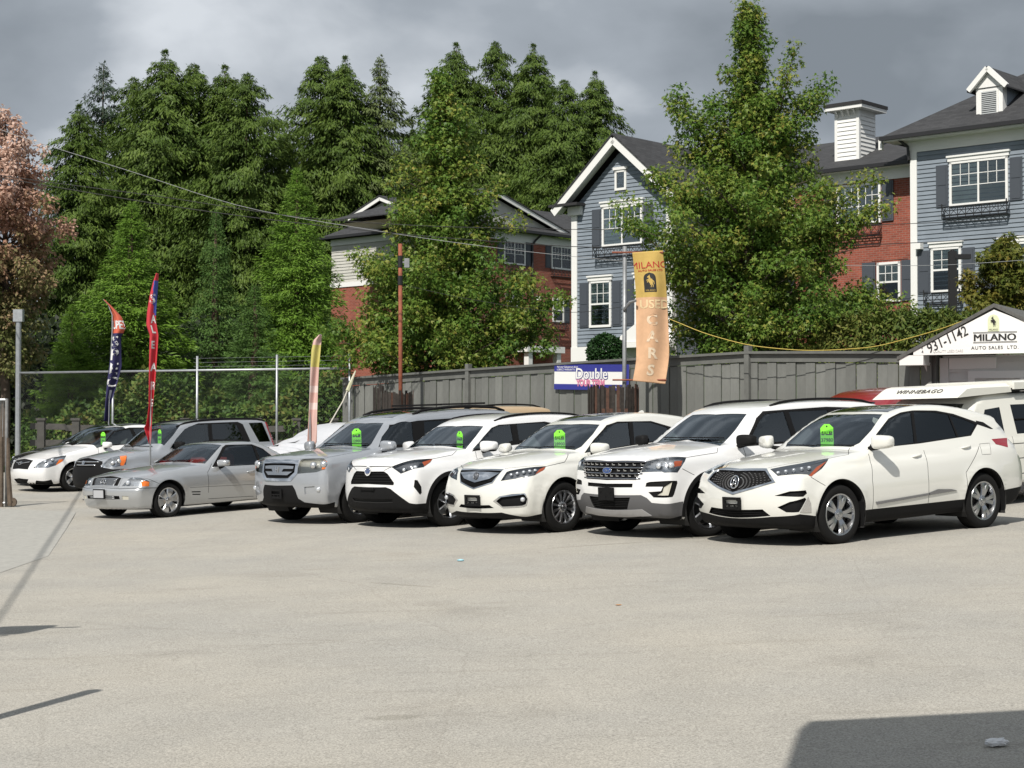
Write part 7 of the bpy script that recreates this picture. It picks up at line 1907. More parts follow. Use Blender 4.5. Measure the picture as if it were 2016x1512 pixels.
def camper():
    F, add = simple_feats('camper_van', [[(.95, 1.10), (1.22, 1.50), (1.62, 1.53), (1.62, 1.10)], [(1.95, 1.10), (1.92, 1.56), (2.95, 1.56), (2.95, 1.10)], [(3.15, 1.10), (3.15, 1.56), (4.15, 1.54), (4.2, 1.10)]], ('front', 'rear', 'rear'), [(0, 1.12), (.68, 1.12), (.60, 1.60), (0, 1.62)], doors=[(.80, .75, 1.72, 1.75), (1.80, 1.80, 3.05, 3.05)], tail=[(4.35, .75), (4.5, .75), (4.5, 1.0), (4.35, 1.0)])
    for z in (.95, .72, .48): add('shut_line', 'side', [(1.0, z), (4.4, z)], line=True, mat=M_GAP, off=-.006, w=.014)
    add('headlight', 'front', [(.48, .72), (.48, .92), (.76, .92), (.76, .72)], mat=M_LENS, back=('headlight_housing', M_REFLECT, -.04))
    add('grille', 'front', [(0, .74), (0, .90), (.44, .90), (.44, .74)], center=True, mat=M_BLACK, off=-.02)
    add('lower_cladding', 'front', [(0, .3), (0, .52), (.95, .52), (.95, .3)], center=True, mat=M_BLACK)
    root, sh, objs, off = build_car('camper_van', 'camper_van', 'cream white pop-top camper van behind the nearest crossover', 'cream', F, ('five', 'alloy'), category='van', opts=dict(rim=.20))
    M_CAP = PAINTS['cream']
    def cap(name, prof, hw, z_in=.10):
        """roof pod: side profile extruded across with bevelled shoulders"""
        mb = MB(); n = len(prof); c = np.array(prof).mean(0)
        rings = [(-hw, 1.0), (-hw+.10, 1.0)]
        V = []; F = []
        ztop = max(p[1] for p in prof)
        for y, inset in ((-hw, z_in), (-hw+z_in, 0), (hw-z_in, 0), (hw, z_in)):
            for (x, z) in prof:
                t = (z-min(p[1] for p in prof))/(ztop-min(p[1] for p in prof)); V.append((x-off[0], y + (0 if True else 0), z - inset*t*.55))
        for k in range(3):
            for i in range(n): F.append((k*n+i, k*n+(i+1) % n, (k+1)*n+(i+1) % n, (k+1)*n+i))
        F.append(tuple(range(n))[::-1]); F.append(tuple(3*n+i for i in range(n)))
        mb.add(V, F); return mb.build(name, M_CAP, root, auto=25)
    fc = cap('roof_pod_front', [(.52, 1.70), (.56, 1.73), (.76, 1.87), (.9, 1.89), (1.92, 1.90), (1.95, 1.78), (1.2, 1.74)], .80)
    cap('roof_pod', [(1.97, 1.80), (1.97, 1.93), (4.2, 1.95), (4.42, 1.90), (4.45, 1.80)], .84, .05)
    mb = MB(); mb.box((3.2-off[0], 0, 1.795), (2.5, 1.6, .05)); mb.build('pod_seal', M_BLACK, root)
    M = frame(Vector((1.42-off[0], -.815, 1.865)), (-1, 0, 0), (0, 0, 1)) if False else frame(Vector((.655-off[0], 0.0, 1.806)), (0, -1, 0), (.20, 0, .14))
    text_obj('pod_lettering', 'WINNEBAGO', .135, mat('van_lettering', (.09, .085, .08), .6), root, M, .004, sx=1.0, shear=.15, space=1.08)
    mirror_pair(root, sh, off, (.98, 1.02, 1.15), M_BLACK, (.06, .10, .10))
    for x in (2.9,):
        for s in (-1, 1):
            b = MB(); superell(b, (x-off[0], s*.925, .98), (.05, .02, .075), .6, 12); b.build('door_handle', M_CHROME, root, smooth=True)
    for s in (-1, 1):
        b = MB(); b.bar((1.97-off[0], s*.86, 1.33), (2.93-off[0], s*.86, 1.33), .02, .02); b.build('window_slider', M_BLACK, root)
    b = MB(); b.bar((4.62-off[0], -.86, .47), (4.62-off[0], .86, .47), .10, .14); b.build('rear_bumper', M_CHROME, root)
    return root
camper()
def red_van():
    SPECS['red_van'] = dict(SPECS['boxy_suv'], L=4.5, wb=2.6, ws=(1.1, 1.18), prof=[(.28, .26, .06), (.06, .32, .05), (.0, .48, .1), (.03, .72, .1), (.12, .95, .06), (.25, 1.02, .07), (.7, 1.12, .3), (1.1, 1.19, .04), (1.95, 1.75, .25), (2.4, 1.88, .4), (3.2, 1.91, .4), (4.1, 1.88, .2), (4.35, 1.81, .06), (4.45, 1.1, .1), (4.5, .7, .1), (4.46, .38, .1), (4.2, .3, .1)], plan=[(0, .10), (.12, .06), (.4, .025), (.9, .005), (2.3, 0), (3.7, .0), (4.2, .02), (4.4, .06), (4.5, .10)])
    F, add = simple_feats('red_van', [[(1.5, 1.18), (2.0, 1.58), (2.35, 1.63), (2.38, 1.2)], [(2.5, 1.2), (2.45, 1.64), (3.2, 1.65), (3.2, 1.2)]], ('front', 'rear'), [(0, 1.24), (.66, 1.24), (.52, 1.66), (0, 1.68)], doors=[(1.4, 1.35, 2.4, 2.4)], tail=[(4.2, 1.0), (4.38, 1.0), (4.3, 1.4), (4.2, 1.4)])
    build_car('red_van', 'minivan', 'dark red minivan mostly hidden behind the camper van', 'red', F, ('five', 'alloy'), category='van', opts=dict(rim=.22))
    F, add = simple_feats('boxy_suv', [[(1.6, 1.20), (1.9, 1.5), (2.36, 1.57), (2.3, 1.21)], [(2.42, 1.21), (2.5, 1.57), (3.27, 1.58), (3.35, 1.22)]], ('front', 'rear'), [(0, 1.23), (.66, 1.23), (.52, 1.60), (0, 1.62)])
    r, sh, o, off = build_car('tan_suv', 'large_suv', 'tan SUV showing only its roof behind the silver boxy SUV', 'tan', F, ('five', 'alloy'), opts=dict(shape='boxy_suv', rim=.23))
    roof_rails(r, sh, off, 2.2, 4.4, .60, M_BLACK, h=.05)
    car_sedan('black_sedan', 'black', 'sedan', 'black sedan half hidden beyond the white sedan', None)
red_van()
def covered_car():
    sh = CarShape(SPECS['sedan']); rng = np.random.default_rng(5)
    rho = np.concatenate([np.linspace(.02, sh.rho0, 26), np.arange(sh.rho0+.04, sh.rho1, .04), np.linspace(sh.rho1, sh.rho2-.02, 22)]); th = np.radians(np.linspace(-38, 90, 56))
    a, b = np.meshgrid(rho, th, indexing='ij'); P = sh.surf(a.ravel(), b.ravel()); N = sh.normal(P); Vs = []; Fs = []
    nr, ntt = len(rho), len(th)
    for s in (1, -1):
        Q = P*[1, s, 1]; n = N*[1, s, 1]
        # taut folds running down the sides
        ph = Q[:, 0]*5.2 + np.sin(Q[:, 0]*2.3+s)*2.2 + Q[:, 1]*2
        fold = (.045*np.abs(np.sin(ph)) + .03*np.sin(ph*2.7+1) + .02*np.sin(Q[:, 2]*13+ph))*np.clip((1.45-Q[:, 2])/.7, .08, 1)
        low = np.clip((.55-Q[:, 2])/.5, 0, 1)
        Q = Q + n*(.05 + fold)[:, None]; Q[:, 1] += s*low*.05
        Q[:, 2] = np.where(b.ravel() < np.radians(-30), np.maximum(.06, Q[:, 2]-.18), Q[:, 2])
        k = len(Vs); Vs += list(Q - [sh.xf, 0, 0])
        for i in range(nr-1):
            for j in range(ntt-1):
                f = (k+i*ntt+j, k+(i+1)*ntt+j, k+(i+1)*ntt+j+1, k+i*ntt+j+1); Fs.append(f if s == 1 else f[::-1])
    o = mesh_obj('covered_car', Vs, Fs, mat('silver_tarp', (.62, .63, .66), .38, metal=.25, noise=(9, .06)), None, True)
    X, Y, psi = -5.15, 37.6, 40; o.location = (X, Y, lot(X, Y)); o.rotation_euler = (0, 0, math.radians(psi)); o.scale = (.92, 1, 1.0)
    tag(o, 'car under a shiny silver fabric cover behind the grey compact SUV', 'covered car')
covered_car()
# ---------------------------------------------------------------- office, signs, flags, poles
M_WHITEP = mat('white_sign_paint', (.78, .78, .76), .5)
M_CLAP = mat('white_clapboard', (.66, .66, .64), .6, noise=(3, .06))
M_INK = mat('sign_ink', (.015, .015, .015), .6)
M_INKG = mat('faded_ink', (.55, .55, .54), .6)
M_EMBLEM = mat('emblem_green', (.62, .66, .44), .6)
HORSE = [(-.05, -.10, .26, .16, .12, .22), (-.08, .0, .26, -.10, .42, .17), (-.10, .42, .17, -.16, .66, .12), (-.14, .70, .13, -.44, .58, .07), (-.12, .80, .05, -.06, .94, .02),
  (.12, -.18, .22, .02, -.50, .11), (.02, -.50, .10, .16, -.72, .06), (.16, -.72, .06, .04, -.94, .05), (.22, -.16, .18, .30, -.50, .10), (.30, -.50, .09, .46, -.70, .05), (.46, -.70, .05, .38, -.94, .05),
  (-.22, .14, .10, -.52, .22, .06), (-.52, .22, .055, -.60, .02, .04), (-.18, .04, .10, -.46, -.04, .06), (-.46, -.04, .05, -.52, -.24, .04), (.34, .06, .08, .58, -.10, .07), (.58, -.10, .07, .64, -.52, .04)]
def horse(name, M, sc, m, parent, z=.004):
    """rearing horse silhouette put together from tapered limbs"""
    V = []; F = []
    for k, (x0, y0, r0, x1, y1, r1) in enumerate(HORSE):
        a = math.atan2(y1-y0, x1-x0); pts = [(x0+r0*math.cos(a+t), y0+r0*math.sin(a+t)) for t in np.linspace(math.pi/2, 3*math.pi/2, 7)] + [(x1+r1*math.cos(a+t), y1+r1*math.sin(a+t)) for t in np.linspace(-math.pi/2, math.pi/2, 7)]
        n = len(V); V += [M @ Vector((x*sc*.85, y*sc, z + k*.0006)) for x, y in pts]; F.append(tuple(range(n, n+14)))
    return mesh_obj(name, V, F, m, parent)
def arch(name, M, w, h, m, parent, z=.002):
    """arched panel cut into small faces so that it can follow cloth"""
    V = []; F = []; nc, nr = 10, 16
    for j in range(nr+1):
        y = -h/2 + h*j/nr; r = w/2; t = max(0.0, y-(h/2-r)); hw = math.sqrt(max(0.0, r*r-t*t))
        for i in range(nc+1): V.append((-hw + 2*hw*i/nc, y))
    for j in range(nr):
        for i in range(nc): F.append((j*(nc+1)+i, j*(nc+1)+i+1, (j+1)*(nc+1)+i+1, (j+1)*(nc+1)+i))
    return mesh_obj(name, [M @ Vector((x, y, z)) for x, y in V], F, m, parent)
def office():
    root = empty('sales_office', label='small white sales office with lettered gable sign at the right edge', cat='building')
    root.scale = (1, 1, 1.11); root.location.z = -.172
    f = Fac((7.07, 30.6), (.866, -.5), root); ap, W = 1.69, 3.40; ze, za = 2.60, 3.36
    zg = lot(8, 30)-.2
    poly = [(.24, 2.66), (W, 2.66), (W, 2.70), (ap, za), (.24, 2.70+.02)]
    mb = MB(); n = len(poly); V = [f.p(a, z, .05) for a, z in poly] + [f.p(a, z, 0) for a, z in poly]; mb.add(V, [tuple(range(n)), tuple(range(n, 2*n))[::-1]] + [(i, n+i, n+(i+1) % n, (i+1) % n) for i in range(n)]); sign = mb.build('gable_sign', M_WHITEP, root)
    # roof: two thin shingled slopes and white eave box
    e = lambda a, o, z: f.p(a, z, o)
    roof_plane('roof', [e(-.06, .07, 2.64), e(-.06, -5, 2.64), e(ap, -5, za+.10), e(ap, .07, za+.10)], root, mat('grey_shingles', (.10, .10, .095), .9, noise=(20, .3)), thick=.06)
    roof_plane('roof', [e(W+.1, .07, 2.64), e(ap, .07, za+.10), e(ap, -5, za+.10), e(W+.1, -5, 2.64)], root, MATS['grey_shingles'], thick=.06)
    f.part('eave_box', M_WHITEP, [(-.02, .42, 2.50, 2.66, -1.1, .045)])
    # body, set back under the gable
    f.siding('front_siding', M_CLAP, (zg, 2.62, lambda z: (.62, W)), pitch=.15); w = MB(); f.box(w, .62, W, zg, 2.66, -4.5, -.50); body = w.build('wall', M_CLAP, root)
    o = [c for c in root.children if c.name.startswith('front_siding')][0]; o.location = tuple(-f.n*.49)
    f.part('corner_board', M_CLAP, [(.58, .74, zg, 2.62, -.6, -.44)]); f.part('header_panel', M_WHITEP, [(.75, 1.60, 2.44, 2.62, -.5, -.44)])
    mb = MB(); mb.bar(f.p(.34, 2.52, -.44), f.p(.64, 1.9, -.52), .10, .10); mb.build('eave_brace', M_CLAP, root)
    # doorway
    f.part('door_frame', M_WHITEP, [(1.10, 1.22, zg, 2.36, -.5, -.42), (2.02, 2.14, zg, 2.36, -.5, -.42), (1.10, 2.14, 2.28, 2.40, -.5, -.41)]); f.part('doorway', M_ROOMDARK, [(1.22, 2.02, zg, 2.28, -.5, -.465)])
    f.part('open_door', M_INKG, [(1.30, 1.42, zg, 2.10, -.46, -.43)]); f.part('inner_cabinet', M_BLIND, [(1.45, 1.78, 1.3, 2.08, -.465, -.45)])
    f.part('window', M_WHITEP, [(2.45, 3.2, 1.2, 2.2, -.5, -.43)])
    # lettering
    d3 = f.d; up = Vector((0, 0, 1)); sl = math.atan2(za-2.70, ap-.24)
    M0 = lambda a, z, rot=0: frame(f.p(a, z, .054), d3*math.cos(rot) + up*math.sin(rot), up*math.cos(rot) - d3*math.sin(rot))
    text_obj('phone_number', '931-1142', .235, M_INK, sign, M0(.86, 2.895, sl*.92), .003, bold=.002, sx=.86)
    text_obj('area_code', '6\n0\n4', .07, M_INK, sign, M0(.40, 2.78, .12), .003)
    text_obj('small_lettering', 'QUALITY USED CARS', .06, M_INKG, sign, M0(.87, 2.715), .003, sx=.95)
    for dx in (-.007, 0, .007): text_obj('company_name', 'MILANO', .155, M_INK, sign, M0(1.70+dx, 2.915), .003+dx*.05, sx=1.28)
    text_obj('company_name', 'AUTO SALES  LTD.', .075, M_INK, sign, M0(1.70, 2.755), .003, sx=1.18, space=1.15)
    ln = MB()
    for z in (2.99, 3.005, 2.835, 2.85): ln = MB(); V = [f.p(1.32, z-.003, .054), f.p(2.09, z-.003, .054), f.p(2.09, z+.003, .054), f.p(1.32, z+.003, .054)]; ln.add(V, [(0, 1, 2, 3)]); ln.build('rule_line', M_INK, sign)
    M = M0(1.68, 3.15); arch('emblem', M, .20, .27, M_EMBLEM, sign); horse('emblem_horse', M @ Matrix.Translation((.0, .025, .004)), .085, M_INK, sign)
    text_obj('emblem_lettering', 'MILANO', .042, M_INK, sign, M @ Matrix.Translation((0, -.11, .004)), .001)
    return f
office()

# -- rebar cages and the two poles
M_RUSTP = mat('rust_orange_paint', (.23, .068, .035), .75, noise=(7, .35))
M_REBAR = mat('rusty_black_bars', (.028, .022, .018), .75, noise=(12, .5))
M_REBARR = mat('rusted_bars', (.075, .036, .024), .85, noise=(12, .4))
M_STEEL = mat('grey_pole_steel', (.28, .29, .30), .5, metal=.5, noise=(6, .25))
def cage(px0, px1, ytop, Y, label, tall=None, seed=1):
    rng = random.Random(seed); c = pix((px0+px1)/2, ytop, Y); r = (px1-px0)/2/FPX*Y; z0 = lot(c.x, c.y)
    root = empty('bar_guard', (c.x, c.y, z0), label=label, cat='guard', group='steel bar guards round pole bases')
    n = 34; h = c.z - z0
    for k in range(n):
        a = 2*math.pi*k/n; hh = h*rng.uniform(.96, 1.01) + (tall or 0)*(1 if (math.cos(a) < -.55) else 0)
        x, y = r*math.cos(a), r*.8*math.sin(a); mb = MB(); mb.bar((x, y, 0), (x + rng.uniform(-.02, .02), y, hh), .062, .014, up=(math.cos(a), math.sin(a), 0)); mb.build('bar', M_REBARR if rng.random() < .16 else M_REBAR, root)
    for z in (h*.72, h*.35):
        mb = MB(); mb.tube([(r*.98*math.cos(t), r*.78*math.sin(t), z) for t in np.linspace(0, 2*math.pi, 25)], .012, 5, False); mb.build('hoop', M_REBAR, root)
    for k in range(4):
        a = -math.pi/2 + (k-1.5)*.3; mb = MB(); mb.box((r*1.02*math.cos(a), r*.82*math.sin(a), h*.74), (.07, .02, .13)); mb.build('clamp', M_REBARR, root)
    return c
c1 = cage(735, 812, 770, 40.2, 'rusty steel bar guard round the foot of the orange pole', tall=.12, seed=2)
c2 = cage(1158, 1258, 758, 34.6, 'dark steel bar guard round the foot of the banner pole', seed=4)
def orange_pole():
    p = pix(788, 480, 40.2); root = empty('pole', (p.x, p.y, lot(p.x, p.y)), label='thin rusty orange pole standing in front of the middle tree', cat='pole')
    z = p.z - root.location.z; s = 40.2/FPX
    mb = MB(); mb.tube([(0.02, 0, 0), (0, 0, z)], .05, 10); mb.build('shaft', M_RUSTP, root, smooth=True)
    for yy, h, w in ((515, .28, .062), (552, .22, .06)):
        zz = pix(788, yy, 40.2).z - root.location.z; mb = MB(); mb.tube([(0, 0, zz-h/2), (0, 0, zz+h/2)], w, 10); mb.build('tape_band', M_IRON, root)
    zz = pix(788, 508, 40.2).z - root.location.z
    mb = MB(); mb.box((.16, 0, zz-.12), (.12, .12, .22)); mb.bar((0, 0, zz-.1), (.16, 0, zz-.1), .04); mb.build('junction_box', M_STEEL, root)
orange_pole()

def drape(fn, rows, cols, name, m, parent, mats=None, pick=None):
    V = [fn(i/(cols-1), j/(rows-1)) for j in range(rows) for i in range(cols)]
    F = [(j*cols+i, j*cols+i+1, (j+1)*cols+i+1, (j+1)*cols+i) for j in range(rows-1) for i in range(cols-1)]
    fm = [pick((f[0] % cols+.5)/(cols-1), (f[0]//cols+.5)/(rows-1)) for f in F] if pick else None
    o = mesh_obj(name, V, F, m, parent, True, mats=mats, fm=fm)
    md = o.modifiers.new('cloth', 'SOLIDIFY'); md.thickness = .003; md.offset = 0
    return o
def on_cloth(o, fn, W, H, eps=.008):
    """wrap a flat mesh (x in 0..W, y in 0..H from the top) onto a draped cloth"""
    toward = Vector((0, -1, 0))
    for v in o.data.vertices:
        u, w = v.co.x/W, -v.co.y/H; p = Vector(fn(min(max(u, 0), 1), min(max(w, 0), 1))); v.co = p + toward*eps
def banner():
    Y = 34.2; root = empty('pole_banner', label='tall yellow and peach cloth banner lettered USED CARS on a steel pole', cat='banner')
    pb = pix(1228, 485, Y+.25); z0 = lot(pb.x, pb.y)
    mb = MB(); mb.tube([(pb.x, pb.y, z0), (pb.x+.02, pb.y, pb.z)], .045, 10); mb.build('pole', M_STEEL, root, smooth=True)
    for yy, a, b in ((497, 1205, 1306), (748, 1206, 1312)):
        p0, p1 = pix(a, yy, Y+.2), pix(b, yy, Y); mb = MB(); mb.tube([p0, p1], .02, 6); mb.build('arm', M_RUSTP, root)
    mb = MB(); q = pix(1240, 595, Y+.1); mb.tube([pix(1228, 610, Y+.2), q, pix(1252, 592, Y)], .03, 6); mb.build('strap', M_STEEL, root)
    lx = lambda v: float(pchip([0, .1, .4, .8, 1], [1245, 1248, 1253, 1253, 1246], [v])[0]); rx = lambda v: float(pchip([0, .2, .5, .75, 1], [1305, 1311, 1316, 1318, 1310], [v])[0])
    yt = lambda u: 497-4*u; yb = lambda u: 750+6*u
    def fn(u, v):
        px = lx(v)*(1-u) + rx(v)*u; py = yt(u)*(1-v) + yb(u)*v; p = pix(px, py, Y)
        amp = .02 + .05*math.sin(math.pi*v)
        p.y += amp*math.sin(7*u + 2.2*v) + .05*math.sin(3.2*v)*(u-.5) 
        if u < .22: p.y += (.22-u)*.45*math.sin(math.pi*min(1, v*1.1+.1))
        return (p.x, p.y, p.z)
    gold = mat('banner_gold', (.52, .36, .10), .8, noise=(5, .1)); peach = mat('banner_peach', (.60, .37, .22), .8, noise=(4, .12))
    cl = drape(fn, 110, 44, 'cloth', gold, root, [gold, peach], lambda u, v: 0 if v < .345 else 1)
    W = (1308-1248)/FPX*Y; H = (755-495)/FPX*Y
    red = mat('banner_red', (.42, .02, .02), .7); cream = mat('banner_cream', (.70, .54, .32), .8); pale = mat('banner_pale', (.68, .55, .40), .8)
    def T(name, s, size, m, x, y, bold=0, sx=1.0):
        o = text_obj(name, s, size, m, root, Matrix.Translation((x*W, -y*H, 0)), 0, bold=bold, sx=sx); on_cloth(o, fn, W, H, .009)
    T('company_name', 'MILANO', .185, red, .50, .105, .0, 1.08); T('small_lettering', 'AUTO SALES LTD', .055, red, .52, .145, .001, 1.15)
    em = arch('emblem', Matrix.Translation((.47*W, -.235*H, 0)), .24, .40, M_INK, root, 0); on_cloth(em, fn, W, H, .006)
    hs = horse('emblem_horse', Matrix.Translation((.48*W, -.225*H, 0)), .135, gold, root, 0); on_cloth(hs, fn, W, H, .010)
    T('emblem_lettering', 'MILANO', .05, gold, .47, .298)
    T('big_lettering', 'USED', .245, cream, .58, .405, .006, 1.0)
    for k, ch in enumerate('CARS'): T('big_letter', ch, .30, pale, .48, .525+k*.128, .010, 1.0)
banner()

def warranty_banner():
    Y = None; a0 = None
    # hung on the face of the board fence
    def on_fence(px, py):
        k = (px-1008)/FPX; o = F0 - FN*.10; t = (k*o.y - o.x)/(FD.x - k*FD.y); p = o + FD*t; return Vector((p.x, p.y, pix(px, py, p.y).z))
    A, B, C, D = on_fence(1091, 713), on_fence(1238, 713), on_fence(1238, 765), on_fence(1091, 765)
    z0, z1 = (C.z+D.z)/2, (A.z+B.z)/2 - .02
    root = empty('fence_banner', label='blue and white warranty banner hung on the fence behind the banner pole', cat='banner')
    L = (B-A).length; M = frame(Vector((A.x, A.y, z0)), (B-A).normalized(), (0, 0, 1)); H = z1-z0
    blue = mat('banner_blue', (.03, .035, .25), .5); pink = mat('banner_pink', (.62, .22, .34), .6)
    def rect(name, m, x0, x1, y0, y1, z=0.0, t=.004):
        mb = MB(); V = [M @ Vector((x, y, zz)) for x in (x0, x1) for y in (y0, y1) for zz in (z-t, z)]; mb.add(V, [(0, 1, 3, 2), (4, 6, 7, 5), (0, 4, 5, 1), (2, 3, 7, 6), (0, 2, 6, 4), (1, 5, 7, 3)]); return mb.build(name, m, root)
    rect('sheet', M_WHITEP, 0, L, 0, H); rect('blue_band', blue, 0, L, H*.72, H, .004); rect('blue_band', blue, 0, L, 0, H*.22, .004); rect('blue_field', blue, L*.93, L, H*.22, H*.72, .004)
    text_obj('small_lettering', 'Ask your Salesperson about', .065, M_WHITEP, root, M @ Matrix.Translation((L*.18, H*.90, .006)), .001, sx=.9, shear=.15)
    text_obj('small_lettering', "LUBRICO WARRANTY's", .06, M_WHITEP, root, M @ Matrix.Translation((L*.16, H*.79, .006)), .001, sx=.9, shear=.15)
    text_obj('big_lettering', 'Double', .33, blue, root, M @ Matrix.Translation((L*.51, H*.615, .006)), .001, bold=.016)
    text_obj('big_lettering', 'Double', .33, M_WHITEP, root, M @ Matrix.Translation((L*.51, H*.62, .010)), .001, bold=.004)
    text_obj('big_lettering', 'YOUR TERM', .20, pink, root, M @ Matrix.Translation((L*.50, H*.26, .010)), .001, bold=.010, sx=.78)
    text_obj('small_lettering', 'Exclusively Here', .055, M_WHITEP, root, M @ Matrix.Translation((L*.87, H*.12, .006)), .001, sx=.9)
warranty_banner()

# -- feather flags
def feather(name, label, Y, pole, left, right, bands, letters, base_px, seed=0, folds=1.0, half=None):
    """pole: photo points of the flag's pole; left/right: outline of the cloth as (y, px)"""
    root = empty(name, label=label, cat='flag', group='feather flags between the cars')
    b = pix(base_px[0], base_px[1], Y); z0 = lot(b.x, b.y)
    pts = [Vector((b.x, b.y, z0))] + [pix(x, y, Y+.012) for x, y in pole]
    mb = MB(); mb.tube(pts, [.016]*(len(pts)-2) + [.010, .006], 8); mb.build('pole', M_GALV, root, smooth=True)
    ys = [p[0] for p in left]; y0, y1 = max(left[0][0], right[0][0]), min(left[-1][0], right[-1][0])
    def fn(u, v):
        y = y0 + (y1-y0)*v; l = float(np.interp(y, [p[0] for p in left], [p[1] for p in left])); r = float(np.interp(y, [p[0] for p in right], [p[1] for p in right]))
        p = pix(l*(1-u) + r*u, y, Y); p.y += folds*(.10*math.sin(5*u + 4*v + seed) + .04*math.sin(11*v+seed)*u); return tuple(p)
    ms = [m for _, m in bands]
    def pick(u, v):
        if half and half[0] < v < half[1] and u < half[2] + half[3]*(v-half[0]): return 0
        for k, (vb, m) in enumerate(bands):
            if v < vb: return k
        return len(bands)-1
    drape(fn, 70, 12, 'cloth', ms[0], root, ms, pick)
    W, H = .5, 5.0
    for ch, u, v, size, m, sx in letters:
        o = text_obj('lettering', ch, size, m, root, Matrix.Translation((u*W, -v*H, 0)), 0, bold=.006, sx=sx)
        Hh = (y1-y0)/FPX*Y
        for vv in o.data.vertices:   # sizes are in metres down the flag
            cu = u + (vv.co.x - u*W)/max(.05, (np.interp(y0+(y1-y0)*v, [p[0] for p in right], [p[1] for p in right]) - np.interp(y0+(y1-y0)*v, [p[0] for p in left], [p[1] for p in left]))/FPX*Y)
            cv = v + (-vv.co.y - v*H)/Hh
            p = Vector(fn(min(max(cu, 0), 1), min(max(cv, 0), 1))); vv.co = p + Vector((0, -.01, 0))
    return root
navy = mat('flag_navy', (.022, .020, .085), .75); orange = mat('flag_orange', (.55, .11, .06), .75); fred = mat('flag_red', (.52, .03, .045), .7); fblue = mat('flag_blue', (.06, .08, .36), .7); fwhite = mat('flag_white', (.70, .70, .70), .7); fpink = mat('flag_faded_red', (.60, .40, .36), .8); fpale = mat('flag_faded_pink', (.68, .56, .53), .8); fyel = mat('flag_dull_yellow', (.52, .46, .14), .8)
feather('feather_flag', 'navy and orange feather flag lettered SPECIAL behind the grey SUV', 43.5,
  [(214, 832), (216, 750), (221, 650), (221, 620), (213, 600), (203, 589)], [(590, 203), (600, 211), (615, 219), (640, 222), (700, 217), (760, 211), (830, 206)], [(590, 206), (605, 222), (625, 240), (645, 247), (655, 243), (662, 238), (720, 238), (760, 228), (800, 217), (830, 217)],
  [(.28, orange), (1.0, navy)], [('SUPER', .45, .21, .30, fwhite, .55), ('S', .42, .345, .42, fwhite, 1), ('P', .40, .455, .42, fwhite, 1), ('E', .42, .57, .42, fwhite, 1), ('C', .45, .68, .36, fwhite, .9), ('I', .5, .78, .30, fwhite, .9)], (212, 900), seed=1, folds=.8)
feather('feather_flag', 'tall narrow red feather flag with blue tip beside the silver coupe', 32.5,
  [(296, 870), (297, 800), (298, 700), (299, 600), (303, 560), (309, 538)], [(538, 306), (555, 300), (580, 294), (615, 289), (640, 288), (660, 295), (800, 294), (835, 289), (842, 284), (860, 290), (875, 294)], [(538, 311), (560, 310), (590, 308), (630, 306), (660, 311), (700, 308), (760, 305), (800, 302), (840, 300), (860, 299), (875, 297)],
  [(.05, fred), (.24, fblue), (1.0, fred)], [('S', .55, .15, .26, fwhite, .8), ('A', .75, .27, .22, fwhite, .45), ('L', .6, .33, .20, fwhite, .6), ('E', .45, .42, .20, fwhite, .5), ('A', .6, .55, .22, fwhite, .6), ('R', .6, .66, .22, fwhite, .6), ('S', .6, .76, .20, fwhite, .55)], (296, 900), seed=2, folds=.6, half=(.04, .40, .38, 2.0))
feather('feather_flag', 'faded red and yellow feather flag left of the silver boxy SUV', 32.2,
  [(611, 890), (610, 800), (612, 720), (616, 680), (624, 664), (632, 658)], [(659, 628), (670, 617), (690, 613), (720, 612), (760, 611), (820, 608), (890, 603)], [(659, 633), (690, 631), (720, 628), (760, 626), (820, 625), (850, 625), (870, 624), (890, 612)],
  [(.09, fpink), (.27, fyel), (.44, fpink), (.50, fpale), (.58, fpink), (.64, fpale), (1.0, fpink)], [], (607, 960), seed=3, folds=.5)

# -- overhead cables, rope, lamp post
M_CABLE = mat('cable_black', (.02, .02, .02), .6); M_CABLEL = mat('cable_grey', (.30, .31, .32), .5)
def spline(pts, n=50):
    t = [p[0] for p in pts]; x = np.linspace(t[0], t[-1], n); return list(zip(x, pchip(t, [p[1] for p in pts], x)))
for lab, pts, r, m in (('thick pale overhead cable sloping down from the upper left', [(-60, 232), (0, 255), (250, 335), (500, 412), (690, 446), (900, 478), (1130, 505), (1320, 520), (1800, 523), (2080, 508)], .006, M_CABLEL),
   ('upper thin overhead cable crossing the trees', [(-60, 335), (0, 345), (300, 385), (640, 432), (900, 447), (1200, 452), (1500, 448), (1800, 440), (2080, 425)], .008, M_CABLE),
   ('lower thin overhead cable crossing the houses', [(-60, 340), (60, 360), (400, 415), (640, 445), (900, 470), (1200, 487), (1500, 487), (1800, 478), (2080, 458)], .009, M_CABLE)):
    mb = MB(); mb.tube([pix(x, y, 38.5) for x, y in spline(pts)], r, 5); tag(mb.build('overhead_cable', m), lab, 'cable', 'overhead cables')
mb = MB(); rp = spline([(1318, 628), (1400, 660), (1500, 683), (1600, 690), (1700, 685), (1800, 663), (1900, 630), (1958, 601)], 40)
mb.tube([pix(x, y, np.interp(x, [1318, 1958], [34.2, 29.7])) for x, y in rp], .008, 5); tag(mb.build('rope', mat('yellow_rope', (.52, .40, .09), .7)), 'yellow rope sagging from the banner to the office roof', 'rope')
mb = MB(); mb.tube([pix(x, y, 40.3) for x, y in spline([(790, 560), (930, 590), (1128, 615), (1240, 602)], 20)], .006, 4); tag(mb.build('service_wire', M_CABLE), 'thin wire from the orange pole to the banner pole', 'wire')
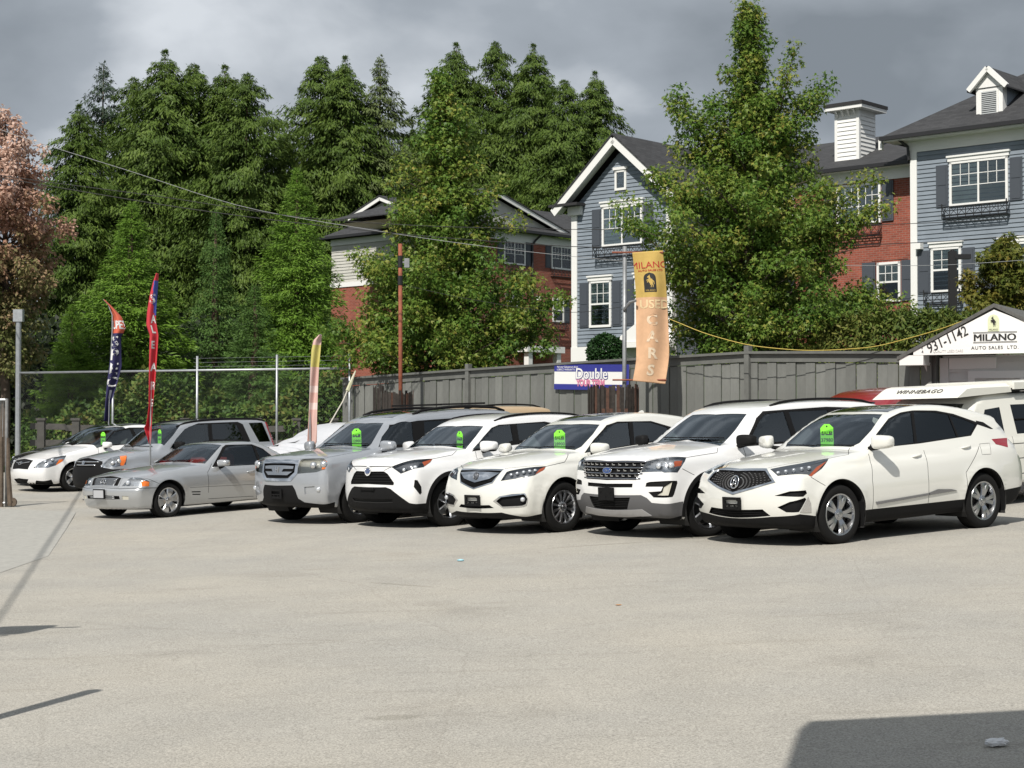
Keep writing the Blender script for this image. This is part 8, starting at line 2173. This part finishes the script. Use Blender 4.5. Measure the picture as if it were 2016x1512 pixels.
def lamp_post():
    p = pix(1875, 495, 44); root = empty('lamp_post', (p.x, p.y, terrain(p.x, p.y)), label='square black lamp post with short arm above the hedge', cat='lamp post'); z = p.z-root.location.z
    mb = MB(); mb.box((0, 0, z/2-.2), (.19, .19, z+.4)); mb.build('post', M_IRON, root); mb = MB(); mb.box((.25, 0, z-.14), (.42, .22, .12)); mb.build('lamp_head', M_IRON, root); mb = MB(); mb.box((0, 0, z+.02), (.10, .10, .04)); mb.build('cap', M_IRON, root)
lamp_post()
def leaning_pole():
    a, b = on_lot(600, 960, 0), pix(700, 730, 39.5); a = pix(640, 850, 38.6)
    mb = MB(); mb.tube([a, pix(675, 790, 39.1), b], .014, 6); o = mb.build('flag_pole', mat('bamboo_pale', (.55, .52, .45), .6)); tag(o, 'thin pale pole with rolled flag leaning behind the covered car', 'pole')
    mb = MB(); mb.tube([pix(684, 770, 39.25), pix(692, 750, 39.4), pix(700, 730, 39.5)], [.05, .04, .015], 6); c = mb.build('rolled_cloth', mat('rolled_flag', (.45, .45, .30), .8), o)
leaning_pole()
# ---------------------------------------------------------------- litter and things out of view that cast shadows into it
def crumple(name, px, py, r, m, label, cat, flat=.5, seed=1):
    rng = np.random.default_rng(seed); p = on_lot(px, py, 0); bm = bmesh.new(); bmesh.ops.create_icosphere(bm, subdivisions=3, radius=1)
    V = np.array([v.co for v in bm.verts]); k = rng.normal(size=(5, 3))*5.5
    d = .45 + .55*sum(np.abs(np.sin(V@kk + i)) for i, kk in enumerate(k))/2.2
    V = V*d[:, None]*[r, r*.55, r*flat]; V[:, 2] -= V[:, 2].min()
    F = [[v.index for v in f.verts] for f in bm.faces]; bm.free()
    o = mesh_obj(name, V, F, m); o.location = (p.x, p.y, p.z+.001); o.rotation_euler = (0, 0, .2); return tag(o, label, cat)
crumple('paper_scrap', 1962, 1470, .05, mat('litter_paper', (.75, .76, .78), .8), 'crumpled white paper lying in the corner shadow', 'litter', .32, 3)
crumple('plastic_scrap', 907, 1105, .032, mat('litter_blue', (.35, .60, .68), .4), 'small pale blue scrap on the asphalt', 'litter', .3, 5)
crumple('dry_leaf', 1218, 1192, .022, mat('litter_leaf', (.45, .22, .08), .8), 'single dry orange leaf on the asphalt', 'leaf', .15, 7)
SH = sun_dir.normalized()
def lift(px, py, h):
    g = on_lot(px, py, 0); return g + SH*(h/SH.z)
# unseen canopy added behind the camera: its corner shades the asphalt at lower right
def canopy():
    root = empty('shadow_canopy', label='flat canopy roof of the building behind the viewpoint', cat='canopy')
    a = lift(1560, 1447, 4.6); b = lift(2016, 1420, 4.6); c = lift(1535, 1512, 4.6)
    u = (b-a).normalized(); v = (c-a).normalized(); u.z = v.z = 0
    P = [a, a+u*9, a+u*9+v*9, a+v*9]
    mb = MB(); V = [Vector((p.x, p.y, 4.6)) for p in P] + [Vector((p.x, p.y, 4.9)) for p in P]; mb.add(V, [(3, 2, 1, 0), (4, 5, 6, 7), (0, 1, 5, 4), (1, 2, 6, 5), (2, 3, 7, 6), (3, 0, 4, 7)]); mb.build('shadow_slab', M_TRIM, root)
    for k, (s, t) in enumerate(((8.6, .4), (8.6, 8.6))):
        p = a+u*s+v*t; mb = MB(); mb.bar((p.x, p.y, -.6), (p.x, p.y, 4.6), .2); mb.build('post', M_STEEL, root)
canopy()
def side_post():
    top = lift(140, 1372, 2.3); g = lot(top.x, top.y); mb = MB(); mb.tube([(top.x, top.y, g-.2), (top.x, top.y, 2.3)], .065, 10); mb.tube([(top.x, top.y, 2.3), (top.x, top.y, 2.34)], [.065, .02], 10)
    tag(mb.build('bollard_post', M_STEEL), 'plain steel post standing left of the view', 'post')
    a = lift(8, 1248, 2.6); g = lot(a.x, a.y); root = empty('shadow_board', (a.x, a.y, g), label='round-cornered sign board on a post left of the view', cat='sign')  # unseen board added to cast the shadow blot at the left edge
    mb = MB(); mb.tube([(-.5, 0, 0), (-.5, 0, 2.5-g)], .03, 8); mb.build('post', M_STEEL, root)
    mb = MB(); superell(mb, (-.12, 0, 2.6-g), (.30, .04, .33), .35, 20); mb.build('board', M_STEEL, root)
    for dz, L in ((.12, .95), (-.42, .62)): mb = MB(); mb.bar((-.5, 0, 2.6-g+dz), (-.5+L, 0, 2.6-g+dz), .03); mb.build('bracket', M_STEEL, root)
side_post()
def side_cable():
    a, b = lift(150, 990, 7.0), lift(0, 1200, 7.0); d = (b-a)
    pts = [a - d*1.0, a - d*.5, a, a + d*.5, b, b + d*.5]; pts = [p - Vector((0, 0, .12*math.sin(i))) for i, p in enumerate(pts)]
    mb = MB(); mb.tube(pts, .022, 6); tag(mb.build('overhead_cable', M_CABLE), 'heavy cable strung overhead left of the view', 'cable', 'overhead cables')
side_cable()
